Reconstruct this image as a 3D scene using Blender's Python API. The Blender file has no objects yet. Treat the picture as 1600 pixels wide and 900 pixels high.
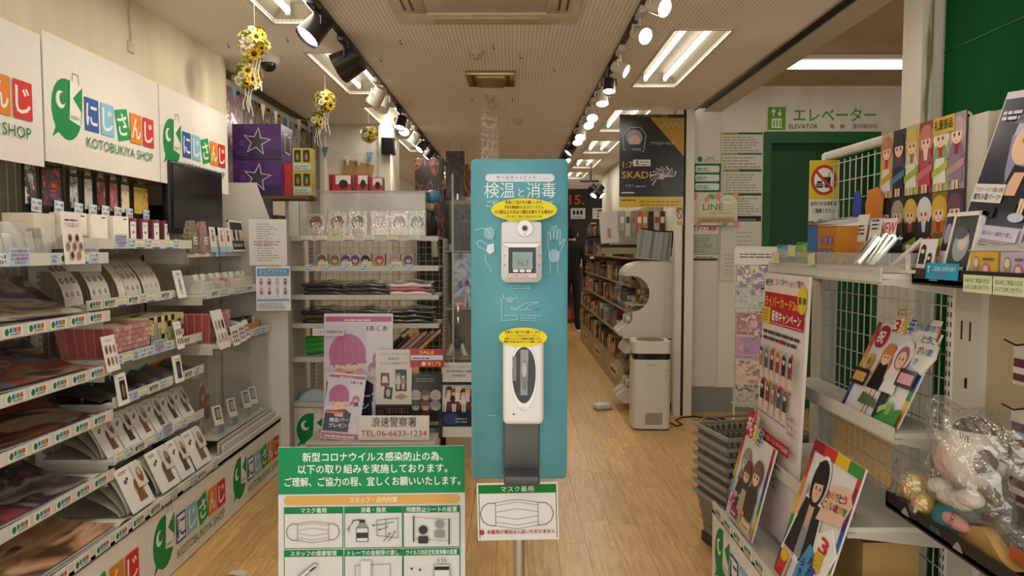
import bpy, bmesh, math, random
from mathutils import Vector, Matrix, Euler
random.seed(11)
PI = math.pi
R = math.radians
SC = bpy.context.scene
COL = SC.collection

# ------------------------------------------------------------ camera
F, TH, CH = 1150.0, math.atan(63 / 1150), 1.5
cd = bpy.data.cameras.new('camera')
cd.sensor_width = 36
cd.lens = F / 1600 * 36
cd.clip_start = 0.05
cam = bpy.data.objects.new('camera', cd)
COL.objects.link(cam)
cam.location = (0, 0, CH)
cam.rotation_euler = (PI / 2 - TH, 0, 0)
SC.camera = cam
# ------------------------------------------------------------ world, exposure
w = bpy.data.worlds.new('arcade_light')
SC.world = w
w.use_nodes = True
w.node_tree.nodes['Background'].inputs[0].default_value = (1.0, 0.95, 0.88, 1)
w.node_tree.nodes['Background'].inputs[1].default_value = 1.95
SC.view_settings.view_transform = 'Standard'
SC.view_settings.look = 'None'
SC.view_settings.gamma = 1.0
SC.cycles.max_bounces = 8
SC.cycles.diffuse_bounces = 4
SC.cycles.glossy_bounces = 2
SC.cycles.transmission_bounces = 2
SC.cycles.transparent_max_bounces = 16
SC.view_settings.exposure = 0.15
TUBE = 2.2       # radiance of the fluorescent tubes
LENS = 7.0       # radiance of the spot lamp lenses
FLUX = 8.0       # watts of light leaving one twin-tube fixture
def ray(px, py):
    u = (px - 800) / F; v = (450 - py) / F
    y = math.cos(TH) + v * math.sin(TH); z = -math.sin(TH) + v * math.cos(TH)
    return u / y, z / y
def at(px, py, Y=None, X=None, Z=None):   # a point of the place measured in the photograph, on a known plane
    a, b = ray(px, py)
    if X is not None: Y = X / a
    if Z is not None: Y = (Z - CH) / b
    return Vector((a * Y, Y, CH + b * Y))

# ------------------------------------------------------------ colours and materials
def lin(h):
    h = h.lstrip('#')
    c = [int(h[i:i + 2], 16) / 255 for i in (0, 2, 4)]
    return tuple(x / 12.92 if x <= .04045 else ((x + .055) / 1.055) ** 2.4 for x in c) + (1,)
MATS = {}
def newmat(name):
    m = bpy.data.materials.new(name); m.use_nodes = True
    MATS[name] = m
    return m, m.node_tree.nodes, m.node_tree.links, m.node_tree.nodes['Principled BSDF']
def colmat(name, rough=.5, spec=.4, var=.06, scale=30, bump=0, metal=0, coat=0, alb=1.0):
    m, n, l, b = newmat(name)
    a = n.new('ShaderNodeAttribute'); a.attribute_name = 'Col'
    t = n.new('ShaderNodeTexCoord'); nz = n.new('ShaderNodeTexNoise'); nz.inputs['Scale'].default_value = scale
    l.new(t.outputs['Object'], nz.inputs['Vector'])
    mr = n.new('ShaderNodeMapRange'); mr.inputs[3].default_value = (1 - var) * alb; mr.inputs[4].default_value = (1 + var) * alb
    l.new(nz.outputs[0], mr.inputs[0])
    mx = n.new('ShaderNodeVectorMath'); mx.operation = 'SCALE'
    l.new(a.outputs['Color'], mx.inputs[0]); l.new(mr.outputs[0], mx.inputs['Scale'])
    l.new(mx.outputs[0], b.inputs['Base Color'])
    b.inputs['Roughness'].default_value = rough
    b.inputs['Specular IOR Level'].default_value = spec
    b.inputs['Metallic'].default_value = metal
    b.inputs['Coat Weight'].default_value = coat
    if bump:
        bp = n.new('ShaderNodeBump'); bp.inputs['Strength'].default_value = bump; bp.inputs['Distance'].default_value = .004
        l.new(nz.outputs[0], bp.inputs['Height']); l.new(bp.outputs[0], b.inputs['Normal'])
    return m
colmat('print', .55, .2, alb=.86)
colmat('gloss', .2, .4, .03, alb=.86)
colmat('plastic', .34, .4, .03, alb=.84)
colmat('paint', .45, .3, .04, 12, alb=.74)
colmat('fabric', .85, .2, .12, 60, .5, alb=.85)
colmat('cardboard', .8, .2, .08, 14)
colmat('metal', .28, .5, .05, 20, 0, 1)
colmat('bagged', .3, .6, .25, 22, .9, 0, .35)
def plasterlike(name, base, dark, rough, streak=True, spec=.3):
    m, n, l, b = newmat(name)
    t = n.new('ShaderNodeTexCoord'); mp = n.new('ShaderNodeMapping')
    mp.inputs['Scale'].default_value = (2.2, 2.2, .5) if streak else (1, 1, 1)
    l.new(t.outputs['Object'], mp.inputs[0])
    nz = n.new('ShaderNodeTexNoise'); nz.inputs['Scale'].default_value = 2.0; nz.inputs['Detail'].default_value = 6
    l.new(mp.outputs[0], nz.inputs['Vector'])
    cr = n.new('ShaderNodeValToRGB')
    cr.color_ramp.elements[0].position = .3; cr.color_ramp.elements[0].color = lin(dark)
    cr.color_ramp.elements[1].position = .62; cr.color_ramp.elements[1].color = lin(base)
    l.new(nz.outputs[0], cr.inputs[0]); l.new(cr.outputs[0], b.inputs['Base Color'])
    b.inputs['Roughness'].default_value = rough
    n2 = n.new('ShaderNodeTexNoise'); n2.inputs['Scale'].default_value = 90
    l.new(t.outputs['Object'], n2.inputs['Vector'])
    bp = n.new('ShaderNodeBump'); bp.inputs['Strength'].default_value = .15; bp.inputs['Distance'].default_value = .003
    l.new(n2.outputs[0], bp.inputs['Height']); l.new(bp.outputs[0], b.inputs['Normal'])
    b.inputs['Specular IOR Level'].default_value = spec
plasterlike('wall_beige', 'd6cbb2', 'c6b897', .75)
plasterlike('wall_white', 'd2cabb', 'c8bfae', .6)
plasterlike('wall_dark', '2a2724', '1f1d1b', .6)
plasterlike('wall_green', '0c5526', '0a4c22', .8, True, .08)
plasterlike('lobby_ceiling', 'b5a282', 'a8946f', .85, False)
def ceilingmat():
    m, n, l, b = newmat('ceiling_board')
    t = n.new('ShaderNodeTexCoord'); sx = n.new('ShaderNodeSeparateXYZ'); l.new(t.outputs['Object'], sx.inputs[0])
    m1 = n.new('ShaderNodeMath'); m1.operation = 'MODULO'; m1.inputs[1].default_value = .0225
    ad = n.new('ShaderNodeMath'); ad.operation = 'ADD'; ad.inputs[1].default_value = 20
    l.new(sx.outputs[0], ad.inputs[0]); l.new(ad.outputs[0], m1.inputs[0])
    lt = n.new('ShaderNodeMath'); lt.operation = 'LESS_THAN'; lt.inputs[1].default_value = .005; l.new(m1.outputs[0], lt.inputs[0])
    nz = n.new('ShaderNodeTexNoise'); nz.inputs['Scale'].default_value = .8; l.new(t.outputs['Object'], nz.inputs['Vector'])
    c1 = n.new('ShaderNodeValToRGB')
    c1.color_ramp.elements[0].color = lin('e8e1d6'); c1.color_ramp.elements[1].color = lin('f0ebe2')
    l.new(nz.outputs[0], c1.inputs[0])
    mx = n.new('ShaderNodeMix'); mx.data_type = 'RGBA'
    l.new(lt.outputs[0], mx.inputs[0]); l.new(c1.outputs[0], mx.inputs[6]); mx.inputs[7].default_value = lin('ccc0b0')
    l.new(mx.outputs[2], b.inputs['Base Color']); b.inputs['Roughness'].default_value = .7
    bp = n.new('ShaderNodeBump'); bp.invert = True; bp.inputs['Strength'].default_value = .6; bp.inputs['Distance'].default_value = .004
    l.new(lt.outputs[0], bp.inputs['Height']); l.new(bp.outputs[0], b.inputs['Normal'])
ceilingmat()
def woodmat():
    m, n, l, b = newmat('oak_plank')
    t = n.new('ShaderNodeTexCoord'); oi = n.new('ShaderNodeObjectInfo')
    off = n.new('ShaderNodeVectorMath'); off.operation = 'SCALE'; off.inputs['Scale'].default_value = 37
    cb = n.new('ShaderNodeCombineXYZ'); [l.new(oi.outputs['Random'], cb.inputs[i]) for i in range(3)]
    l.new(cb.outputs[0], off.inputs[0])
    ad = n.new('ShaderNodeVectorMath'); ad.operation = 'ADD'; l.new(t.outputs['Object'], ad.inputs[0]); l.new(off.outputs[0], ad.inputs[1])
    mp = n.new('ShaderNodeMapping'); mp.inputs['Scale'].default_value = (26, 2.2, 1); l.new(ad.outputs[0], mp.inputs[0])
    nz = n.new('ShaderNodeTexNoise'); nz.inputs['Scale'].default_value = 2.2; nz.inputs['Detail'].default_value = 7; nz.inputs['Distortion'].default_value = .6
    l.new(mp.outputs[0], nz.inputs['Vector'])
    cr = n.new('ShaderNodeValToRGB')
    cr.color_ramp.elements[0].position = .3; cr.color_ramp.elements[0].color = lin('ae844c')
    cr.color_ramp.elements[1].position = .7; cr.color_ramp.elements[1].color = lin('d0a86c')
    l.new(nz.outputs[0], cr.inputs[0])
    mr = n.new('ShaderNodeMapRange'); mr.inputs[3].default_value = .86; mr.inputs[4].default_value = 1.1
    l.new(oi.outputs['Random'], mr.inputs[0])
    sc = n.new('ShaderNodeVectorMath'); sc.operation = 'SCALE'; l.new(cr.outputs[0], sc.inputs[0]); l.new(mr.outputs[0], sc.inputs['Scale'])
    l.new(sc.outputs[0], b.inputs['Base Color']); b.inputs['Roughness'].default_value = .36
    bp = n.new('ShaderNodeBump'); bp.inputs['Strength'].default_value = .12; bp.inputs['Distance'].default_value = .002
    l.new(nz.outputs[0], bp.inputs['Height']); l.new(bp.outputs[0], b.inputs['Normal'])
woodmat()
def emat(name, col, s):
    m, n, l, b = newmat(name)
    b.inputs['Base Color'].default_value = lin('f0f0f0')
    b.inputs['Emission Color'].default_value = col; b.inputs['Emission Strength'].default_value = s
emat('tube_light', (1.0, .95, .84, 1), TUBE)
emat('lens_light', (1.0, .93, .82, 1), LENS)
def clearmat(name, tint, glossy, rough, bump=0, scale=40, trans=(1, 1, 1, 1)):
    m, n, l, b = newmat(name)
    n.remove(b)
    out = n['Material Output']
    tr = n.new('ShaderNodeBsdfTransparent'); tr.inputs[0].default_value = trans
    gl = n.new('ShaderNodeBsdfGlossy'); gl.inputs['Roughness'].default_value = rough
    df = n.new('ShaderNodeBsdfDiffuse'); df.inputs[0].default_value = lin('dcdcd6')
    lw = n.new('ShaderNodeLayerWeight'); lw.inputs[0].default_value = .5
    pw = n.new('ShaderNodeMath'); pw.operation = 'POWER'; pw.inputs[1].default_value = 4; l.new(lw.outputs['Facing'], pw.inputs[0])
    fr = n.new('ShaderNodeMath'); fr.operation = 'MULTIPLY_ADD'; fr.inputs[1].default_value = .55; fr.inputs[2].default_value = glossy; l.new(pw.outputs[0], fr.inputs[0])
    m1 = n.new('ShaderNodeMixShader'); m2 = n.new('ShaderNodeMixShader')
    m1.inputs[0].default_value = tint; l.new(tr.outputs[0], m1.inputs[1]); l.new(df.outputs[0], m1.inputs[2])
    l.new(fr.outputs[0], m2.inputs[0]); l.new(m1.outputs[0], m2.inputs[1]); l.new(gl.outputs[0], m2.inputs[2])
    l.new(m2.outputs[0], out.inputs[0])
    if bump:
        nz = n.new('ShaderNodeTexNoise'); nz.inputs['Scale'].default_value = scale; nz.inputs['Detail'].default_value = 3
        t = n.new('ShaderNodeTexCoord'); l.new(t.outputs['Object'], nz.inputs['Vector'])
        bp = n.new('ShaderNodeBump'); bp.inputs['Strength'].default_value = bump; bp.inputs['Distance'].default_value = .02
        l.new(nz.outputs[0], bp.inputs['Height'])
        l.new(bp.outputs[0], gl.inputs['Normal']); l.new(bp.outputs[0], lw.inputs['Normal'])
clearmat('acrylic', .015, .010, .05)
clearmat('film', .07, .17, .05, 1.0, 18)
clearmat('bin', .18, .03, .15)
ARTN = [0]
def artmat(cols, scale=6, rough=.35, stretch=(1, 1, 1), dist=1.5):
    """printed artwork seen only as blots of colour: noise through a stepped colour ramp"""
    ARTN[0] += 1
    nm = 'artwork_%d' % ARTN[0]
    m, n, l, b = newmat(nm)
    t = n.new('ShaderNodeTexCoord'); mp = n.new('ShaderNodeMapping'); mp.inputs['Scale'].default_value = stretch
    mp.inputs['Location'].default_value = (ARTN[0] * 1.7, ARTN[0] * .9, ARTN[0] * 2.3)
    oi = n.new('ShaderNodeObjectInfo'); ad = n.new('ShaderNodeVectorMath'); ad.operation = 'ADD'
    l.new(t.outputs['Object'], mp.inputs[0])
    s2 = n.new('ShaderNodeMath'); s2.operation = 'MULTIPLY'; s2.inputs[1].default_value = 50; l.new(oi.outputs['Random'], s2.inputs[0])
    cb = n.new('ShaderNodeCombineXYZ'); [l.new(s2.outputs[0], cb.inputs[i]) for i in range(3)]
    l.new(mp.outputs[0], ad.inputs[0]); l.new(cb.outputs[0], ad.inputs[1])
    nz = n.new('ShaderNodeTexNoise'); nz.inputs['Scale'].default_value = scale; nz.inputs['Detail'].default_value = 3
    nz.inputs['Distortion'].default_value = dist
    l.new(ad.outputs[0], nz.inputs['Vector'])
    cr = n.new('ShaderNodeValToRGB'); cr.color_ramp.interpolation = 'EASE'
    e = cr.color_ramp.elements
    while len(e) < len(cols): e.new(.5)
    for i, c in enumerate(cols):
        e[i].position = .30 + .40 * i / max(1, len(cols) - 1); e[i].color = lin(c)
    l.new(nz.outputs[0], cr.inputs[0]); l.new(cr.outputs[0], b.inputs['Base Color'])
    b.inputs['Roughness'].default_value = rough
    return nm

# ------------------------------------------------------------ mesh building
WHITE, BLACK = 'ece8e0', '141414'
class MB:
    def __init__(s): s.v = []; s.f = []; s.c = []; s.sm = []
    def add(s, vs, fs, col, smooth=False):
        o = len(s.v); s.v += [tuple(p) for p in vs]
        c = lin(col) if isinstance(col, str) else col
        for f in fs: s.f.append([i + o for i in f]); s.c.append(c); s.sm.append(smooth)
        return s
    def box(s, x0, x1, y0, y1, z0, z1, col=WHITE):
        v = [(x, y, z) for x in (x0, x1) for y in (y0, y1) for z in (z0, z1)]
        return s.add(v, [(0, 1, 3, 2), (4, 6, 7, 5), (0, 4, 5, 1), (2, 3, 7, 6), (0, 2, 6, 4), (1, 5, 7, 3)], col)
    def quad(s, pts, col=WHITE): return s.add(pts, [tuple(range(len(pts)))], col)
    def rbox(s, x0, x1, y0, y1, z0, z1, r=.01, col=WHITE, seg=2, axes=None):
        bm = bmesh.new(); bmesh.ops.create_cube(bm, size=1)
        for v in bm.verts:
            v.co = Vector(((x0 + x1) / 2 + v.co.x * (x1 - x0), (y0 + y1) / 2 + v.co.y * (y1 - y0), (z0 + z1) / 2 + v.co.z * (z1 - z0)))
        ed = bm.edges[:]
        if axes is not None:
            ed = [e for e in ed if abs((e.verts[1].co - e.verts[0].co).normalized()[axes]) > .9]
        bmesh.ops.bevel(bm, geom=ed, offset=r, segments=seg, profile=.5, affect='EDGES')
        bm.verts.index_update()
        s.add([v.co[:] for v in bm.verts], [[v.index for v in f.verts] for f in bm.faces], col, True)
        bm.free(); return s
    def prism(s, poly, y0, y1, col=WHITE):      # polygon in x,z pushed from y0 to y1
        n = len(poly)
        v = [(x, y0, z) for x, z in poly] + [(x, y1, z) for x, z in poly]
        s.add(v, [tuple(range(n)), tuple(range(2 * n - 1, n - 1, -1))] + [(i, (i + 1) % n + 0, (i + 1) % n + n, i + n)[::-1] for i in range(n)], col)
        return s
    def prismx(s, poly, x0, x1, col=WHITE):     # polygon in y,z pushed from x0 to x1
        n = len(poly)
        v = [(x0, y, z) for y, z in poly] + [(x1, y, z) for y, z in poly]
        s.add(v, [tuple(range(n - 1, -1, -1)), tuple(range(n, 2 * n))] + [(i, (i + 1) % n, (i + 1) % n + n, i + n) for i in range(n)], col)
        return s
    def prismz(s, poly, z0, z1, col=WHITE, smooth=False):
        n = len(poly)
        v = [(x, y, z0) for x, y in poly] + [(x, y, z1) for x, y in poly]
        s.add(v, [tuple(range(n - 1, -1, -1)), tuple(range(n, 2 * n))], col)
        return s.add(v, [(i, (i + 1) % n, (i + 1) % n + n, i + n) for i in range(n)], col, smooth)
    def cyl(s, p0, p1, r, col=WHITE, n=12, r2=None, caps=True):
        p0, p1 = Vector(p0), Vector(p1); d = (p1 - p0).normalized()
        a = d.orthogonal().normalized(); b = d.cross(a); r2 = r if r2 is None else r2
        v = [p0 + (a * math.cos(t) + b * math.sin(t)) * r for t in [2 * PI * i / n for i in range(n)]]
        v += [p1 + (a * math.cos(t) + b * math.sin(t)) * r2 for t in [2 * PI * i / n for i in range(n)]]
        s.add(v, [(i, (i + 1) % n, (i + 1) % n + n, i + n) for i in range(n)], col, n > 6)
        if caps: s.add(v, [tuple(range(n - 1, -1, -1)), tuple(range(n, 2 * n))], col)
        return s
    def tube(s, pts, r, col=WHITE, n=6):
        for a, b in zip(pts[:-1], pts[1:]): s.cyl(a, b, r, col, n)
        return s
    def ell(s, c, rx, ry, rz, col=WHITE, n=14, m=9):
        v = []; f = []
        for j in range(m + 1):
            t = PI * j / m
            for i in range(n):
                p = 2 * PI * i / n
                v.append((c[0] + rx * math.sin(t) * math.cos(p), c[1] + ry * math.sin(t) * math.sin(p), c[2] - rz * math.cos(t)))
        for j in range(m):
            for i in range(n):
                f.append((j * n + i, j * n + (i + 1) % n, (j + 1) * n + (i + 1) % n, (j + 1) * n + i))
        return s.add(v, f, col, True)
    def lathe(s, prof, col=WHITE, n=20, c=(0, 0, 0)):
        v = []; f = []
        for r, z in prof:
            for i in range(n): v.append((c[0] + r * math.cos(2 * PI * i / n), c[1] + r * math.sin(2 * PI * i / n), c[2] + z))
        for j in range(len(prof) - 1):
            for i in range(n): f.append((j * n + i, j * n + (i + 1) % n, (j + 1) * n + (i + 1) % n, (j + 1) * n + i))
        return s.add(v, f, col, True)
    def grid(s, fn, nu, nv, col=WHITE, smooth=True):   # fn(u,v) -> point
        v = [fn(i / nu, j / nv) for j in range(nv + 1) for i in range(nu + 1)]
        f = [(j * (nu + 1) + i, j * (nu + 1) + i + 1, (j + 1) * (nu + 1) + i + 1, (j + 1) * (nu + 1) + i) for j in range(nv) for i in range(nu)]
        return s.add(v, f, col, smooth)
    def mesh(s, name):
        me = bpy.data.meshes.new(name)
        me.from_pydata(s.v, [], s.f)
        at_ = me.color_attributes.new('Col', 'FLOAT_COLOR', 'CORNER')
        buf = []
        for f, c in zip(s.f, s.c): buf += list(c) * len(f)
        at_.data.foreach_set('color', buf)
        me.polygons.foreach_set('use_smooth', s.sm)
        me.update()
        return me
def tag(o, label=None, cat=None, group=None, kind=None):
    if label: o['label'] = label
    if cat: o['category'] = cat
    if group: o['group'] = group
    if kind: o['kind'] = kind
    return o
def obj(name, mb, mat='print', parent=None, loc=(0, 0, 0), rot=(0, 0, 0), label=None, cat=None, group=None, kind=None):
    me = mb if isinstance(mb, bpy.types.Mesh) else mb.mesh(name)
    if mat and not me.materials: me.materials.append(MATS[mat])
    o = bpy.data.objects.new(name, me); COL.objects.link(o)
    o.location = loc; o.rotation_euler = rot
    if parent: o.parent = parent
    return tag(o, label, cat, group, kind)
def thing(name, loc, rz=0, label=None, cat=None, group=None, kind=None, rot=None):
    o = bpy.data.objects.new(name, None); COL.objects.link(o)
    o.empty_display_size = .05
    o.location = loc; o.rotation_euler = rot or (0, 0, rz)
    return tag(o, label, cat, group, kind)
def copy_tree(o, parent=None):
    c = o.copy(); COL.objects.link(c); c.parent = parent
    for ch in list(o.children): copy_tree(ch, c)
    return c
# ------------------------------------------------------------ flat print: layered polygons in x,z facing -y
GLY = {}
def glyphs(s, bold=0.0):
    k = (s, bold)
    if k not in GLY:
        cu = bpy.data.curves.new('t', 'FONT'); cu.body = s; cu.size = 1; cu.resolution_u = 2; cu.offset = bold
        cu.fill_mode = 'FRONT'
        o = bpy.data.objects.new('t', cu)
        me = o.to_mesh()
        vs = [(v.co.x, v.co.y) for v in me.vertices]; fs = [tuple(p.vertices) for p in me.polygons]
        o.to_mesh_clear(); bpy.data.objects.remove(o); bpy.data.curves.remove(cu)
        xs = [v[0] for v in vs] or [0, 1]; ys = [v[1] for v in vs] or [0, 1]
        GLY[k] = (vs, fs, min(xs), max(xs), min(ys), max(ys))
    return GLY[k]
class Art:
    def __init__(s, w, h, base=WHITE, t=.004, y=0.0):
        s.w, s.h, s.t, s.mb, s.layer, s.y = w, h, t, MB(), 1, y
        if base: s.mb.box(-w / 2, w / 2, y, y + t, 0, h, base)
    def _y(s, k=None):
        s.layer += 1
        return s.y - .00025 * s.layer
    def poly(s, pts, col):
        y = s._y(); s.mb.quad([(x, y, z) for x, z in pts], col); return s
    def rect(s, x0, x1, z0, z1, col): return s.poly([(x0, z0), (x1, z0), (x1, z1), (x0, z1)], col)
    def rr(s, x0, x1, z0, z1, r, col):
        p = []
        for cx, cz, a0 in ((x1 - r, z0 + r, -90), (x1 - r, z1 - r, 0), (x0 + r, z1 - r, 90), (x0 + r, z0 + r, 180)):
            for k in range(5):
                a = R(a0 + 22.5 * k); p.append((cx + r * math.cos(a), cz + r * math.sin(a)))
        return s.poly(p, col)
    def ell(s, cx, cz, rx, rz, col, n=18, rot=0):
        return s.poly([(cx + rx * math.cos(t) * math.cos(rot) - rz * math.sin(t) * math.sin(rot), cz + rx * math.cos(t) * math.sin(rot) + rz * math.sin(t) * math.cos(rot)) for t in [2 * PI * i / n for i in range(n)]], col)
    def line(s, pts, wd, col, closed=False):
        y = s._y()
        if closed: pts = list(pts) + [pts[0]]
        for (x0, z0), (x1, z1) in zip(pts[:-1], pts[1:]):
            d = math.hypot(x1 - x0, z1 - z0) or 1; nx, nz = -(z1 - z0) / d * wd / 2, (x1 - x0) / d * wd / 2
            ex, ez = (x1 - x0) / d * wd * .3, (z1 - z0) / d * wd * .3
            s.mb.quad([(x0 - nx - ex, y, z0 - nz - ez), (x1 - nx + ex, y, z1 - nz + ez), (x1 + nx + ex, y, z1 + nz + ez), (x0 + nx - ex, y, z0 + nz - ez)][::1], col)
        return s
    def text(s, txt, x, z, h, col, width=None, align='c', bold=0.0, rot=0, shear=0):
        """txt with cap height about h; squeezed to width if given; x is the anchor, z the baseline"""
        vs, fs, a, b, c, d = glyphs(txt)      # heavier strokes: the glyphs are laid down four times, slightly apart
        sz = h / .74
        sx = sz if width is None else width / max(1e-4, b - a)
        off = {'c': -(a + b) / 2, 'l': -a, 'r': -b}[align]
        y = s._y(); cr, sr = math.cos(rot), math.sin(rot)
        e = bold * .8 * sz
        for q, (ox, oz) in enumerate(((-e, 0), (e, 0), (0, e), (0, -e)) if bold else ((0, 0),)):
            pts = []
            for vx, vy in vs:
                px, pz = (vx + off) * sx + ox, vy * sz + oz
                px += pz * shear
                pts.append((x + px * cr - pz * sr, y - .00002 * q, z + px * sr + pz * cr))
            s.mb.add(pts, fs, col)
        return s
    def lines(s, x0, x1, z0, z1, n, col, ragged=.4, fill=.45):
        """lines of small print"""
        p = (z1 - z0) / n; y = s._y()
        for i in range(n):
            x = x0; xe = x1 - random.random() * ragged * (x1 - x0)
            while x < xe:
                ww = p * random.uniform(.8, 3.2)
                s.mb.quad([(x, y, z0 + i * p), (min(xe, x + ww), y, z0 + i * p), (min(xe, x + ww), y, z0 + i * p + p * fill), (x, y, z0 + i * p + p * fill)], col)
                x += ww + p * .35
        return s
    def fig(s, cx, z0, h, hair, cloth, skin='e8c4a8', leg=None, alt=None):
        """a plain standing figure in blocks of colour, no likeness"""
        r = h * .13; leg = leg or skin; alt = alt or hair
        s.poly([(cx - r * .55, z0), (cx - r * .1, z0), (cx - r * .05, z0 + h * .42), (cx - r * .8, z0 + h * .42)], leg)
        s.poly([(cx + r * .1, z0), (cx + r * .55, z0), (cx + r * .8, z0 + h * .42), (cx + r * .05, z0 + h * .42)], leg)
        s.ell(cx, z0 + h * .82, r * 1.15, r * 1.3, hair)
        s.poly([(cx - r * 1.4, z0 + h * .5), (cx - r * .9, z0 + h * .86), (cx + r * .9, z0 + h * .86), (cx + r * 1.4, z0 + h * .5)], alt)
        s.poly([(cx - r * 1.3, z0 + h * .34), (cx + r * 1.3, z0 + h * .34), (cx + r * .8, z0 + h * .70), (cx - r * .8, z0 + h * .70)], cloth)
        s.ell(cx, z0 + h * .79, r * .75, r * .9, skin, 12)
        s.poly([(cx - r * .9, z0 + h * .82), (cx + r * .9, z0 + h * .82), (cx + r * .75, z0 + h * .93), (cx - r * .75, z0 + h * .93)], hair)
        if h > .2: s.eyes(cx, z0 + h * .785, r * .3, r * .1)
        return s
    def bust(s, cx, z0, h, hair, cloth, skin='ecc9ad', alt=None):
        r = h * .3; alt = alt or cloth
        s.ell(cx, z0 + h * .62, r * 1.1, h * .36, hair)
        s.poly([(cx - r * 1.15, z0), (cx + r * 1.15, z0), (cx + r * .6, z0 + h * .38), (cx - r * .6, z0 + h * .38)], cloth)
        s.poly([(cx - r * .2, z0 + h * .1), (cx + r * .2, z0 + h * .1), (cx + r * .35, z0 + h * .36), (cx - r * .35, z0 + h * .36)], alt)
        s.ell(cx, z0 + h * .55, r * .7, h * .22, skin, 14)
        s.poly([(cx - r * .85, z0 + h * .62), (cx + r * .85, z0 + h * .62), (cx + r * .6, z0 + h * .92), (cx - r * .6, z0 + h * .92)], hair)
        s.eyes(cx, z0 + h * .545, r * .3, r * .11)
        return s
    def eyes(s, cx, z, d, r, col='3a2c2c', mouth=True):
        for q in (-1, 1): s.ell(cx + q * d, z, r, r * 1.5, col, 8)
        if mouth: s.ell(cx, z - r * 4.2, r * .8, r * .5, 'b86a5c', 6)
        return s
    def obj(s, name, loc, rz=0, lean=0, mat='print', parent=None, roll=0, **k):
        return obj(name, s.mb, mat, parent, loc, (-lean, roll, rz), **k)
FACE_R, FACE_L = PI / 2, -PI / 2      # prints on the left wall look to +x, on the right side to -x
GRN, GRD = '118a45', '0b6b38'
def shop_logo(a, x0, z0, w, frame=False):
    """bird with a shopping bag, five lettered tiles, the shop's name below"""
    P = lambda u, v: (x0 + u * w, z0 + v * w)
    bird = [P(.125 + .125 * math.cos(t), .235 + .15 * math.sin(t)) for t in [R(q) for q in range(-100, 236, 16)]]
    a.poly(bird + [P(.0, .085)] + [P(.05, .115)], GRN)
    a.ell(*P(.075, .275), .038 * w, .043 * w, WHITE); a.ell(*P(.09, .282), .025 * w, .029 * w, GRN)
    a.poly([P(.135, .19), P(.235, .17), P(.255, .37), P(.155, .385)], WHITE)
    a.poly([P(.175, .30), P(.252, .235), P(.258, .368)], GRN)
    a.line([P(.152, .385), P(.14, .19)], .006 * w, GRN)
    a.line([P(.175, .385), P(.178, .425), P(.225, .422), P(.232, .378)], .004 * w, '8a8f88')
    a.text('KOTOBUKIYA', x0 + .187 * w, z0 + .195 * w, .02 * w, GRN, .07 * w)
    tiles = [('に', .27, '2a5aa6'), ('じ', .42, '86bcd8'), ('さ', .575, '129a4c'), ('ん', .72, 'dd8323'), ('じ', .865, 'd2302a')]
    for i, (ch, u, c) in enumerate(tiles):
        cx, cz = P(u + .066, .245)
        hw, hh, r = .064 * w, .085 * w, (.22 if i == 2 else 0)
        q = [(-hw, -hh), (hw, -hh), (hw, hh), (-hw, hh)]
        a.poly([(cx + x * math.cos(r) - z * math.sin(r), cz + x * math.sin(r) + z * math.cos(r)) for x, z in q], c)
        if frame and i == 0:
            a.rect(cx - hw * .8, cx + hw * .8, cz - hh * .85, cz + hh * .85, WHITE)
        a.text(ch, cx + .008 * w * (i == 2), cz - .052 * w, .105 * w, '27427e' if frame and i == 0 else WHITE, .098 * w, bold=.018, rot=r)
    a.text('KOTOBUKIYA SHOP', x0 + .63 * w, z0 + .075 * w, .055 * w, '1d7a44', .70 * w)
def mini_logo(a, x, z, h):
    a.ell(x + h * .45, z + h * .5, h * .42, h * .5, '1a8246', 8)
    for i, c in enumerate(('2d5ea8', '7db4d4', '1d9a50', 'd9822a', 'cf342e')):
        a.rect(x + h * (1.0 + .42 * i), x + h * (1.36 + .42 * i), z + h * .38, z + h * 1.0, c)
    a.rect(x + h * 1.0, x + h * 3.0, z + h * .05, z + h * .22, '8a9a8c')
# ============================================================ the setting
H = 2.704
XW, XB, XP = -2.10, -1.84, -1.80         # recessed lower left wall, beam above it, logo boards
# floor: slab with oak planks
fl = MB(); fl.box(-2.6, 4.6, -.6, 16.4, -.08, -.014, '6a4c2a')
floor = obj('floor', fl, 'cardboard', kind='structure')
PW, PL = .151, .92
pm = []
for k in range(1):
    m_ = MB(); m_.box(-PW / 2 + .0007, PW / 2 - .0007, -PL / 2 + .0007, PL / 2 - .0007, -.0135, 0, 'c0965a'); pm.append(m_.mesh('plank'))
rest = MB()
for i in range(-12, 28):
    x = i * PW
    off = random.random() * PL
    for j in range(-1, 18):
        y = -.2 + off + j * PL
        if y > 15.9: continue
        if -1.62 < x < 1.75 and 2.55 < y < 13.0:
            obj('plank', pm[0], 'oak_plank', floor, (x, y, 0))
        else:
            rest.box(x - PW / 2 + .0007, x + PW / 2 - .0007, y - PL / 2 + .0007, y + PL / 2 - .0007, -.0135, 0)
obj('outlying_planks', rest, 'oak_plank', floor, kind='stuff')

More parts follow.
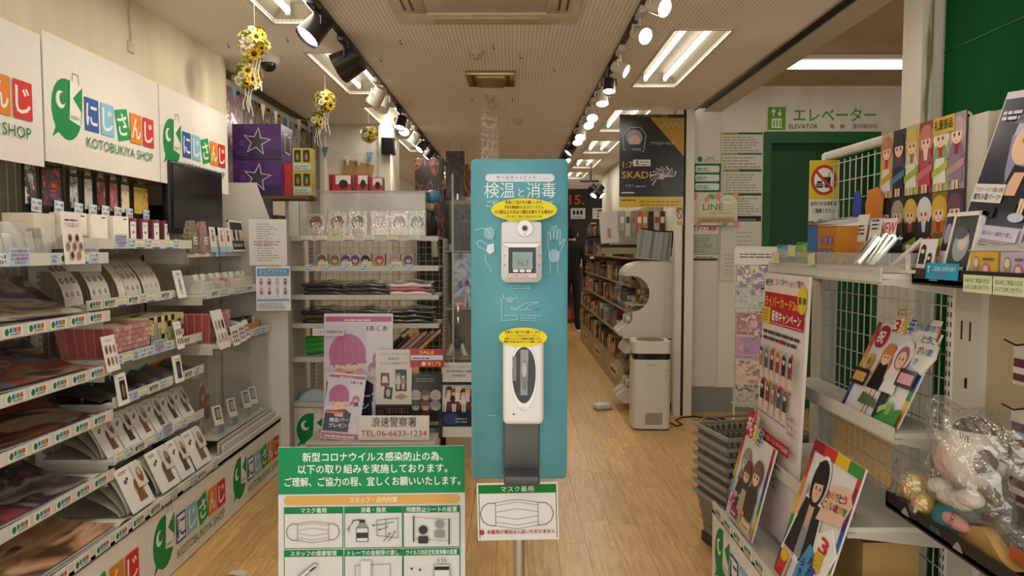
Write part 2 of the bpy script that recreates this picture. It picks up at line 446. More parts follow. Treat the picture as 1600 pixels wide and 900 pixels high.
# ceiling with openings for the recessed fixtures
LX = [(-1.275, -.945, [(.85, 2.15), (2.70, 4.02), (4.62, 5.83), (6.38, 7.58), (8.19, 9.3), (9.9, 11.0), (11.6, 12.7)]),
      (.895, 1.222, [(4.14, 5.58), (6.50, 7.69), (8.35, 9.45), (10.1, 11.2), (11.8, 12.9)])]
ce = MB()
def slab(x0, x1, y0, y1): ce.box(x0, x1, y0, y1, H, H + .02, 'd8ccb9')
slab(-2.0, LX[0][0], .2, 16); slab(LX[0][1], LX[1][0], .2, 16); slab(LX[1][1], 1.60, .2, 16); slab(1.60, 4.6, 7.2, 16)
for x0, x1, ys in LX:
    y = .2
    for a_, b_ in ys: slab(x0, x1, y, a_); y = b_
    slab(x0, x1, y, 16)
obj('ceiling', ce, 'ceiling_board', kind='structure')
obj('ceiling_lobby', MB().box(1.85, 4.6, .2, 7.2, 2.95, 2.97), 'lobby_ceiling', kind='structure')
tr = MB(); tr.box(1.60, 1.69, .2, 6.5, H + .01, H + .05, '2a2522')
tr.box(1.595, 1.602, .2, 6.5, H - .012, H + .05, '9a9080'); tr.box(1.69, 1.85, .2, 6.58, H - .004, 2.97, 'd8cdb8')
obj('trim_1', tr, 'paint', kind='structure', label='dark shutter slot and pale beam along the right edge of the ceiling')
# left wall: recessed lower part, beam above, farther part
obj('wall_left', MB().box(XW - .06, XW, .4, 4.92, 0, 1.9), 'wall_beige', kind='structure')
obj('wall_left_beam', MB().box(-2.16, XB, .4, 4.80, 1.86, H), 'wall_beige', kind='structure')
obj('wall_left_far', MB().box(-2.16, -1.95, 4.80, 15.2, 0, H), 'wall_white', kind='structure')
pil = MB(); pil.box(-1.95, -1.20, 7.25, 7.9, 0, H)
pil.rbox(-1.87, -1.80, 7.17, 7.25, 0, H, .012); pil.rbox(-1.30, -1.18, 7.21, 7.26, 0, H, .006)
obj('wall_left_pier', pil, 'wall_white', kind='structure')
obj('wall_back', MB().box(-2.16, 4.6, 15.2, 15.3, 0, H + .3), 'wall_dark', kind='structure')
# right: inner wall, jamb post, elevator wall
obj('wall_right', MB().box(1.50, 1.56, 6.58, 12.3, 0, H + .2), 'wall_white', kind='structure')
jb = MB(); jb.box(1.44, 1.50, 6.50, 6.58, 0, H); jb.box(1.525, 1.60, 6.50, 6.58, 0, H)
obj('trim_2', jb, 'wall_white', kind='structure', label='pale door jamb beside the elevator lobby')
obj('trim_3', MB().box(1.50, 1.525, 6.515, 6.60, 0, H, '101010'), 'paint', kind='structure', label='black shutter guide groove in the jamb')
# elevator wall with doorway
ew = MB(); ew.box(1.56, 2.27, 6.70, 6.8, 0, 2.97); ew.box(3.32, 4.6, 6.70, 6.8, 0, 2.97); ew.box(2.27, 3.32, 6.70, 6.8, 2.54, 2.97)
obj('wall_elevator', ew, 'wall_white', kind='structure')
fp = MB(); fp.box(1.60, 1.86, 6.66, 6.70, .24, H + .2, 'dcd5c8')
obj('trim_4', fp, 'paint', kind='structure', label='flat white panel on the lobby wall beside the shutter groove')
bb = MB(); bb.box(1.60, 2.27, 6.675, 6.70, 0, .22, '8a8a80'); bb.box(3.32, 4.6, 6.675, 6.7, 0, .22, '8a8a80')
obj('baseboard_elevator', bb, 'paint', kind='structure')
dr = thing('door_1', (2.795, 6.70, 0), kind='structure')
fr = MB(); fr.box(-.525, -.46, -.02, .16, 0, 2.54, '0d5f2b'); fr.box(.46, .525, -.02, .16, 0, 2.54, '0d5f2b'); fr.box(-.46, .46, -.02, .16, 2.44, 2.54, '0d5f2b')
obj('door_frame', fr, 'paint', dr)
for s_ in (-1, 1):
    obj('door_leaf', MB().box(min(0, s_ * .458) + (.002 if s_ > 0 else 0), max(0, s_ * .458) - (.002 if s_ < 0 else 0), .10, .135, 0, 2.438, '0b4a22'), 'paint', dr)
obj('wall_lobby', MB().box(4.5, 4.6, .4, 6.8, 0, 2.97), 'wall_white', kind='structure')
# green partition and column on the right
gw = MB(); gw.box(1.84, 1.90, .5, 3.18, 0, 2.95)
obj('wall_green', gw, 'wall_green', kind='structure')
sm_ = MB(); sm_.box(1.836, 1.842, .5, 3.18, 2.325, 2.329, '06391a')
obj('trim_5', sm_, 'paint', kind='structure', label='dark horizontal joint across the green partition')
def colmn():
    m, n, l, b = newmat('stained_column')
    t = n.new('ShaderNodeTexCoord'); mp = n.new('ShaderNodeMapping'); mp.inputs['Scale'].default_value = (30, 4, 2.2)
    l.new(t.outputs['Object'], mp.inputs[0])
    nz = n.new('ShaderNodeTexNoise'); nz.inputs['Scale'].default_value = 1; nz.inputs['Detail'].default_value = 5; l.new(mp.outputs[0], nz.inputs[0])
    cr = n.new('ShaderNodeValToRGB'); e = cr.color_ramp.elements
    e[0].position = .40; e[0].color = lin('8d7c50'); e[1].position = .50; e[1].color = lin('cfcdbc')
    l.new(nz.outputs[0], cr.inputs[0]); l.new(cr.outputs[0], b.inputs['Base Color']); b.inputs['Roughness'].default_value = .5
colmn()
pc = MB(); pc.box(1.755, 1.90, 3.20, 3.36, 0, 2.95)
col_ = thing('wall_column', (0, 0, 0), kind='structure')
obj('column_shaft', pc, 'wall_white', col_)
obj('tape_residue', MB().box(1.765, 1.80, 3.196, 3.2, 1.6, 2.95), 'stained_column', col_)
# recessed fluorescent fixtures
def fixture(x0, x1, y0, y1, label, group, z=H):
    w_, l_ = x1 - x0, y1 - y0
    t = thing('ceiling_light', ((x0 + x1) / 2, (y0 + y1) / 2, z), 0, label, 'light', group)
    f = MB(); e = .014
    for a_ in ((-w_ / 2 - e, -w_ / 2 + .006, -l_ / 2 - e, l_ / 2 + e), (w_ / 2 - .006, w_ / 2 + e, -l_ / 2 - e, l_ / 2 + e), (-w_ / 2, w_ / 2, -l_ / 2 - e, -l_ / 2 + .006), (-w_ / 2, w_ / 2, l_ / 2 - .006, l_ / 2 + e)):
        f.box(*a_, -.006, 0, 'e6e2d8')
    obj('frame', f, 'paint', t)
    r = MB(); d = .085; k = .07
    A = [(-w_ / 2 + .004, -l_ / 2 + .004, .018), (w_ / 2 - .004, -l_ / 2 + .004, .018), (w_ / 2 - .004, l_ / 2 - .004, .018), (-w_ / 2 + .004, l_ / 2 - .004, .018)]
    B = [(-w_ / 2 + k, -l_ / 2 + k * .6, d), (w_ / 2 - k, -l_ / 2 + k * .6, d), (w_ / 2 - k, l_ / 2 - k * .6, d), (-w_ / 2 + k, l_ / 2 - k * .6, d)]
    r.add(A + B, [(0, 1, 5, 4), (1, 2, 6, 5), (2, 3, 7, 6), (3, 0, 4, 7), (4, 5, 6, 7)], 'd8d0ba')
    obj('reflector', r, 'paint', t)
    for s_ in (-1, 1):
        tb = MB(); tb.cyl((s_ * w_ * .22, -l_ / 2 + .07, .045), (s_ * w_ * .22, l_ / 2 - .07, .045), .0165, 'ffffff', 10)
        obj('tube', tb, 'tube_light', t)
        for q in (-1, 1):
            sk = MB().box(s_ * w_ * .22 - .014, s_ * w_ * .22 + .014, q * (l_ / 2 - .055) - .014, q * (l_ / 2 - .055) + .014, .02, .085, 'dcd8cc')
            obj('socket', sk, 'plastic', t)
    ld = bpy.data.lights.new('tube_glow', 'AREA'); ld.shape = 'RECTANGLE'; ld.size = w_ - .04; ld.size_y = l_ - .1; ld.energy = FLUX * l_ / 1.2; ld.color = (1.0, .94, .83)
    lo = bpy.data.objects.new('tube_glow', ld); COL.objects.link(lo); lo.parent = t; lo.location = (0, 0, .012)
    return t
near = ['nearest', 'second', 'third', 'fourth', 'fifth', 'sixth', 'farthest']
for (x0, x1, ys), side in zip(LX, ('left', 'right')):
    for k, (a_, b_) in enumerate(ys):
        k += (side == 'right')
        fixture(x0, x1, a_, b_, '%s recessed twin-tube ceiling light in the %s row' % (near[k], side), 'recessed ceiling lights')
lb = thing('ceiling_light', (2.66, 5.75, 2.95), R(90), 'twin-tube light on the ceiling of the elevator lobby', 'light', 'recessed ceiling lights')
obj('frame', MB().box(-.13, .13, -.62, .62, -.03, 0, 'e6e2d8'), 'paint', lb)
for s_ in (-1, 1):
    obj('tube', MB().cyl((s_ * .06, -.58, -.048), (s_ * .06, .58, -.048), .0165, 'ffffff', 10), 'tube_light', lb)
ld = bpy.data.lights.new('tube_glow', 'AREA'); ld.shape = 'RECTANGLE'; ld.size = .2; ld.size_y = 1.1; ld.energy = FLUX * .45; ld.color = (1.0, .94, .83)
lo = bpy.data.objects.new('tube_glow', ld); COL.objects.link(lo); lo.parent = lb; lo.location = (0, 0, -.072)
# ============================================================ left gondolas
def grid_panel(name, parent, y0, y1, z0, z1, x, step=.05, r=.0022, col='d6d0c4'):
    m = MB(); n = 4
    k = 0
    y = y0
    while y <= y1 + 1e-6: m.cyl((x, y, z0), (x, y, z1), r, col, 4, caps=False); y += step
    z = z0
    while z <= z1 + 1e-6: m.cyl((x + .004, y0, z), (x + .004, y1, z), r, col, 4, caps=False); z += step
    return obj(name, m, 'paint', parent)
def upright(parent, x, y, z1, s=1, w=.03, col='dcd6ca'):
    m = MB(); m.box(x - w / 2, x + w / 2, y - w / 2, y + w / 2, 0, z1, col)
    z = .2
    while z < z1 - .05:
        for q in (-.006, .006): m.box(x + s * (w / 2) - .0005, x + s * (w / 2) + .0008, y + q - .002, y + q + .002, z, z + .016, '3a362f')
        z += .03
    return obj('upright', m, 'paint', parent)
def rail_cards(kind):
    a = Art(.075, .05, None, y=0)
    a.mb = MB()
    if kind == 'limit':       # one to a customer
        a.mb.box(-.027, .027, 0, .0015, 0, .046, 'a9cfe6'); a.rect(-.0245, .0245, .003, .043, 'd7e6ec')
        a.text('お一人様', 0, .026, .011, '1c1c1c', .043, bold=.02); a.text('1点', -.011, .008, .012, 'c02a30', .02, bold=.03); a.text('まで', .011, .008, .011, '1c1c1c', .02, bold=.02)
    elif kind == 'price':
        a.mb.box(-.036, .036, 0, .0015, 0, .042, 'eeeae2'); a.rect(-.036, .036, .034, .042, 'd9cf6a'); a.rect(-.036, .036, 0, .006, '3d67a8')
        a.lines(-.03, .03, .012, .03, 2, '8d8580', .3, .3)
    elif kind == 'notice':
        a.mb.box(-.05, .05, 0, .0015, 0, .062, 'a9cbe4')
        for k in range(4): a.text(('どなたも平等にお買い', 'お求めいただけますよう', 'お一人様の点数を限り', 'ご了承ください')[k], 0, .046 - k * .013, .0085, 'b8283c', .086 if k < 3 else .06, bold=.02)
    elif kind == 'logo':
        a.mb.box(-.05, .05, 0, .0008, 0, .036, 'e8e4dc'); mini_logo(a, -.044, .006, .026)
    elif kind == 'small':
        a.mb.box(-.02, .02, 0, .0015, 0, .04, 'a9cfe6'); a.text('￥350', 0, .024, .009, 'b8283c', .032, bold=.02); a.text('税込', 0, .009, .009, 'b8283c', .024, bold=.02)
    return a.mb.mesh('price_card')
RC = {k: rail_cards(k) for k in ('limit', 'price', 'notice', 'logo', 'small')}
def shelf_left(parent, y0, y1, xf, xb, z, cards, lip=.045, label=None):
    """plate with a front rail standing at xf and tickets in the rail: cards = [(y, kind)]"""
    m = MB(); m.box(xb, xf - .004, y0 + .004, y1 - .004, z + .008, z + .024, 'dcd6ca')
    m.box(xf - .006, xf, y0 + .004, y1 - .004, z, z + lip, 'e6e1d8'); m.box(xf - .03, xf - .004, y0 + .004, y1 - .004, z, z + .01, 'd2ccc0')
    s = obj('shelf', m, 'paint', parent)
    for yy in (y0 + .006, y1 - .010):
        obj('bracket', MB().prismx([(0, 0)] * 0 or [(yy, z - .035), (yy + .004, z - .035), (yy + .004, z + .008), (yy, z + .008)], xb, xf - .03, 'cfc9bd'), 'paint', s)
    for yy, k in cards:
        o = obj('price_card', RC[k], 'print', s, (xf + .002, yy, z + (.0045 if k == 'logo' else .002)), (0, 0, FACE_R))
    return s
LY = [2.15, 3.08, 4.0, 4.92]
gon = []
lab = ['nearest white shelving unit on the left, stacked with large printed sheets', 'middle white shelving unit on the left with card displays and baskets',
       'far white shelving unit on the left with black television and clear case']
for k in range(3):
    t = thing('shelving_unit', (0, 0, 0), 0, lab[k], 'shelves', 'shelving units along the left wall')
    y0, y1 = LY[k], LY[k + 1]
    grid_panel('wire_panel', t, y0 + .03, y1 - .02, .42, 1.95 if k else 1.86, XW + .07)
    upright(t, XW + .09, y0 + .015, 1.9)
    b = MB(); b.box(XW + .06, -1.575, y0 + .003, y1 - .003, 0, .335, 'd8d2c6'); obj('base', b, 'paint', t)
    kp = Art(y1 - y0 - .008, .325, 'e4dfd5', .012); shop_logo(kp, -.41, -.012 + .0, .80, True)
    kp.obj('kick_panel', (-1.56, (y0 + y1) / 2, .006), FACE_R, parent=t)
    dk = MB(); dk.box(-1.72, -1.556, y0 + .003, y1 - .003, .342, .356, 'e0dbd1'); dk.box(-1.566, -1.556, y0 + .003, y1 - .003, .342, .385, 'e0dbd1')
    if k == 2: dk.box(-1.60, -1.59, y0 + .003, y1 - .003, .356, .41, 'e6e1d8'); dk.box(-1.625, -1.615, y0 + .003, y1 - .003, .356, .425, 'd6d0c4')
    obj('deck_rail', dk, 'paint', t)
    gon.append(t)
upright(gon[2], XW + .09, LY[3] - .02, 1.9)
rnd = random.Random(4)
def strip(y0, y1, kinds, gap=.012):
    W = {'limit': .056, 'price': .074, 'notice': .102, 'logo': .104, 'small': .042, '_': .04}
    out = []; y = y0
    for k in kinds:
        if y + W[k] > y1: break
        if k != '_': out.append((y + W[k] / 2, k))
        y += W[k] + gap
    return out
G0, G1, G2 = gon
AX = -1.685
for z in (1.194, .969, .775, .522):
    shelf_left(G0, 2.15, 3.08, AX, XW + .08, z, strip(2.42, 3.06, ['logo'] * 8, .018 + .01 * rnd.random()))
shelf_left(G0, 2.15, 3.08, AX, XW + .08, 1.436, strip(2.40, 3.07, ['limit', 'notice', '_', '_', 'small', 'logo', 'price', 'limit']))
for y, k in strip(2.42, 3.06, ['logo'] * 6, .03): obj('price_card', RC[k], 'print', G0, (-1.554, y, .346), (0, 0, FACE_R))
shelf_left(G1, 2.80, 4.0, -1.735, XW + .08, 1.495, strip(3.22, 3.97, ['notice', 'limit', 'price', 'limit', 'price', '_', 'price', 'limit']))
shelf_left(G1, 3.08, 4.0, -1.785, XW + .08, 1.232, strip(3.09, 3.98, ['logo', 'logo', 'price', 'logo', 'limit', 'price', '_', 'logo', 'price']))
shelf_left(G1, 3.08, 4.0, -1.69, XW + .08, .996, strip(3.11, 3.98, ['limit', 'price', 'small', 'limit', 'limit', 'notice', 'limit', '_', 'small', 'logo']))
shelf_left(G1, 3.08, 4.0, -1.685, XW + .08, .82, strip(3.17, 3.98, ['limit', 'small', 'price', 'logo', 'limit', '_', 'price', '_', 'logo', 'limit']))
shelf_left(G1, 3.08, 4.0, -1.69, XW + .08, .575, strip(3.09, 3.98, ['price', 'limit', 'logo', 'price', 'limit', 'notice', 'price', 'limit', 'price']))
for y, k in strip(3.10, 3.95, ['logo', 'price', 'limit', '_', 'price', 'limit', 'logo', 'price', 'limit']): obj('price_card', RC[k], 'print', G1, (-1.553, y, .346), (0, 0, FACE_R))
shelf_left(G2, 4.0, 4.88, -1.765, XW + .08, 1.448, strip(4.3, 4.8, ['_', 'small', 'small']), .02)
shelf_left(G2, 4.0, 4.88, -1.66, XW + .08, 1.22, strip(4.05, 4.86, ['logo', 'limit', 'limit', 'price', 'limit', 'limit', 'limit', 'logo']))
shelf_left(G2, 4.0, 4.88, -1.61, XW + .08, .946, strip(4.42, 4.86, ['limit', 'price', 'limit', 'limit', 'small']), .05)
# white end panel of the far unit, stepping forward below
ep = MB(); ep.prism([(-1.56 + .06, 0), (-1.50, 1.10), (-1.58, 1.55), (-1.61, 1.68), (-1.70, 1.93), (-1.94, 1.93), (-1.94, 0)][::-1], 4.90, 4.925, 'e2dcd0')
obj('end_panel', ep, 'paint', G2)
# clear display case in the lower half of the far unit
case = thing('display_case', (0, 0, 0), 0, 'clear acrylic display case on the lower shelves below the wooden tray', 'display case')
cs = MB(); cs.box(-1.628, -1.624, 4.02, 4.87, .43, .93); cs.box(-2.0, -1.624, 4.02, 4.87, .932, .936); cs.box(-2.0, -1.628, 4.02, 4.024, .43, .93)
obj('pane', cs, 'acrylic', case)
obj('case_floor', MB().box(-2.0, -1.632, 4.03, 4.86, .43, .436, 'd8d4ca'), 'plastic', case)
obj('case_back', MB().box(-2.01, -2.0, 4.03, 4.86, .43, .93, 'cfc6ae'), 'paint', case)
# tall logo boards above the shelving
for k, (y0, y1) in enumerate(((1.93, 2.855), (2.868, 3.79), (3.80, 4.70))):
    a = Art(y1 - y0, .50, 'e6e0d6', .006)
    shop_logo(a, -.42 + (.0), .03, .82)
    a.obj('logo_board', (XP, (y0 + y1) / 2, 1.835 if k else 1.81), FACE_R, label=('nearest white logo board high on the left wall, cut off by the edge' , 'large white logo board in the middle of the left wall', 'far white logo board above the black television')[k], cat='sign', group='logo boards on the left wall')
# hooked art cards hanging below the boards
pal = [['d8cdc8', '3a3030', '8a6a60'], ['d8482a', '2a2438', '8a5a7a'], ['cfc8c0', '3a3838'], ['2a2a2c', 'bcb8b4', 'd0a0a0'], ['9a2f2c', '3a2a30', 'c07a5a'], ['34558c', 'b04a3a', '8aa0c0'], ['c8a05a', 'e0d0b0', '8a5a3a'], ['6a9a4a', 'd0a84a', 'c85a4a']]
hy = [(at(p_, 300, X=-1.875).y, at(q_, 300, X=-1.875).y, b_) for p_, q_, b_ in ((34, 61, 1), (61, 99, 1), (105, 125, 0), (128, 147, 0), (148, 167, 0), (168, 186, 0), (186, 204, 0), (206, 233, 0))]
for k, (y0, y1, big) in enumerate(hy):
    wd = y1 - y0 - .012; hh = .285 if big else .26
    hk = thing('art_card', (-1.875, (y0 + y1) / 2, 1.565 + .0 * k), FACE_R, 'black hanging art card, %s from the left in the row under the logo boards' % ('first', 'second', 'third', 'fourth', 'fifth', 'sixth', 'seventh', 'last')[k], 'card', 'art cards hanging on hooks')
    a = Art(wd, hh, '17150f', .004); a.rect(-wd / 2 + .01, wd / 2 - .01, hh - .016, hh - .006, '6d6634')
    a.lines(-wd * .35, wd * .35, .055, .075, 1, 'b0aaa0', .1); a.lines(-wd * .3, wd * .3, .03, .045, 1, 'a03a30', .1)
    a.obj('backing', (0, 0, 0), parent=hk)
    p = MB(); p.box(-wd / 2 + .012, wd / 2 - .012, -.0016, -.0006, .105, hh - .022)
    obj('picture', p, artmat(pal[k], 22, .4), hk)
    obj('limit_ticket', RC['limit'], 'print', hk, (wd * .22, -.008, .075), (0, R(4), 0)).scale = (1.15,) * 3
    o = MB(); o.tube([(0, .15, hh + .03), (0, -.03, hh + .028), (0, -.045, hh + .05)], .003, 'c8c4ba'); o.box(-.022, .022, -.0005, .0005, hh - .005, hh + .03, 'e0ddd4')
    obj('hook', o, 'metal', hk)
# ============================================================ goods on the left shelves
ORD = ['first', 'second', 'third', 'fourth', 'fifth', 'sixth', 'seventh', 'eighth', 'ninth', 'tenth', 'eleventh', 'twelfth']
def pile(y0, y1, xf, xb, z, cols, label, curl=.07, n=3, scale=7):
    t = thing('sheet_pile', (xf, y0, z), 0, label, 'posters', 'large printed sheets on the nearest unit')
    mt = artmat(cols, scale * .8, .25, (1.2, .45, 1), .7)
    for k in range(n):
        def fn(u, v, k=k):
            y = (y1 - y0) * u * (1 - .03 * k); x = (xb - xf) * v
            return (x, y + .012 * k, .004 + .012 * k + curl * v * v * (1 + .25 * k) + .012 * math.sin(3 * u + k) * v + .015 * (1 - u) ** 3)
        m = MB(); m.grid(fn, 10, 6)
        obj('sheet', m, mt if k == n - 1 else 'bagged', t)
pile(2.25, 2.99, AX - .012, -1.98, 1.22, ['3d3a52', '6b5a66', 'b3a38c', '8a7a74', '4a4660'], 'pile of muted purple and beige printed sheets on the top sheet shelf', .10)
pile(2.25, 2.99, AX - .012, -1.98, .995, ['4a3a30', '8a7256', '8a3a2a', '56607a', '3a2c28', '9a8264'], 'pile of red, brown and blue printed sheets, second sheet shelf down', .08)
pile(2.25, 2.99, AX - .012, -1.98, .80, ['241a18', '4a3830', '7a3226', '2f2422', '8a7460'], 'pile of dark brown printed sheets with red flecks, third sheet shelf down', .08)
pile(2.25, 2.94, AX - .012, -1.98, .548, ['1c1a22', '5a5058', '8a8078', '2a2838', '8a3a4a'], 'pile of dark grey and violet printed sheets, fourth sheet shelf down', .06)
pile(2.25, 2.94, -1.60, -1.98, .36, ['4a3426', 'a87a58', 'c09a7c', '5a4030', '8a6248'], 'pile of orange brown printed sheets at the bottom of the nearest unit', .05)
for z, xf, wh in ((.522, AX, 'fourth'), (.333, -1.58, 'lowest')):
    m = MB(); m.grid(lambda u, v: (xf - .02 - .30 * v, 2.93 + .13 * u, z + .033 + .01 * math.sin(4 * u)), 4, 4, 'e0d8c0')
    obj('blank_sheet', m, 'gloss', label='cream blank divider sheet at the end of the %s sheet shelf' % wh, cat='sheet', group='divider sheets')
# clear bins with bagged badges on the upper near shelf
def clear_bin(name, loc, w, d, h, label, fill, parent=None, cat='bin', group=None):
    t = thing(name, loc, FACE_R, label, cat, group)
    m = MB(); e = .002
    m.prismx([(-.0, 0), (.0, h * .55), (.0 + e, h * .55), (e, 0)], -w / 2, w / 2)
    m.box(-w / 2, w / 2, d - e, d, 0, h)
    for s in (-1, 1):
        m.prismx([(0, 0), (0, h * .55), (d * .35, h), (d, h), (d, 0)], s * w / 2 - e / 2, s * w / 2 + e / 2)
    obj('shell', m, 'bin', t)
    r2 = random.Random(len(label))
    n = max(3, int(w / .05))
    for k in range(n):
        x = -w / 2 + (k + .5) * w / n
        o = MB(); hh = h * r2.uniform(.5, .85)
        o.prismx([(.02, .0), (.03 + .01 * r2.random(), hh), (.05 + .02 * r2.random(), hh), (d - .02, 0)], x - w / n * .42, x + w / n * .42, r2.choice(fill))
        obj('bagged_badge', o, 'bagged', t)
    return t
for k, (py, w_, fl_) in enumerate(((2.50, .16, ['a8a49c', '8a867e', 'b8b4aa']), (2.67, .15, ['b0aca4', '9a948a']), (2.96, .20, ['7a8a72', 'b8b2a6', 'a09a90']))):
    clear_bin('clear_bin', (AX - .03, py, 1.462), w_, .14, .13, 'clear bin of bagged badges, %s from the left on the upper near shelf' % ORD[k], fl_, group='clear bins on the upper near shelf')
a = Art(.125, .20, 'efe6df', .003); a.lines(-.045, .045, .165, .18, 1, '5a5450', .1); a.text('ランダム缶バッジ', 0, .142, .017, '4a4040', .09)
for k in range(7):
    cx, cz = ((-.022, .1), (.022, .1), (-.04, .068), (0, .068), (.04, .068), (-.022, .034), (.022, .034))[k]
    a.ell(cx, cz, .015, .018, 'b49a84', 12); a.ell(cx, cz, .009, .012, ('6a2428', '2c2228', '8a7a70', '9a4a38', '7a5a62', '3a2a30', 'b0764a')[k], 10)
a.obj('badge_chart', (AX + .012, 2.825, 1.437), FACE_R, R(4), label='white badge chart card with seven ovals on the upper near shelf', cat='card')
# boxes on the upper middle shelf
for k, yy in enumerate((2.86, 3.03, 3.19, 3.37)):
    m = MB(); m.box(-.066, .066, 0, .12, 0, .125 if k else .115, 'd8cbb8' if not k else 'ece2d2')
    if k: m.box(.02, .05, -.0006, 0, .110, .115, '4a443c')
    obj('cream_box', m, 'cardboard', loc=(-1.80 if k else -1.83, yy + .03, 1.519), rot=(0, 0, FACE_R), label='plain cream carton, %s of four on the upper middle shelf' % ORD[k], cat='box', group='cream cartons')
for k in range(4):
    yy = 3.52 + k * .115
    m = MB(); m.box(-.038, .038, 0, .11, 0, .122, '7a3a4c'); m.box(.0, .038, -.0005, .11, .0, .1225, '8d5a72')
    t = obj('maroon_box', m, 'print', loc=(-1.81, yy, 1.519), rot=(0, 0, FACE_R), label='maroon box with a white card on its front, %s of four beside the cartons' % ORD[k], cat='box', group='maroon boxes')
    c = Art(.05, .105, 'efeae2', .0015); c.lines(-.016, .016, .085, .095, 2, '6a6460', .2); c.ell(0, .055, .007, .007, '6a2c30', 10); c.lines(-.014, .014, .015, .024, 1, '8a6a66', .1)
    c.obj('front_card', (0, -.004, 0), parent=t)
# curved sheets of round acrylic charms
mt1 = [artmat(c, 30, .3, (1, 1, 1), .5) for c in (['d0ccc4', '8a2c30', '3a3436', 'c4c0b8'], ['c4c0b6', '6a6c66', 'b0aca4'], ['8a867e', '5a5450', 'a08a80'], ['d8d2ca', '8a8480', 'c06a80', 'd0ccc4'])]
chl = ['red and black charms', 'grey charms', 'brownish charms', 'tiny tan charms', 'pink captions']
for k, (yy, wd, lean) in enumerate(((3.02, .13, .10), (3.22, .15, .10), (3.40, .07, .08), (3.50, .15, .09), (3.68, .17, .11))):
    t = thing('charm_sheet', (-1.79, yy, 1.262), FACE_R, 'curved clear sheet with %s draped toward the shelf rail' % chl[k], 'charm sheet', 'curved charm sheets')
    fn = lambda u, v: ((u - .5) * wd, .01 + .16 * v ** 1.9, .205 * (1 - (1 - v) ** 1.35))
    m = MB(); m.grid(fn, 4, 10, 'c9c5bb'); obj('backing', m, 'gloss', t)
    if k != 2:
        d = Art(1, 1, None)
        mb = MB()
        for r_ in range(4):
            for c_ in range(3):
                u, v = .2 + .3 * c_, .18 + .22 * r_
                p = Vector(fn(u, v)); tz = (Vector(fn(u, v + .02)) - p).normalized(); tx = Vector((1, 0, 0)); nrm = tx.cross(tz).normalized()
                if nrm.y > 0: nrm = -nrm
                for rr_, cc, of in ((.013, ('5a2a2c', '6f6f6a', '5a5a5a', '96685a', '9a8a88')[k], .001), (.008, ('c8a090', 'a8a49c', '8a8a86', 'c0a080', 'd0b8b0')[k], .0016)):
                    mb.quad([p + nrm * of + (tx * math.cos(q) + tz * math.sin(q)) * rr_ * (1 if r_ else .8) for q in [2 * PI * i / 10 for i in range(10)]], cc)
        obj('charms', mb, 'gloss', t, kind='stuff')
        fn2 = lambda u, v: (.6 * (u - .5) * wd, -.001 + .01 + .16 * (v * .1) ** 1.9, .205 * (1 - (1 - v * .1) ** 1.35) + .004)
    else:
        t.children[0].data.materials[0] = MATS['bagged']
a = Art(.10, .15, 'eeeae4', .003); a.text('新商品', 0, .122, .014, '4a4642', .045); a.text('アクリルスタンド', 0, .103, .012, '4a4642', .075)
a.fig(0, .02, .085, '8a8a88', '9a9a98', 'b4b0ac'); a.obj('product_card', (-1.76, 3.93, 1.232), FACE_R, R(12), label='white product card with a grey figure beside the charm sheets', cat='card')
# baskets and checkered box on the third shelf
def basket(loc, w, d, h, col, label, parent=None):
    t = thing('woven_basket', loc, FACE_R, label, 'basket', 'pink woven baskets')
    m = MB(); k = .88; th = .006
    def ring(s_, z): return [(-w / 2 * s_, d / 2 - d / 2 * s_, z), (w / 2 * s_, d / 2 - d / 2 * s_, z), (w / 2 * s_, d / 2 + d / 2 * s_, z), (-w / 2 * s_, d / 2 + d / 2 * s_, z)]
    v = ring(k, 0) + ring(1, h) + ring(k - .03, .006) + ring(.97, h)
    m.add(v, [(3, 2, 1, 0), (0, 1, 5, 4), (1, 2, 6, 5), (2, 3, 7, 6), (3, 0, 4, 7), (8, 9, 10, 11), (9, 8, 12, 13), (10, 9, 13, 14), (11, 10, 14, 15), (8, 11, 15, 12), (4, 5, 13, 12), (5, 6, 14, 13), (6, 7, 15, 14), (7, 4, 12, 15)], col)
    obj('body', m, 'fabric', t)
    wv = MB(); r2 = random.Random(3)
    c2 = ['d8aca6', 'cc9a96', 'e0b8b0', 'c98f8c']
    nx, nz = int(w / .035), 6
    for i in range(nx):
        for j in range(nz):
            s0 = k + (1 - k) * (j + .08) / nz; s1 = k + (1 - k) * (j + .92) / nz
            o_ = .003 if (i + j) % 2 else .0012
            f_ = lambda q, s_: -w / 2 * s_ + w * s_ * q
            wv.quad([(f_((i + .05) / nx, s0), d / 2 - d / 2 * s0 - o_, h * (j + .08) / nz), (f_((i + .95) / nx, s0), d / 2 - d / 2 * s0 - o_, h * (j + .08) / nz), (f_((i + .95) / nx, s1), d / 2 - d / 2 * s1 - o_, h * (j + .92) / nz), (f_((i + .05) / nx, s1), d / 2 - d / 2 * s1 - o_, h * (j + .92) / nz)], r2.choice(c2))
    nd = int(d / .04)
    for i in range(nd):
        for s_ in (-1, 1):
            wv.quad([(s_ * (w / 2 * k + .002), d / 2 - d / 2 * k + d * k * (i + .06) / nd, .004), (s_ * (w / 2 * k + .002), d / 2 - d / 2 * k + d * k * (i + .94) / nd, .004), (s_ * (w / 2 + .002), d * (i + .94) / nd, h - .004), (s_ * (w / 2 + .002), d * (i + .06) / nd, h - .004)], r2.choice(['b8605a', 'c07a72', 'a85450']))
    obj('weave', wv, 'fabric', t, kind='stuff')
    obj('bag_heap', MB().ell((0, d / 2, h * .6), w * .42, d * .4, h * .42, '8a8478'), 'bagged', t)
    return t
basket((-1.70, 3.30, 1.022), .34, .26, .135, 'cf938e', 'wide pink woven basket on the third shelf of the middle unit')
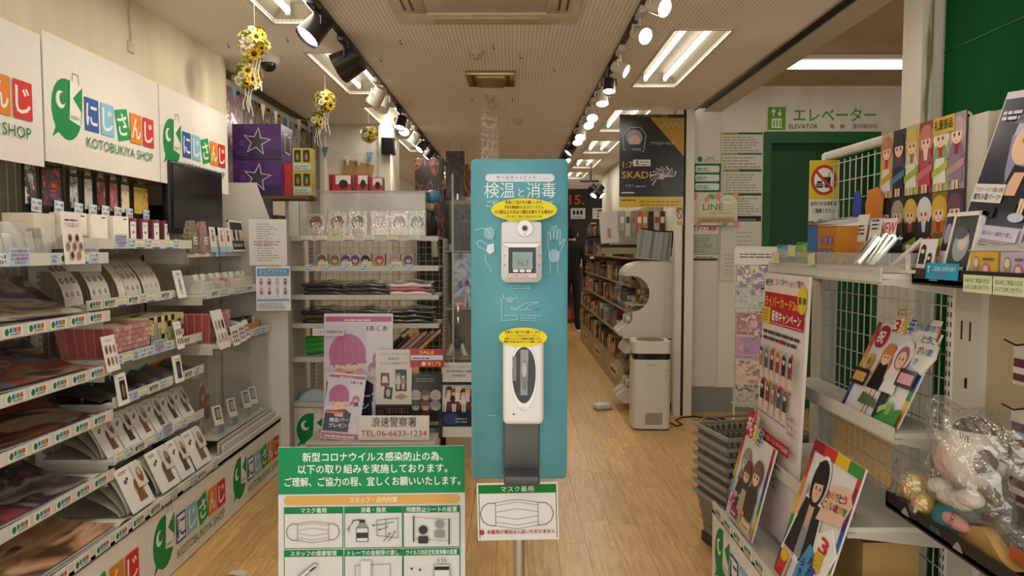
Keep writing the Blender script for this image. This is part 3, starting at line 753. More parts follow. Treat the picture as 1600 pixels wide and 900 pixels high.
basket((-1.66, 4.18, .972), .30, .26, .165, 'd09a94', 'taller pink woven basket on the shelf above the display case')
t = thing('checkered_box', (-1.715, 3.64, 1.022), FACE_R, 'yellow and black checkered open box next to the pink basket', 'box')
m = MB(); w_, d_, h_ = .33, .2, .145
for q in ((-w_ / 2, w_ / 2, 0, .004), (-w_ / 2, w_ / 2, d_ - .004, d_), (-w_ / 2, -w_ / 2 + .004, 0, d_), (w_ / 2 - .004, w_ / 2, 0, d_)): m.box(*q, 0, h_, 'c9c07a')
m.box(-w_ / 2, w_ / 2, 0, d_, 0, .004, '8a8450')
obj('walls', m, 'cardboard', t)
ck = Art(w_, h_, None); ck.mb = MB(); r2 = random.Random(8)
for i in range(10):
    for j in range(5):
        c = r2.choice(['1d1b1a', 'd8d088', 'b9b47a', '9aa08a', '24221f', 'cfc67e'])
        if r2.random() < .75: ck.rect(-w_ / 2 + i * w_ / 10, -w_ / 2 + (i + 1) * w_ / 10, j * h_ / 5, (j + 1) * h_ / 5, c)
ck.layer = 1; ck.obj('checks', (0, -.0005, 0), parent=t, kind='stuff')
obj('bag_heap', MB().ell((0, d_ / 2, h_ * .7), w_ * .45, d_ * .42, h_ * .38, '6f6c5c'), 'bagged', t)
def dot_card(loc, w, h, rows, cols_, dots, label, lean=R(10), head='', rz=FACE_R):
    a = Art(w, h, 'ebe5de', .003)
    if head: a.text(head, 0, h * .84, h * .055, '4a4440', w * .6)
    for r_ in range(rows):
        for c_ in range(cols_):
            a.ell(-w * .5 + w * (c_ + .7) / (cols_ + .4), h * .12 + (h * .66) * (r_ + .5) / rows, w * .27 / cols_, h * .26 / rows * 1.0, dots[(r_ * cols_ + c_) % len(dots)], 10)
    return a.obj('product_card', loc, rz, lean, label=label, cat='card')
dot_card((-1.665, 3.06, .985), .10, .15, 2, 3, ['6a4a3a', '8a6a5a', 'a08a7a'], 'white card with six brown ovals at the front corner of the pink basket', head='ランダム缶バッジ')
dot_card((-1.67, 3.70, .99), .075, .14, 2, 3, ['5a4a48', '7a6a68'], 'white card with six grey ovals in front of the checkered box', head='アクリル')
dot_card((-1.60, 4.09, .94), .15, .22, 2, 3, ['c8a468', 'a07a5a', '9a8aa0', 'c0a868', '8a7a98', '2c2a2a'], 'tall white card with six portrait ovals leaning on the far pink basket', R(14))
for k, (yy, w_) in enumerate(((4.255, .10), (4.36, .10), (4.44, .075))):
    dot_card((-1.596, yy, .935 + .008 * k), w_, .115, 3, 3, ['8a4a44', '5a4a6a', '7a5a50', '3a3438'], 'small white card with rows of portrait dots, %s of three above the display case' % ORD[k], R(12))
# wooden tray of black charms
t = thing('wooden_tray', (-1.66, 4.66, .972), FACE_R, 'shallow wooden tray of black charms above the display case', 'tray')
m = MB()
for q in ((-.18, .18, 0, .008, .05), (-.18, .18, .16, .168, .06), (-.18, -.172, 0, .168, .055), (.172, .18, 0, .168, .055)): m.box(*q[:4], 0, q[4], 'b98a48')
m.box(-.18, .18, 0, .168, 0, .006, 'a87a3c'); obj('tray_box', m, 'cardboard', t)
for k in range(7):
    obj('charm_bag', MB().prismx([(.03, .02), (.03, .07 + .01 * (k % 3)), (.10, .085), (.13, .02)], -.16 + .045 * k, -.12 + .045 * k, '2b2a2a' if k % 3 else 'd8d4cc'), 'bagged', t)
# bagged dark goods on the fourth shelf with phone-strap cards
r2 = random.Random(5)
for k in range(6):
    yy = 3.12 + .145 * k
    m = MB(); m.grid(lambda u, v: (-.02 - .28 * v, -.09 + .18 * u, .012 + .035 * math.sin(PI * u) * math.sin(PI * v) + .05 * v + .008 * math.sin(9 * u + 5 * v + k)), 8, 8, ['2e2a2a', '3a3533', '24221f', '4a4542', '5a5552', '35312f'][k])
    m.grid(lambda u, v: (-.02 - .28 * v, -.09 + .18 * u, .008), 1, 1, '2a2826')
    obj('bagged_cloth', m, 'bagged', loc=(-1.69, yy, .84), label='dark bagged cloth, %s from the left on the fourth shelf of the middle unit' % ORD[k], cat='bagged goods', group='dark bagged cloths')
for k, (yy, z) in enumerate(((3.13, .828), (3.66, .828))):
    a = Art(.075, .135, 'ece8e2', .01); a.rect(-.022, .022, .02, .105, '2a2426' if k == 0 else '2a2c38'); a.lines(-.025, .025, .113, .125, 1, '6a6460', .2); a.ell(0, .06, .013, .03, '8a6a62' if k == 0 else '5a5a72', 10)
    a.obj('phone_case_card', (-1.66, yy, z), FACE_R, R(8), label='white card picturing a dark phone case, %s on the fourth shelf' % ('near one' if k == 0 else 'far one'), cat='card', group='phone case cards')
# flip card books on the fifth shelf and on the deck
cols5 = [('7a5238', 'b8a090'), ('4a4038', '8a7a6a'), ('8a5a34', 'c0aa90'), ('6a5a44', '9a8a7a'), ('5a4a3a', 'b09a84'), ('7a6454', 'a8988a')]
def flip(loc, w, h, k, label, ghosts=3, lean=R(28)):
    t = thing('card_book', loc, FACE_R, label, 'card display', 'curling card displays')
    for g in range(ghosts):
        ln = .5 + .28 * g
        m = MB(); m.grid(lambda u, v: ((u - .5) * w - .015 * (g + 1), .02 + h * .9 * math.sin(ln) * v ** 1.5 + .008 * g, .002 + h * .95 * math.cos(ln) * v), 2, 6, ['b9b2a4', '9a9486', 'a8a294'][g])
        obj('back_card', m, 'gloss', t)
    a = Art(w, h, 'e4dfd8', .003); a.lines(-w * .4, -w * .02, h * .86, h * .94, 2, '5a5652', .3)
    c1, c2 = cols5[k % 6]
    a.ell(w * .12, h * .40, w * .19, h * .25, c2, 12); a.ell(w * .10, h * .50, w * .13, h * .15, c1, 12); a.poly([(w * -.06, h * .14), (w * .30, h * .14), (w * .22, h * .42), (0, h * .42)], c1)
    a.ell(-w * .27, h * .68, w * .07, h * .05, '6a6460', 7); a.ell(-w * .17, h * .73, w * .05, h * .04, '4a4642', 6)
    o = a.obj('front_card', (0, 0, 0), 0, lean, parent=t)
    b = Art(w * .42, h * .55, 'd6d2c8', .004); b.ell(0, h * .26, w * .12, h * .18, c1, 10); b.ell(0, h * .33, w * .08, h * .09, c2, 10)
    b.obj('charm_pack', (w * .30, -.008, h * .42), 0, 0, 'gloss', parent=o)
for k in range(6):
    flip((-1.72, 3.16 + .145 * k, .602), .135, .175, k, 'curling white charm display card, %s from the left on the fifth shelf' % ORD[k], 3 if k < 2 else 1)
for k, yy in enumerate((3.16, 3.42, 3.60, 3.79)):
    flip((-1.605, yy, .37), .19 if k != 2 else .15, .20, k + 2, 'curling white charm display card, %s from the left on the bottom deck' % ORD[k], 3 if k == 0 else 1, R(24))
# logo board leaning behind the lower shelf, standing cut-outs inside the case
a = Art(.85, .34, 'd8d0b8', .006); shop_logo(a, -.42, .02, .82)
a.obj('logo_board', (-1.83, 3.55, .62), FACE_R, R(3), label='logo board standing behind the charm cards of the fifth shelf', cat='sign', group='logo boards on the left wall')
for k, (yy, h_, c1, c2) in enumerate(((4.12, .30, '8a4a44', 'b89a80'), (4.19, .24, '6a5a50', '9a8a7a'), (4.64, .16, 'c09a90', 'b0a070'))):
    a = Art(.09, h_, None, .004); a.mb.prism([(-.035, 0), (.035, 0), (.04, h_ * .6), (.02, h_), (-.02, h_), (-.04, h_ * .6)], 0, .003, 'c8c2b0')
    a.fig(0, .005, h_ * .95, c1, c1, c2); a.obj('figure_standee', (-1.75, yy, .437), FACE_R, 0, 'gloss', label='flat acrylic figure standee, %s from the left inside the display case' % ORD[k], cat='standee', group='standees in the display case')
for k, yy in enumerate((4.15, 4.36, 4.60, 4.72)):
    t = thing('frame_stand', (-1.665, yy, .437), FACE_R - R(25), 'small white tilted card stand, %s from the left inside the display case' % ORD[k], 'card stand', 'card stands in the display case')
    f = Art(.06, .11, 'e8e4dc', .012); f.rect(-.02, .02, .03, .1, '4a4440'); f.rect(-.012, .016, .04, .09, 'a8a49a'); f.obj('card', (0, 0, .055), 0, R(15), parent=t)
    obj('foot', MB().prismx([(0, 0), (.01, .07), (.014, .07), (.06, 0)], -.018, .018, 'd6dad6'), 'acrylic', t)
    obj('ticket', MB().box(-.02, .02, -.012, -.010, .01, .05, '6a8a8a'), 'print', t)
# upper far shelf: pop cards, framed picture
for k, (yy, c) in enumerate(((4.06, ['a87a5a', '5a6a4a', 'd0a080']), (4.20, ['7a6a9a', 'b07a6a', '4a5a4a']))):
    t = thing('pop_box', (-1.755, yy, 1.475), FACE_R, 'small boxed pop-up display with %s art by the television' % ('warm' if k == 0 else 'violet'), 'display box', 'pop-up boxes by the television')
    obj('art', MB().prism([(-.05, 0), (.05, 0), (.05, .13), (.02, .175), (-.03, .17), (-.05, .13)], 0, .04), artmat(c, 40), t)
    obj('limit_ticket', RC['limit'], 'print', t, (.02, -.004, .04))
for k, yy in enumerate((4.34, 4.47, 4.57)):
    a = Art(.085, .15, 'e6dcd6', .003); a.fig(0, .03, .11, ('9a8a84', 'c08a70', '8a7a84')[k], ('8a8480', 'b87a68', '6a6470')[k]); a.rect(-.042, .042, 0, .035, '9cc4e0')
    a.obj('pop_card', (-1.75, yy, 1.472), FACE_R, R(6), label='upright pop card with blue foot, %s beside the framed picture' % ORD[k], cat='card', group='pop cards')
t = thing('picture_frame', (-1.745, 4.73, 1.475), FACE_R, 'white framed black and cream picture on the upper far shelf', 'picture frame')
f = MB()
for q in ((-.12, .12, 0, .012), (-.12, .12, .188, .20), (-.12, -.108, 0, .2), (.108, .12, 0, .2)): f.box(q[0], q[1], 0, .012, q[2], q[3], 'e6e2da')
obj('frame', f, 'paint', t, rot=(-R(8), 0, 0))
a = Art(.22, .18, '3a3634', .004); a.rect(-.10, .10, .06, .13, 'c8beb0'); a.ell(-.05, .10, .02, .045, '2c2828'); a.ell(.02, .09, .02, .04, '4a4440'); a.rect(.03, .10, .06, .09, 'c8a09a'); a.rect(-.1, .1, .02, .045, '6a6a72'); a.lines(-.08, .08, .025, .04, 1, 'c8c4bc', .2)
a.obj('picture', (0, .004, .01), 0, R(8), parent=t)
# clear bins on the second far shelf
for k in range(4):
    clear_bin('clear_bin', (-1.675, 4.12 + .21 * k, 1.246), .19, .14, .10, 'clear bin of small packs, %s from the left on the second far shelf' % ORD[k], [['b8b29a', 'a8a08a', 'c0baa8'], ['c08a80', 'b0605a', 'c8b8a8'], ['c09088', 'b87a74', 'c8b8b0'], ['c8b070', 'd0c8b8', 'b8b0a0']][k], group='clear bins on the second far shelf')
    for q in range(4): obj('header_card', MB().box(-.02, .02, 0, .001, 0, .035, 'd6cf8a' if q % 2 else 'cfd8e0'), 'print', None, (-1.74 - .01 * (q % 2), 4.12 + .21 * k - .07 + .046 * q, 1.318), (-.3, 0, FACE_R), label='small header card standing in the %s clear bin, %s from the left' % (ORD[k], ORD[q]), cat='card', group='header cards in the bins')
# television
t = thing('television', (-1.785, 4.22, 1.575), FACE_R, 'black flat television switched off below the far logo board', 'television')
m = MB(); m.rbox(-.35, .35, 0, .048, 0, .385, .012, '151414'); obj('casing', m, 'plastic', t)
obj('screen', MB().box(-.325, .325, -.004, .0, .03, .36, '0c0d10'), 'gloss', t)
obj('wall_bracket', MB().box(-.12, .12, .048, .30, .06, .16, '141414'), 'plastic', t)
cb_ = MB(); cb_.tube([(-2.0, 3.93, 1.62), (-1.93, 3.90, 1.58), (-1.90, 3.86, 1.56), (-1.97, 3.84, 1.50)], .006, '161412'); cb_.tube([(-1.99, 3.97, 1.46), (-1.98, 3.97, 1.3), (-1.99, 3.98, .98)], .006, '161412')
co_ = obj('power_cord', cb_, 'plastic', t); co_.matrix_parent_inverse = (Matrix.Translation(t.location) @ Euler(t.rotation_euler).to_matrix().to_4x4()).inverted()
# paper notices on the end panel
p = Art(.235, .30, 'dcd8d4', .0015); p.lines(-.07, .07, .03, .28, 16, 'a09a98', .5, .35); p.lines(-.09, .08, .13, .17, 2, 'c08a90', .2, .4)
p.obj('paper_notice', (-1.588, 4.80, 1.385), R(12), 0, label='sheet of small print hanging in a sleeve on the white end panel', cat='notice')
p = Art(.215, .29, 'd8d8dc', .002); p.rect(-.10, .10, .225, .275, '2f7ab2'); p.text('クリアファイル', 0, .25, .016, 'e8eef2', .17); p.text('プレゼントキャンペーン', 0, .233, .013, 'e8e07a', .18); p.rect(-.045, .05, .28, .292, 'd8b13c')
for k in range(8): p.fig(-.075 + .05 * (k % 4), .085 + .065 * (k // 4), .062, ('8a6a6a', 'b05a5a', 'c07a80', '3a3438')[k % 4], ('a84a50', '2c2a30', 'c8a0a0', '4a3a3a')[k % 4])
p.rect(-.10, .10, .065, .075, '2f7ab2'); p.lines(-.09, .09, .015, .055, 3, '9a9698', .3); p.obj('paper_notice', (-1.555, 4.79, 1.09), R(12), 0, 'gloss', label='blue headed gift campaign flyer below the hanging sheet of small print', cat='notice')
# ============================================================ shelving unit facing the entrance, glass cabinet beside it
CY, CX0, CX1 = 5.2, -1.56, -.50
gc = thing('shelving_unit', (0, 0, 0), 0, 'white shelving unit facing the entrance, with bagged clothes and a clear case on top', 'shelves')
m = MB()
y = 0
x = CX0 + .06
while x < CX1: m.cyl((x, CY + .36, .36), (x, CY + .36, 1.55), .0022, 'c8c2b4', 4, caps=False); x += .05
z = .4
while z < 1.55: m.cyl((CX0 + .03, CY + .364, z), (CX1 - .02, CY + .364, z), .0022, 'c8c2b4', 4, caps=False); z += .05
obj('wire_panel', m, 'paint', gc)
obj('side_panel', MB().box(CX0 - .03, CX0 - .005, CY - .02, CY + .40, 0, 1.92, 'e0dacd'), 'paint', gc)
for xx in (CX0 + .05, CX1 + .0):
    u = MB(); u.box(xx - .02, xx + .02, CY + .34, CY + .38, 0, 1.57, 'd8d2c6'); z = .4
    while z < 1.5:
        for q in (-.007, .007): u.box(xx + q - .002, xx + q + .002, CY + .338, CY + .34, z, z + .016, '3a362f')
        z += .03
    obj('upright', u, 'paint', gc)
CZ = [1.56, 1.348, 1.145, .942, .70, .378]
cshelf = []
for k, z in enumerate(CZ):
    m = MB(); m.box(CX0, CX1 - .02, CY, CY + .35, z, z + .018, 'dad4c8'); m.box(CX0, CX1 - .02, CY - .006, CY, z - .012, z + .022, 'ded8ca')
    cshelf.append(obj('shelf', m, 'paint', gc))
b = MB(); b.box(CX0, CX1 - .02, CY + .012, CY + .36, 0, .366, 'd8d2c6'); obj('base', b, 'paint', gc)
kp = Art(CX1 - CX0 - .02, .355, 'e2ddd2', .01); shop_logo(kp, -.50, .0, .82, True); kp.obj('kick_panel', ((CX0 + CX1) / 2 - .01, CY, .005), 0, parent=gc)
def row_tickets(z, xs, kind, par): 
    for x in xs: obj('price_card', RC[kind], 'print', par, (x, CY - .008, z - .012))
row_tickets(CZ[0], [at(p, 372, Y=CY).x for p in (480, 503, 545, 577, 613, 647)], 'price', cshelf[0])
row_tickets(CZ[1], [at(p, 420, Y=CY).x for p in (483, 511, 538, 567, 611, 640)], 'limit', cshelf[1])
# clear case on top with six bagged plaques
t = thing('display_case', (0, 0, 0), 0, 'clear acrylic case of bagged picture plaques on top of the facing unit', 'display case')
z0, z1 = CZ[0] + .025, 1.895; xa, xb = at(466, 300, Y=CY).x, at(664, 300, Y=CY).x
obj('front_pane', MB().box(xa, xb, CY + .012, CY + .015, z0, z1), 'acrylic', t); obj('top_pane', MB().box(xa, xb, CY + .012, CY + .34, z1, z1 + .004), 'acrylic', t)
obj('side_pane', MB().box(xa, xa + .003, CY + .015, CY + .34, z0, z1), 'acrylic', t); obj('side_pane', MB().box(xb, xb + .003, CY + .015, CY + .34, z0, z1), 'acrylic', t)
e = MB()
for q in ((xa, xb, CY + .01, CY + .016, z1 - .002, z1 + .006), (xa - .002, xa + .004, CY + .01, CY + .016, z0, z1), (xb - .002, xb + .004, CY + .01, CY + .016, z0, z1), (xb, xb + .006, CY + .016, CY + .34, z1, z1 + .006)): e.box(*q, 'a8a496')
obj('pane_edges', e, 'plastic', t)
obj('back_sheet', MB().grid(lambda u, v: (xa + .1 + u * (xb - xa - .13), CY + .31 - .01 * math.sin(9 * u), z0 + .05 + v * .28 - .012 * math.sin(PI * u)), 12, 3, 'dcd8d0'), 'fabric', t)
pc_ = [('8a4a5a', 'd8b8b8'), ('6a4a30', 'd0b898'), ('3a3a44', 'b8a8a0'), ('b8a8a8', 'e0d8d4'), ('8a5a4a', 'd0b8ac'), ('5a6a6a', 'c8d0cc')]
for k, px in enumerate((492, 526, 558, 593, 623, 651)):
    x = at(px, 350, Y=CY + .06).x; w_ = .125
    t = thing('bagged_plaque', (x, CY + .07, z0), 0, 'bagged picture plaque, %s from the left in the case on top of the facing unit' % ORD[k], 'plaque', 'bagged plaques')
    a = Art(w_, .165, 'd0cabc', .012); a.bust(0, .01, .14, pc_[k][0], pc_[k][1]); a.obj('plaque', (0, 0, 0), 0, R(12), 'gloss', parent=t)
    obj('bag', MB().grid(lambda u, v: ((u - .5) * (w_ + .015), -.012 + .045 * v + .004 * math.sin(17 * u + 9 * v + k), .003 + .175 * v), 6, 6), 'film', t)
# cases of portrait badges on the second shelf
bc = ['7a5a4a', '8a6a54', '6a4a8a', '7a4a8a', '3a3a4a', 'c04a54', 'd08aa0', '6a5a84']
for k, px in enumerate((503, 523, 540, 555, 571, 593, 617, 638)):
    x = at(px, 400, Y=CY + .05).x
    t = thing('badge_pack', (x, CY + .05, CZ[1] + .018), 0, 'clear round portrait pack, %s from the left on the facing unit' % ORD[k], 'badge pack', 'round portrait packs')
    obj('pack', MB().rbox(-.038, .038, 0, .05, 0, .09, .004, 'b8aca0'), 'gloss', t)
    a = Art(.07, .08, None, y=-.001); a.ell(0, .048, .032, .034, bc[k]); a.ell(0, .044, .018, .022, 'd8b8a0'); a.poly([(-.02, .05), (.02, .05), (.016, .068), (-.016, .068)], bc[k]); a.obj('portrait', (0, 0, 0), parent=t)
    if k % 2 == 0: obj('price_label', RC['price'], 'print', t, (.01, -.006, -.004))
# folded bagged clothes on the lower shelves
def folded(x, z, w, h, col, label, tagc='e6e0d8', col2=None, n=3):
    t = thing('bagged_clothes', (x, CY + .02, z), 0, label, 'bagged clothes', 'bagged folded clothes on the facing unit')
    for k in range(n):
        m = MB(); sh = random.uniform(-.01, .01); hh = h / n
        m.grid(lambda u, v: ((u - .5) * w + sh, .30 * v, hh * k + hh * (.25 + .75 * math.sin(PI * min(1, max(0, .08 + .84 * u))) ** .4) + .006 * math.sin(11 * u + k) + .01 * v), 10, 4, col if k % 2 == 0 else (col2 or col))
        m.grid(lambda u, v: ((u - .5) * w + sh, -.012 * math.sin(PI * v), hh * k + v * hh * (.25 + .75 * math.sin(PI * min(1, max(0, .08 + .84 * u))) ** .4) + .006 * math.sin(11 * u + k) * v), 10, 3, col if k % 2 == 0 else (col2 or col))
        obj('garment', m, 'bagged', t)
    tg = Art(.13, .07, tagc, .001); tg.rect(-.05, .02, .02, .055, '1d1c1c'); tg.ell(-.015, .036, .012, .014, 'd8cfc4'); tg.obj('tag', (w * .05, .03, h + .012), R(-8), R(86), parent=t)
    return t
cw = [(at(p, 465, Y=CY).x) for p in (500, 567, 637)]
cn = [['black', '2a2626'], ['charcoal', '34302c'], ['pink and white', 'd8c4c4']]
for k in range(3):
    folded(cw[k] + .02, CZ[2] + .018, .29, .085, cn[k][1], '%s bagged clothes on the third shelf of the facing unit' % cn[k][0], col2='b04a5a' if k == 2 else None)
for k in range(3):
    folded(cw[k] + .02, CZ[3] + .018, .30, .10, ('241f1c', '2a2725', '262322')[k], '%s bagged black clothes on the fourth shelf of the facing unit' % ('left stack of gold-trimmed' if k == 0 else ('middle stack of', 'right stack of')[k - 1]), col2='4a3a22' if k == 0 else None)
t = thing('bagged_clothes', (at(497, 555, Y=CY).x, CY + .05, CZ[4] + .02), 0, 'bright green bagged towels at the left end of the fifth shelf', 'bagged clothes', 'bagged folded clothes on the facing unit')
for k in range(3): obj('towel', MB().cyl((-.12, .10 + .0 * k, .03 + .035 * k), (.16, .10, .06 + .045 * k), .034, '2f9a34', 10), 'bagged', t)
for k in range(6):
    px = 620 + 11 * k; c = ('2a2628', '3a3032', 'c08a90', 'd0a0a4', '8a5a5a', 'd09a64')[k]
    p = at(px, 545, Y=CY + .1)
    m = MB(); m.cyl((0, 0, 0), (.13, .02, .12), .016, c, 8); m.cyl((.13, .02, .12), (.15, .024, .138), .016, 'd8d0c4', 8, .004)
    obj('rolled_poster', m, 'bagged', loc=(p.x - .09, CY + .08 + .01 * k, CZ[4] + .035 + .006 * k), label='rolled poster, %s from the left leaning on the fifth shelf of the facing unit' % ORD[k], cat='rolled poster', group='rolled posters')
t = thing('bagged_clothes', (at(500, 620, Y=CY).x, CY + .04, CZ[5] + .02), 0, 'pale blue bagged cloth slumped on the bottom shelf of the facing unit', 'bagged clothes', 'bagged folded clothes on the facing unit')
obj('cloth', MB().grid(lambda u, v: (-.16 + .40 * u, .28 * v, .02 + .16 * u * (1 - .3 * v) + .03 * math.sin(8 * u + 4 * v) + .02 * math.sin(15 * v)), 12, 8, '8fa6b4').grid(lambda u, v: (-.16 + .40 * u, -.01, v * (.02 + .16 * u + .03 * math.sin(8 * u))), 12, 2, 'a8b8c0'), 'bagged', t)
obj('pebble_bag', MB().ell((.05, .04, .05), .12, .05, .05, 'a89a84'), 'bagged', t)

# glass cabinet of figures
DX0, DX1 = -.475, -.02
cab = thing('glass_cabinet', (0, 0, 0), 0, 'tall glass cabinet of model figures right behind the blue sign', 'cabinet')
obj('base', MB().box(DX0, DX1, CY + .02, CY + .45, 0, .42, 'd2bf9a'), 'paint', cab)
obj('back_panel', MB().box(DX0, DX1, CY + .44, CY + .45, .42, 1.86, '8a8468'), 'paint', cab)
obj('glass_front', MB().box(DX0 + .06, DX1, CY + .02, CY + .026, .42, 1.86), 'acrylic', cab)
obj('side_glass', MB().box(DX0, DX0 + .006, CY + .026, CY + .44, .42, 1.86), 'acrylic', cab)
obj('corner_post', MB().box(DX0 + .05, DX0 + .062, CY + .015, CY + .03, .42, 2.02, 'a8b0a4'), 'plastic', cab)
for z in (.70, 1.06, 1.47): obj('glass_shelf', MB().box(DX0, DX1, CY + .03, CY + .43, z, z + .008, 'b8bca8'), 'bin', cab)
for z in (1.07, 1.86, .99): obj('hinge', MB().rbox(DX0 + .085, DX0 + .10, CY - .002, CY + .02, z - .03, z + .02, .003, 'c8c8c4'), 'metal', cab)
# diorama contents
gr = artmat(['171c14', '2a3826', '1f241c', '4a4e46', '222a20', '4e524a', '1a1c1a'], 30, .6)
for k, (za, zb, nm) in enumerate(((1.478, 1.83, 'dark green model jungle filling the top of the glass cabinet'),)):
    m = MB(); r2 = random.Random(k)
    for q in range(90):
        x = r2.uniform(DX0 + .07, DX1 - .04); yy = r2.uniform(CY + .08, CY + .40); hh = (.35 + .65 * (yy - CY) / .4) * r2.uniform(.4, 1.0) * (zb - za); r_ = r2.uniform(.012, .04)
        m.prismz([(x + r_ * r2.uniform(.6, 1.2) * math.cos(t_), yy + r_ * r2.uniform(.6, 1.2) * math.sin(t_)) for t_ in [2 * PI * i / 6 for i in range(6)]], za, za + hh, '3a4034')
        if q % 3 == 0: m.ell((x, yy, za + hh), r_ * 1.3, r_ * 1.3, r_, '3a4034', 7, 5)
    m.box(DX0 + .02, DX1 - .02, CY + .41, CY + .43, za, zb, '2a2c28')
    obj('model_diorama', m, gr, label=nm, cat='diorama', kind='stuff')
p = MB(); p.box(DX0 + .03, DX1 - .02, CY + .34, CY + .345, 1.075, 1.46)
obj('scenic_poster', p, artmat(['2f5a94', '5a86b4', 'b8c4cc', '8a9498', '3a4a6a'], 5, .3), label='blue sky picture standing on the second cabinet shelf', cat='picture')
for k, (px, py, c) in enumerate(((718, 481, 'a8503c'), (712, 402, '8a8c90'))):
    pp_ = at(px, py, Y=CY + .2); obj('small_plate', MB().box(-.05, .05, 0, .01, 0, .05, c).box(-.03, .03, -.001, 0, .01, .03, 'c8b8a8'), 'gloss', loc=(pp_.x, CY + .2, (1.069, 1.479)[k]), label=('small red name plate in the glass cabinet', 'small grey name plate in the glass cabinet')[k], cat='plate')
t = thing('model_figure', (at(714, 530, Y=CY + .15).x, CY + .16, .708), 0, 'spiky dark blue and white model figure on the lower cabinet shelf', 'figure')
m = MB(); m.ell((0, 0, .10), .04, .03, .045, '3a4250'); m.ell((.04, -.02, .13), .022, .02, .025, '52607a')
for q in (-1, 1): m.cyl((q * .03, 0, .09), (q * .06, -.01, .0), .014, 'd8d4c8', 8, .02)
m.cyl((-.02, 0, .09), (-.05, .02, 0), .013, 'c8c4b8', 8, .02)
obj('body', m, 'plastic', t)
for q in range(5): obj('spike', MB().cyl((-.01, .0, .12), (-.05 + .02 * q, .02, .24 + .02 * (q % 2)), .008, '3f5578', 5, .001), 'plastic', t)
obj('stand', MB().box(-.07, .07, -.04, .04, -.0005, .006, '8a7a54'), 'plastic', t)
t = thing('model_figure', (at(730, 440, Y=CY + .2).x, CY + .2, 1.069), 0, 'small violet and white winged figure on the second cabinet shelf', 'figure')
m = MB(); m.ell((0, 0, .12), .022, .02, .035, 'c8c4cc'); m.ell((0, 0, .172), .017, .017, .02, '4a3a6a')
for q in (-1, 1): m.cyl((q * .01, 0, .10), (q * .02, 0, 0), .009, 'b8b4bc', 8, .011)
obj('body', m, 'plastic', t)
for q in range(5): obj('wing', MB().ell((-.05 + .025 * q, .01, .16 + .02 * (q % 2)), .02, .006, .028, ('6a5a9a', 'b8a0c0', '8a3a4a', 'd0ccd4', '4a4a7a')[q], 8, 6), 'plastic', t)
# low table with posters and the police notice
tb = thing('poster_table', (0, 0, 0), 0, 'low clear topped table carrying posters in front of the facing unit', 'table')
TX0, TX1, TY0, TY1, TZ = -1.24, -.46, 4.34, 4.72, .335
obj('table_top', MB().rbox(TX0, TX1, TY0, TY1, TZ - .02, TZ, .006, 'b8b4a8'), 'gloss', tb)
obj('apron', MB().box(TX0 + .03, TX1 - .03, TY0 + .03, TY1 - .03, TZ - .10, TZ - .02, 'a8a294'), 'paint', tb)
for xx in (TX0 + .04, TX1 - .07):
    for yy in (TY0 + .04, TY1 - .07): obj('leg', MB().box(xx, xx + .03, yy, yy + .03, 0, TZ - .1, 'a8a294'), 'paint', tb)
YP = 4.62
def pos(px, py, Y=YP): return at(px, py, Y=Y)
def art_poster(w, h, hair, bg, big=True):
    a = Art(w, h, 'd8d0dc', .006)
    a.rect(-w * .48, w * .48, h * .93, h * .975, 'b05a84'); a.lines(-w * .2, w * .2, h * .938, h * .965, 1, 'e8d0dc', .1)
    a.text('湊あくあ', w * .24, h * .855, h * .038, '26243a', w * .36, bold=.02); a.rect(-w * .5, w * .12, h * .50, h * .92, 'c9c2d4')
    a.ell(-w * .16, h * .66, w * .27, h * .17, hair); a.ell(-w * .14, h * .55, w * .20, h * .12, 'ecc6ae')
    a.poly([(-w * .42, h * .56), (w * .12, h * .58), (w * .08, h * .72), (-w * .32, h * .76)], hair)
    for q in range(4): a.line([(-w * .30 + q * w * .08, h * .78 - abs(q - 1.5) * h * .01), (-w * .34 + q * w * .11, h * .60)], w * .012, 'a8557f')
    a.line([(-w * .27, h * .555), (-w * .22, h * .57), (-w * .17, h * .558)], w * .012, '5a3a44'); a.line([(-w * .11, h * .56), (-w * .06, h * .575), (-w * .01, h * .562)], w * .012, '5a3a44'); a.line([(-w * .18, h * .505), (-w * .13, h * .495), (-w * .08, h * .507)], w * .012, 'a8504c')
    a.ell(-w * .28, h * .525, w * .05, h * .014, 'e0988c'); a.ell(w * .02, h * .525, w * .045, h * .014, 'e0988c')
    a.poly([(-w * .48, h * .12), (w * .20, h * .12), (w * .22, h * .40), (w * .05, h * .46), (-w * .46, h * .42)], '2d2a4a')
    a.poly([(-w * .2, h * .34), (w * .02, h * .34), (w * .02, h * .44), (-w * .24, h * .44)], 'e0b8a0')
    a.bust(w * .30, h * .52, h * .16, hair, '3a3454'); a.bust(w * .22, h * .46, h * .13, hair, 'd8d4e0', 'e8c4ac')
    a.poly([(-w * .46, h * .375), (w * .06, h * .395), (w * .06, h * .445), (-w * .46, h * .425)], 'b8302c'); a.lines(-w * .42, w * .02, h * .39, h * .42, 1, 'e8c46a', .1)
    a.text('限定パーツ', 0, h * .27, h * .05, 'f0ecf0', w * .62, bold=.03, rot=.08); a.text('プレゼント!!', w * .02, h * .19, h * .05, 'f0ecf0', w * .66, bold=.03, rot=.08)
    a.rect(-w * .48, w * .48, h * .02, h * .095, 'b05a84'); a.lines(-w * .4, w * .4, h * .035, h * .08, 1, 'e8d0dc', .1)
    return a
p0, p1 = pos(506, 690), pos(612, 507)
a = art_poster(p1.x - p0.x, p1.z - p0.z, 'b8618f', 'c9c2d4'); a.obj('promo_poster', ((p0.x + p1.x) / 2, YP, TZ + .0), 0, R(4), 'gloss', label='large promotional poster with a pink haired face on the low table', cat='poster')
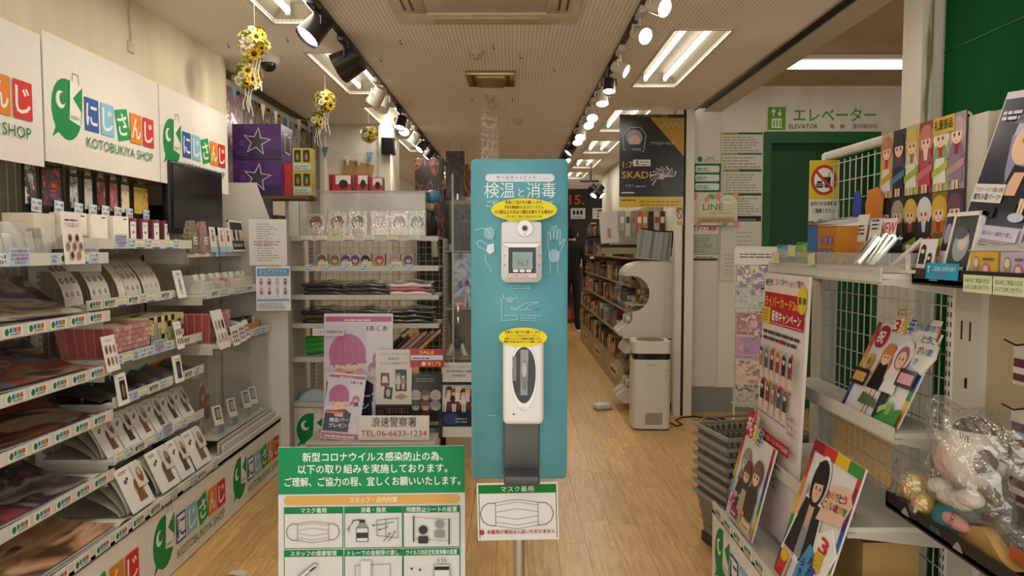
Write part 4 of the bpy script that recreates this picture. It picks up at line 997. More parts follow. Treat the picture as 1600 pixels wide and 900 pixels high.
w_ = .23; a = art_poster(w_, .40, 'b8618f', 'c9c2d4'); a.obj('promo_poster', (pos(530, 690, 4.40).x, 4.40, TZ + .004), 0, R(16), 'gloss', roll=R(5), label='small slanted promotional poster in front of the large pink one', cat='poster')
for q in (-.08, .09): obj('clip_stand', MB().box(-.012, .012, -.012, .03, 0, .03), 'bin', None, (pos(530, 690, 4.39).x + q, 4.372, TZ + .001), label='clear clip stand holding the small slanted poster, %s one' % ('left' if q < 0 else 'right'), cat='stand', group='clear clip stands')
a = Art(.20, .045, 'd8d4dc', .002); a.text('ここにて予約受付中!', 0, .014, .018, '2c2a34', .18, bold=.01); a.obj('paper_strip', (pos(512, 520, 4.62).x, 4.636, pos(512, 525, 4.62).z), label='paper strip with writing stuck to the corner of the large pink poster', cat='notice')
q0, q1 = pos(586, 660), pos(641, 549)
w_, h_ = q1.x - q0.x, .525
a = Art(w_, h_, 'd9d4cc', .004); 
for k, s_ in enumerate(('ツイステッドワンダーランド', '関連商品', 'はレジにて販売中です!')): a.text(s_, 0, h_ * (.93 - .055 * k), h_ * .026, '2a2826', w_ * (.8, .3, .74)[k])
a.rect(-w_ * .36, -w_ * .12, h_ * .56, h_ * .72, '8a2426'); a.poly([(-w_ * .33, h_ * .6), (-w_ * .15, h_ * .6), (-w_ * .18, h_ * .68), (-w_ * .3, h_ * .68)], 'd8d4cc')
a.rect(w_ * .05, w_ * .36, h_ * .50, h_ * .76, '2c2a2c'); a.fig(w_ * .13, h_ * .52, h_ * .2, '8a8890', 'd0ccd0'); a.fig(w_ * .27, h_ * .52, h_ * .2, '4a484e', '9a7a7a')
a.poly([(-w_ * .28, h_ * .42), (-w_ * .06, h_ * .40), (-w_ * .02, h_ * .54), (-w_ * .24, h_ * .56)], '232122'); a.ell(-w_ * .15, h_ * .48, w_ * .06, h_ * .05, 'b8b4ac')
a.poly([(w_ * .02, h_ * .43), (w_ * .2, h_ * .40), (w_ * .4, h_ * .44), (w_ * .2, h_ * .47)], 'b58a4c')
a.rect(-w_ * .5, w_ * .5, 0, h_ * .34, '241f1e')
for r_ in range(3):
    for c_ in range(8): a.rect(-w_ * .22 + c_ * w_ * .085, -w_ * .22 + c_ * w_ * .085 + w_ * .055, h_ * (.04 + .095 * r_), h_ * (.11 + .095 * r_), ('5a3a30', '4a4642', '6a2f2c', '7a5a44')[(r_ + c_) % 4])
a.rect(-w_ * .46, -w_ * .26, h_ * .05, h_ * .28, '4a3834')
a.obj('promo_sheet', ((q0.x + q1.x) / 2 + .01, 4.585, TZ), 0, R(3), 'gloss', label='white promotional sheet with four pictured products on the low table', cat='poster')
for k, (pa, pb, top, bot, lab_) in enumerate(((640, 691, 573, 664, 'dark group poster under the red sale card'), (690, 744, 556, 664, 'white and navy group poster at the right end of the low table'))):
    c0, c1 = pos(pa, bot), pos(pb, top); w_, h_ = c1.x - c0.x, c1.z - .345
    a = Art(w_, h_, '2c302e' if k == 0 else 'd8d6d0', .004)
    if k == 0:
        a.lines(-w_ * .3, w_ * .3, h_ * .88, h_ * .95, 2, '8a928a', .2, .4)
        for q in range(6):
            a.bust(-w_ * .3 + w_ * .3 * (q % 3), h_ * (.50 if q < 3 else .34), h_ * .26, ('a8acb4', '6a5048', 'b8aca0', '4a4446', '7a4a34', '8a8a94')[q], ('2a3446', '1f2024', '3a4254', '2a2c34', '5a3424', '1d2026')[q], 'c8b4a4')
        a.rect(-w_ * .02, w_ * .4, h_ * .20, h_ * .26, '8a7c64'); a.ell(-w_ * .2, h_ * .14, w_ * .2, h_ * .1, '7a5230'); a.rect(w_ * .0, w_ * .42, h_ * .03, h_ * .16, '4a4a52'); a.ell(w_ * .2, h_ * .1, w_ * .1, h_ * .06, '6a7a94')
    else:
        a.rect(-w_ * .5, w_ * .5, h_ * .14, h_ * .74, '1c2434'); a.rect(-w_ * .5, w_ * .5, h_ * .60, h_ * .70, 'b8b8b4')
        for q, s_ in enumerate(('イラストレーションブック', '限定商品取扱い店舗', '好評販売中')): a.text(s_, 0, h_ * (.93 - .06 * q), h_ * .03, '3a3836', w_ * (.8, .7, .4)[q])
        for q in range(7): a.fig(-w_ * .42 + w_ * .14 * q, h_ * (.34 + .03 * (q % 2)), h_ * .32, ('c8ccd4', '3a3a42', '8a4a3c', 'd8d0c8', '5a3a34', 'b8a890', '8a2a30')[q], ('e0dcd8', 'd8d4d0', '2c2c36', 'e4e0dc')[q % 4], 'dcbca4', ('d8d4d4', '8a2a30')[q % 2])
        a.ell(-w_ * .2, h_ * .25, w_ * .24, h_ * .08, '2a4474'); a.lines(-w_ * .1, w_ * .35, h_ * .2, h_ * .28, 2, '9aa0ac', .3)
    a.obj('group_poster', ((c0.x + c1.x) / 2, 4.60 + .012 * k, TZ + .005 if c1.x < TX1 else .30), 0, R(3), 'gloss', label=lab_, cat='poster')
a = Art(.21, .115, 'b52026', .003); a.text('SALE', 0, .083, .022, 'f0c838', .09, bold=.03); a.rect(-.1, .1, .045, .075, 'd8dce8'); a.lines(-.09, .02, .052, .068, 1, '4a4a8a', .1); a.text('¥175', .045, .01, .026, 'f0c838', .085, bold=.03); a.ell(-.02, .022, .014, .014, 'f0e8e0')
a.obj('sale_card', (pos(667, 590, 4.55).x, 4.555, pos(667, 574, 4.55).z), 0, R(3), 'gloss', label='red and yellow SALE card fixed above the dark group poster', cat='card')
a = Art(.425, .145, None, .003); a.mb = MB(); a.mb.rbox(-.2125, .2125, 0, .003, 0, .145, .001, 'e8e4e0'); a.text('浪速警察署', 0, .082, .047, '1c1a1a', .27, bold=.004); a.text('TEL:06-6633-1234', 0, .022, .036, 'a8283a', .395); a.rect(-.198, .198, .012, .0135, 'a8283a')
a.obj('phone_notice', (pos(615, 690, 4.36).x, 4.365, TZ + .012), 0, R(8), label='white police telephone notice lying against the low table front', cat='notice')
# ============================================================ thermometer stand, green notice board
SY = 2.2
st = thing('thermometer_stand', (.022, SY, 0), 0, 'blue sign stand with a body thermometer and a hand sanitizer', 'sign stand')
obj('pole', MB().cyl((0, .03, .02), (0, .03, 1.60), .0175, 'b8b8b4', 20), 'metal', st)
obj('foot_plate', MB().lathe([(0, 0), (.19, 0), (.19, .008), (.17, .014), (.03, .018), (.03, .05), (0, .05)], 'a8a8a4', 28, (0, .03, 0)), 'metal', st)
BW, BH, BZ = .289, .963, .80
BLU, BL2 = '5f9fac', 'c4dde2'
a = Art(BW, BH, None, .012); a.mb = MB(); a.mb.rbox(-BW / 2, BW / 2, 0, .012, 0, BH, .014, BLU, 3, 1)
U = lambda px, py: ((px - 811) / 1150 * SY, (748 - py) / 500 * BH)
def X_(px): return (px - 811) / 152 * BW
def Z_(py): return (748 - py) / 500 * BH
a.rr(X_(758), X_(866), Z_(283), Z_(271), .0115, 'cfd3dc'); a.text('サーモオートピット', X_(806), Z_(280), .0125, '6a7078', .118); a.lines(X_(848), X_(858), Z_(279), Z_(276), 1, '8a9098', 0, .3)
a.text('検温', X_(780), Z_(306), .037, 'dbe8ea', X_(804) - X_(757)); a.text('と', X_(814), Z_(306), .022, 'dbe8ea', .018); a.text('消毒', X_(845), Z_(306), .037, 'dbe8ea', X_(867) - X_(822)); a.text('ご協力をお願いします', X_(812), Z_(321), .016, 'dbe8ea', .20)
ln = .0014
# line drawings: bowed face with mask, open hand
a.ell(X_(764), Z_(362), .017, .019, '8ab4bd'); a.line([(X_(740), Z_(358)), (X_(752), Z_(354)), (X_(762), Z_(358)), (X_(768), Z_(367)), (X_(770), Z_(378))], ln, BL2)
a.poly([(X_(761), Z_(380)), (X_(771), Z_(378)), (X_(772), Z_(390)), (X_(765), Z_(395)), (X_(759), Z_(390))], 'd3dde2')
a.line([(X_(761), Z_(381)), (X_(750), Z_(373)), (X_(744), Z_(376)), (X_(747), Z_(383)), (X_(759), Z_(389))], ln, BL2); a.line([(X_(757), Z_(396)), (X_(758), Z_(406)), (X_(764), Z_(414)), (X_(767), Z_(421))], ln, BL2)
a.ell(X_(865), Z_(397), .018, .02, '8ab4bd')
a.line([(X_(859), Z_(424)), (X_(859), Z_(396)), (X_(856), Z_(384)), (X_(855), Z_(362)), (X_(858), Z_(360)), (X_(860), Z_(376)), (X_(860), Z_(354)), (X_(863), Z_(352)), (X_(865), Z_(374)), (X_(866), Z_(351)), (X_(869), Z_(351)), (X_(870), Z_(375)), (X_(872), Z_(356)), (X_(875), Z_(357)), (X_(874), Z_(381)), (X_(880), Z_(371)), (X_(882), Z_(373)), (X_(876), Z_(388)), (X_(871), Z_(395)), (X_(871), Z_(424))], ln, BL2)
a.lines(X_(797), X_(830), Z_(448), Z_(441), 2, 'a5c8ce', .2, .35)
a.line([(X_(783), Z_(463)), (X_(783), Z_(498)), (X_(808), Z_(496)), (X_(806), Z_(489)), (X_(786), Z_(490))], ln, BL2); a.line([(X_(786), Z_(457)), (X_(786), Z_(463)), (X_(807), Z_(463)), (X_(808), Z_(457))], ln, BL2)
a.ell(X_(796), Z_(465), .011, .010, '7fb0ba'); a.line([(X_(797), Z_(477)), (X_(806), Z_(479)), (X_(822), Z_(470)), (X_(843), Z_(469)), (X_(826), Z_(474)), (X_(820), Z_(480)), (X_(843), Z_(480)), (X_(800), Z_(481)), (X_(797), Z_(477))], ln, BL2)
a.lines(X_(813), X_(845), Z_(498), Z_(487), 3, 'a5c8ce', .3, .35); a.lines(X_(760), X_(776), Z_(647), Z_(645), 1, 'a5c8ce', 0); a.lines(X_(752), X_(872), Z_(742), Z_(741), 1, '86b4bc', 0, .3)
bd = a.obj('board', (0, 0, BZ), parent=st)
def oval(name, cx, cz, rx, rz, tail, rows, y=-.004):
    o = Art(.2, .1, None, .0012, y); o.mb = MB()
    n = 30; p = [(cx + rx * math.cos(t), cz + rz * math.sin(t)) for t in [2 * PI * i / n for i in range(n)]]
    o.mb.prism(p, y, y + .0012, 'd9cf28'); o.layer = 0
    if tail: o.poly([tail[0], tail[1], tail[2]], 'd9cf28')
    for s_, zz, h_, w_, b_ in rows: o.text(s_, cx, zz, h_, '8a2f22' if b_ else '4a2a22', w_, bold=.02 if b_ else .008)
    return o.obj(name, (0, 0, BZ), parent=st)
cx, cz = X_(818), Z_(327)
oval('yellow_bubble', cx, cz, X_(869) - X_(818), Z_(327) - Z_(344.5), [(X_(790), Z_(340)), (X_(812), Z_(342)), (X_(796), Z_(348))],
     [('検温にご協力をお願いします。', Z_(317.5), .008, .110, 1), ('手首を機械部分に近づけてください。', Z_(325), .008, .115, 0), ('37.3度以上の方は入場をお断りする場合が', Z_(332.5), .009, .172, 1), ('ございます。予めご了承くださいませ。', Z_(338.5), .0055, .11, 0)], -.03)
# body thermometer
ty = -.055
th = obj('thermometer', MB().rbox(X_(783), X_(845), ty, 0, Z_(437), Z_(345), .018, 'd3d3d6', 4, 1).rbox(X_(783.5), X_(844.5), ty - .004, ty + .01, Z_(378), Z_(346), .004, 'cfcfd2'), 'plastic', st, (0, 0, BZ))
tp = Art(.1, .1, None, y=ty - .002); tp.rr(X_(794), X_(836), Z_(424), Z_(384), .004, '23272a'); tp.rr(X_(800), X_(831), Z_(417), Z_(391), .002, '7f9490'); tp.text('36.7', X_(816), Z_(412), .017, '55655f', .034, bold=.01)
tp.poly([(X_(784), Z_(378)), (X_(844), Z_(378)), (X_(836), Z_(384)), (X_(794), Z_(384))], 'e2e2e4')
for q in (805, 815, 825): tp.rr(X_(q - 4), X_(q + 4), Z_(421.5), Z_(417.5), .003, 'd8dadc')
for q in (788, 841):
    for r_ in (397, 411): tp.ell(X_(q), Z_(r_), .0018, .002, '2a2a2a', 8)
tp.rect(X_(796), X_(836), Z_(429), Z_(423.5), 'e6d2d4'); tp.text('非接触式体温計です', X_(816), Z_(428), .0055, 'b02c30', .07, bold=.02)
tp.obj('display', (0, 0, BZ), parent=th, mat='gloss').location = (0, 0, 0)
ey = MB(); ex, ez = X_(819), Z_(355.5)
ey.cyl((ex, ty - .002, ez), (ex, ty - .016, ez), .0245, 'e4e4e8', 28, .0225); ey.cyl((ex, ty - .0145, ez), (ex, ty - .0175, ez), .009, '8a8474', 18); ey.cyl((ex, ty - .017, ez), (ex, ty - .0185, ez), .006, '23211f', 14); ey.cyl((ex, ty - .016, ez - .016), (ex, ty - .017, ez - .016), .002, '2a2a2a', 8)
obj('sensor', ey, 'plastic', th)
# hand sanitizer dispenser
dp = MB(); dy = -.095
dp.rbox(X_(785.5), X_(848), dy, 0, Z_(651), Z_(520), .016, 'dadada', 4)
ds = obj('dispenser', dp, 'plastic', st, (0, 0, BZ))
w_ = Art(.1, .2, None, y=dy - .001); cx, cz = X_(817.5), Z_(573)
pts = [(cx + .034 * math.cos(t) * (1 if math.sin(t) > 0 else 1), cz + (.078 if math.sin(t) > 0 else .086) * (abs(math.sin(t)) ** (.8 if math.sin(t) > 0 else 1)) * (1 if math.sin(t) > 0 else -1)) for t in [2 * PI * i / 32 for i in range(32)]]
pts2 = [(cx + (x - cx) * 1.12, cz + (z - cz) * 1.12 - (.012 if z < cz else 0)) for x, z in pts]
w_.poly(pts2, 'c4c4c4'); w_.poly([(cx + (x - cx) * 1.10, cz + (z - cz) * 1.10 - (.010 if z < cz else 0)) for x, z in pts], 'dedede'); w_.poly(pts, '26272a')
w_.poly([(cx - .010, cz - .062), (cx + .010, cz - .062), (cx + .013, cz + .070), (cx - .010, cz + .070)], '85888a'); w_.ell(cx + .002, cz - .005, .010, .045, '6a6e70'); w_.ell(cx + .001, cz + .012, .007, .022, 'a4a8aa')
w_.rect(cx - .033, cx - .022, cz - .02, cz + .05, '6f7376'); w_.ell(X_(802), Z_(634), .0025, .0028, '1c1c1c', 10); w_.lines(X_(811), X_(820), Z_(625), Z_(623), 1, '8a8c8e', 0, .3)
w_.obj('window', (0, 0, 0), parent=ds, mat='gloss')
tr_ = MB(); tr_.rbox(X_(786), X_(843), -.020, 0, Z_(742), Z_(640), .006, '4d4e4b', 2); tr_.rbox(X_(787), X_(842), -.10, -.006, Z_(743), Z_(728), .007, '46474a', 3); tr_.box(X_(805), X_(819), -.03, -.02, Z_(657), Z_(653), '6fd0d8')
obj('drip_tray', tr_, 'plastic', st, (0, 0, BZ))
oval('yellow_bubble', X_(816), Z_(518), X_(852.5) - X_(816), Z_(518) - Z_(532.5), None,
     [('消毒のご協力をお願いします。', Z_(512), .0075, .105, 1), ('センサーに手を近づけてください。', Z_(517), .0055, .095, 0), ('自動でアルコール消毒液が噴射します。', Z_(521.5), .0055, .105, 1), ('噴射口を目に向けないようお願いします', Z_(526), .0055, .11, 1)], -.098)
# mask sign on the pole below the board
def mask_panel(a, x0, x1, z0, z1, title, tz, lw=.0016, head='12702c'):
    w_ = x1 - x0; h_ = z1 - z0
    a.rect(x0, x1, z1 - h_ * .16, z1, head); a.text(title, (x0 + x1) / 2, z1 - h_ * .125, h_ * .085, 'e6e6e2', w_ * .42)
    for q in (x0, x1): a.line([(q, z0), (q, z1)], lw * 1.3, head)
def mask_draw(a, cx, cz, s, lw):
    P = lambda x, z: (cx + x * s, cz + z * s)
    a.line([P(-.5, -.28), P(-.5, .27), P(-.1, .33), P(0, .335), P(.1, .33), P(.5, .27), P(.5, -.28), P(0, -.36)], lw, '3a3a3a', True)
    for z in (.20, .04): a.line([P(-.5, z), P(0, z + .08), P(.5, z)], lw * .8, '4a4a4a')
    for z in (-.05, -.19): a.line([P(-.5, z), P(0, z - .08), P(.5, z)], lw * .8, '4a4a4a')
    for q in (-1, 1): 
        a.line([P(q * .5, .26), P(q * .68, .26), P(q * .8, .17), P(q * .86, 0), P(q * .8, -.17), P(q * .68, -.26), P(q * .5, -.28)], lw * 1.5, '3a3a3a')
mw, mh = .247, .178
a = Art(mw, mh, 'd3d3d2', .003)
mask_panel(a, -mw / 2 + .006, mw / 2 - .006, .006, mh - .006, 'マスク着用', .0)
mask_draw(a, -.003, .082, .13, .0013)
a.ell(-mw / 2 + .012, .026, .008, .008, '9a1c22'); a.text('!', -mw / 2 + .012, .0215, .009, 'e8e0e0'); a.text('未着用の場合は入店いただけません', .008, .0215, .011, '9a1c22', .208, bold=.015)
a.obj('mask_sign', (-.002, .002, .609), R(-1.2), roll=R(-1.5), parent=st)
obj('tape', MB().box(-.02, .0, -.004, .012, .785, .812, '8a8c88'), 'plastic', st)
# green notice board on the floor
gb = thing('notice_board', (-.456, 2.33, 0), R(2), 'green headed infection prevention notice board standing in front of the aisle', 'notice board')
GW, GH = .606, .852
a = Art(GW, .79, 'cfd2cf', .008)
z1 = .79
gx = lambda px: (px - 577.5) / 295 * GW
gz = lambda py: z1 - (py - 700) / 1150 * 2.31
a.rect(-GW / 2, GW / 2, gz(776), z1, '178a56')
for s_, py, w_ in (('新型コロナウイルス感染防止の為、', 722, .455), ('以下の取り組みを実施しております。', 741.5, .485), ('ご理解、ご協力の程、宜しくお願いいたします。', 762, .57)): a.text(s_, .003, gz(py), .0235, 'eef2ee', w_, bold=.012)
a.rr(gx(439), gx(717), gz(793.5), gz(778.5), .0145, 'd0a45c'); a.text('スタッフ・店内対策', gx(580), gz(790), .0155, 'eee6d4', .155, bold=.01)
cells = [(439, 532, 'マスク着用'), (534, 626, '消毒・換気'), (627, 717, '飛散防止シートの設置')]
cell2 = ['スタッフの健康管理', 'トレーでの金銭受け渡し', 'ウイルス対応空気清浄機の設置']
for k, (pa, pb, s_) in enumerate(cells):
    for r_, (t0, t1, ss) in enumerate(((796.5, 864, s_), (866, 934, cell2[k]))):
        x0, x1 = gx(pa), gx(pb)
        a.rect(x0, x1, gz(t1), gz(t0), '147a4a'); a.rect(x0 + .0025, x1 - .0025, gz(t1) + .0025, gz(t0 + 11), 'cfd2cf'); a.text(ss, (x0 + x1) / 2, gz(t0 + 9), .0135, 'e6ece6', min(.165, .0165 * len(ss)), bold=.01)
mask_draw(a, gx(485), gz(836), .10, .0012)
D = '3a3a3c'
a.rect(gx(553), gx(572), gz(853), gz(830), D); a.rect(gx(554), gx(571), gz(852), gz(847), 'cfd2cf'); a.rect(gx(554), gx(571), gz(838), gz(831), 'cfd2cf'); a.poly([(gx(553), gz(830)), (gx(572), gz(830)), (gx(566), gz(822)), (gx(559), gz(822))], '8a8c8c'); a.rect(gx(558), gx(567), gz(822), gz(817), D); a.line([(gx(560), gz(817)), (gx(549), gz(818)), (gx(546), gz(824))], .003, D)
for q in range(4): a.line([(gx(545 - q), gz(826)), (gx(537 + 2 * q), gz(833 + q * 1.5))], .001, D)
a.line([(gx(586), gz(818)), (gx(619), gz(815)), (gx(619), gz(847)), (gx(586), gz(843))], .0016, D, True); a.line([(gx(600), gz(817)), (gx(600), gz(845))], .0016, D)
for s0, s1 in (((612, 821), (580, 826)), ((604, 828), (590, 833)), ((596, 852), (606, 840)), ((604, 852), (614, 837))):
    a.line([(gx(s0[0]), gz(s0[1])), (gx((s0[0] + s1[0]) / 2), gz((s0[1] + s1[1]) / 2 + 1)), (gx(s1[0]), gz(s1[1]))], .002, D); a.ell(gx(s1[0]), gz(s1[1]), .0045, .0045, D, 3)
for q in (644, 700): a.line([(gx(q), gz(812 + (q > 650) * 5)), (gx(q), gz(853 + (q > 650) * 5))], .004, '2a2a2c')
a.line([(gx(644), gz(813)), (gx(700), gz(818)), (gx(700), gz(853)), (gx(644), gz(848))], .001, D, True)
for q, hz, c in ((659, 834, '3a3a3c'), (685, 825, '8a8a8c')): a.ell(gx(q), gz(hz), .0145, .0145, c); a.rr(gx(q - 8), gx(q + 8), gz(hz + 22), gz(hz + 10), .006, c)
# second row: thermometer, tray, purifier
a.poly([(gx(462), gz(905)), (gx(489), gz(884)), (gx(494), gz(888)), (gx(470), gz(910))], '8a8c8c'); a.poly([(gx(466), gz(905)), (gx(489), gz(886.5)), (gx(492), gz(889)), (gx(470), gz(907))], 'd4d6d4'); a.poly([(gx(480), gz(897)), (gx(489), gz(890)), (gx(491), gz(892)), (gx(482), gz(899))], '2c2c2e')
a.line([(gx(552), gz(920)), (gx(552), gz(890)), (gx(607), gz(888)), (gx(608), gz(920))], .0016, D); a.rect(gx(560), gx(577), gz(912), gz(882), 'b8baba'); a.rect(gx(561), gx(576), gz(911), gz(883), 'd6d8d6')
for q in (682, 688, 693): a.line([(gx(q), gz(887)), (gx(q + 2), gz(884)), (gx(q), gz(881)), (gx(q + 1), gz(879))], .0016, D)
a.rect(gx(676), gx(701), gz(925), gz(890), '8a8c8c'); a.rect(gx(677), gx(700), gz(924), gz(891), 'd4d6d4'); a.rect(gx(677), gx(700), gz(899), gz(893), '2c2c2e'); a.ell(gx(641), gz(896), .004, .004, D); a.ell(gx(654), gz(898), .004, .004, D)
a.obj('board', (0, 0, GH - .79), 0, R(3), 'print', parent=gb)
fm = MB(); fm.box(-.28, -.25, .0, .03, 0, .7, '9a9a98'); obj('leg', fm, 'metal', gb, (0, .062, 0)); obj('leg', MB().box(.25, .28, 0, .03, 0, .7, '9a9a98'), 'metal', gb, (0, .062, 0))
obj('rear_strut', MB().cyl((0, .05, .6), (0, .32, .0), .012, '9a9a98', 10), 'metal', gb); obj('foot_bar', MB().box(-.3, .3, .02, .10, 0, .02, '8a8a88'), 'metal', gb)
# torn tape on the floor
obj('tape_scrap', MB().grid(lambda u, v: (.08 * u + .01 * v, .05 * v - .01 * u, .001 + .002 * math.sin(5 * u)), 4, 2, 'cfcabc'), 'gloss', loc=(-1.31, 3.30, .001), label='scrap of clear tape stuck on the floor by the left shelves', cat='tape')
# ============================================================ on and under the ceiling
ac = thing('air_conditioner', (-.13, 3.52, H - .0015), 0, 'beige ceiling cassette air conditioner at the top of the picture', 'air conditioner')
pm_ = MB()
for q in ((-.47, .47, .26, .44), (-.47, .47, -.44, -.26), (-.47, -.30, -.26, .26), (.30, .47, -.26, .26)): pm_.rbox(*q, -.028, 0, .008, 'd6c6a8')
obj('panel', pm_, 'plastic', ac); obj('grille', MB().rbox(-.31, .31, -.27, .27, -.022, -.004, .02, 'c9bfae', 3), 'plastic', ac)
for q in (-1, 1):
    obj('flap', MB().box(-.27, .27, q * .35 - .035, q * .35 + .035, -.034, -.027, 'c8b48c'), 'plastic', ac)
    for s_ in (-.36, -.40): obj('slot', MB().box(q * s_ - .006, q * s_ + .006, -.2, .2, -.030, -.027, '4a3c28'), 'plastic', ac)
vt = thing('ceiling_vent', (-.148, 5.27, H), 0, 'small rectangular vent in the middle of the ceiling', 'vent')
obj('frame', MB().rbox(-.17, .17, -.19, .19, -.03, 0, .006, 'b9a682'), 'metal', vt); obj('plate', MB().box(-.09, .09, -.15, .15, -.045, -.03, 'a08c62'), 'metal', vt)
for q in (-1, 1): obj('slot', MB().box(q * .12 - .012, q * .12 + .012, -.16, .16, -.034, -.0299, '141210'), 'plastic', vt)
def detector(px, py, label, r=.055):
    p = at(px, py, Z=H); t = thing('smoke_detector', (p.x, p.y, H), 0, label, 'detector', 'ceiling detectors')
    obj('body', MB().lathe([(0, -.045), (r * .55, -.045), (r * .7, -.03), (r, -.018), (r, 0)], 'cabd9e', 20), 'plastic', t)
    for k in range(6): obj('vent_slot', MB().box(r * .66, r * .74, -.006, .006, -.032, -.024, '2a241c'), 'plastic', t, rot=(0, 0, k * PI / 3))
for k, (px, py, s_) in enumerate(((744, 80, 'nearest'), (766, 150, 'second'), (768, 162, 'third'), (768, 190, 'farthest'), (810, 187, 'right hand'))): detector(px, py, '%s round detector on the ceiling' % s_, .05)
for k, (px, py) in enumerate(((625, 62), (770, 70), (865, 105), (737, 152), (800, 152), (448, 58), (356, 68), (594, 90), (640, 158), (812, 85))):
    p = at(px, py, Z=H); obj('ceiling_hook', MB().tube([(0, 0, 0), (0, 0, -.018), (.006, 0, -.028), (.012, 0, -.02)], .0022, '3a3026', 5), 'metal', loc=(p.x, p.y, H), label='tiny ceiling hook ' + ('left below the air conditioner', 'right of the nearest detector', 'right of the small vent', 'left of the second detector', 'right of the second detector', 'left of the nearest black spot lamp', 'above the nearest flower ball', 'left of the nearest detector by the left track', 'left of the vent near the white lamps', 'between the detector and the right track')[k], cat='hook', group='ceiling hooks')
# track rails and spot lamps
rails = []
for x, s_ in ((-.955, 'left'), (.645, 'right')):
    t = thing('track_rail', (x, 7.2, H), 0, 'dark lighting track on the %s side of the ceiling' % s_, 'track', 'lighting tracks')
    obj('rail', MB().box(-.017, .017, -4.2, 4.2, -.018, 0, '3a332c'), 'paint', t); rails.append(t)
def lamp(x, y, yaw, pitch, dark, label, lit=True, big=1.0, power=0):
    """head pitched away from straight down, turned to yaw (0 = +x)"""
    body = '2a2725' if dark else 'cfc6b6'
    t = thing('spot_lamp', (x, y, H - .018), 0, label, 'spot lamp', 'track spot lamps')
    obj('adapter', MB().rbox(-.02, .02, -.075, .075, -.035, 0, .005, body), 'plastic', t)
    obj('stem', MB().cyl((0, .03, -.034), (0, .03, -.075), .009, body, 10), 'plastic', t)
    d = Vector((math.cos(yaw) * math.sin(pitch), math.sin(yaw) * math.sin(pitch), -math.cos(pitch)))
    c = Vector((0, .03, -.115)); r = .046 * big; L = .115 * big
    side = d.orthogonal().normalized(); side = Vector((0, 0, 1)).cross(d).normalized() if abs(d.z) < .99 else Vector((1, 0, 0))
    yk = MB()
    for s_ in (-1, 1): yk.tube([Vector((0, .03, -.07)), Vector((0, .03, -.075)) + side * (r + .01) * s_, c + side * (r + .01) * s_], .006, body, 6)
    obj('yoke', yk, 'plastic', t)
    h = MB(); p0 = c - d * L * .5; p1 = c + d * L * .5
    h.cyl(p0, p0 + d * L * .35, r * .8, body, 20, r * .95); h.cyl(p0 + d * L * .35, p1, r * .95, body, 20, r * 1.08, False)
    h.cyl(p1, p1 - d * .012, r * 1.08, body, 20, r * .98, False)
    for k in range(3): h.cyl(p0 + d * L * (.06 + .1 * k), p0 + d * L * (.1 + .1 * k), r * .92, body, 20)
    obj('head', h, 'plastic', t)
    ln_ = MB(); q = p1 - d * .012; ln_.cyl(q - d * .002, q, r * .97, 'f0ead8', 20)
    obj('lens', ln_, 'lens_light' if lit else 'plastic', t)
    if power:
        ld = bpy.data.lights.new('spot_beam', 'SPOT'); ld.energy = power; ld.spot_size = R(95); ld.spot_blend = .8; ld.color = (1.0, .88, .72); ld.shadow_soft_size = r
        lo = bpy.data.objects.new('spot_beam', ld); COL.objects.link(lo); lo.parent = t; lo.location = p1 + d * .01; lo.rotation_euler = d.to_track_quat('-Z', 'Y').to_euler()
W_ = 12
for k, a_ in enumerate(((2.1, 200, 52, 1, 1, 1.25, W_), (3.62, 215, 40, 1, 1, 1.3, W_), (4.24, 190, 62, 1, 1, 1.25, W_), (4.42, 160, 66, 1, 1, 1.25, W_), (5.25, 150, 40, 0, 0, 1.1, 0), (5.50, 240, 30, 0, 0, 1.1, 0), (6.35, 250, 25, 1, 1, 1, W_), (6.62, 260, 42, 0, 1, 1, 0),
                        (7.25, 180, 30, 0, 1, 1, W_), (7.85, 220, 45, 1, 1, 1, 0), (8.5, 200, 40, 1, 1, 1, 0), (9.3, 200, 40, 1, 1, 1, W_), (10.2, 250, 45, 0, 1, 1, 0))):
    lamp(-.955, a_[0], R(a_[1]), R(a_[2]), a_[3], '%s spot lamp on the left track, %s from the entrance' % (('white', 'black')[a_[3]], (ORD + ['thirteenth'])[k]), a_[4], a_[5], a_[6])
for k, a_ in enumerate(((2.0, 340, 52, 0, 1, 1.1, W_), (3.30, 310, 66, 0, 1, .82, 0), (3.74, 300, 66, 0, 1, .82, W_), (4.44, 335, 62, 0, 1, .82, W_), (4.92, 260, 22, 1, 1, .85, 0), (5.30, 270, 20, 0, 1, .9, W_), (5.95, 265, 38, 0, 1, .9, 0), (6.30, 280, 38, 0, 1, .9, W_), (6.95, 260, 35, 0, 1, 1, 0), (7.30, 270, 35, 1, 1, 1, W_),
                        (8.1, 200, 42, 1, 1, 1, 0), (8.9, 300, 42, 1, 1, 1, W_), (10.1, 300, 42, 1, 1, 1, 0))):
    lamp(.645, a_[0], R(a_[1]), R(a_[2]), a_[3], '%s spot lamp on the right track, %s from the entrance' % (('white', 'black')[a_[3]], (ORD + ['thirteenth'])[k]), a_[4], a_[5], a_[6])
# a pair of lamps on a short bar near the middle of the shop
t = thing('lamp_bar', (at(950, 265, Z=2.45).x, 11.0, 2.47), 0, 'black hanging bar with two lit lamps deep in the shop', 'lamp')
obj('bar', MB().box(-.16, .12, -.02, .02, 0, .03, '1a1816').cyl((0, 0, .03), (0, 0, .235), .012, '1a1816', 8), 'paint', t)
for q, (x, dx) in enumerate(((.0, .16), (.16, -.12))):
    obj('head', MB().cyl((x, 0, -.06), (x + dx, -.05, -.20), .06, '1a1816', 14), 'paint', t); obj('lens', MB().cyl((x + dx, -.05, -.20), (x + dx * 1.03, -.052, -.206), .052, 'ffffff', 14), 'lens_light', t)
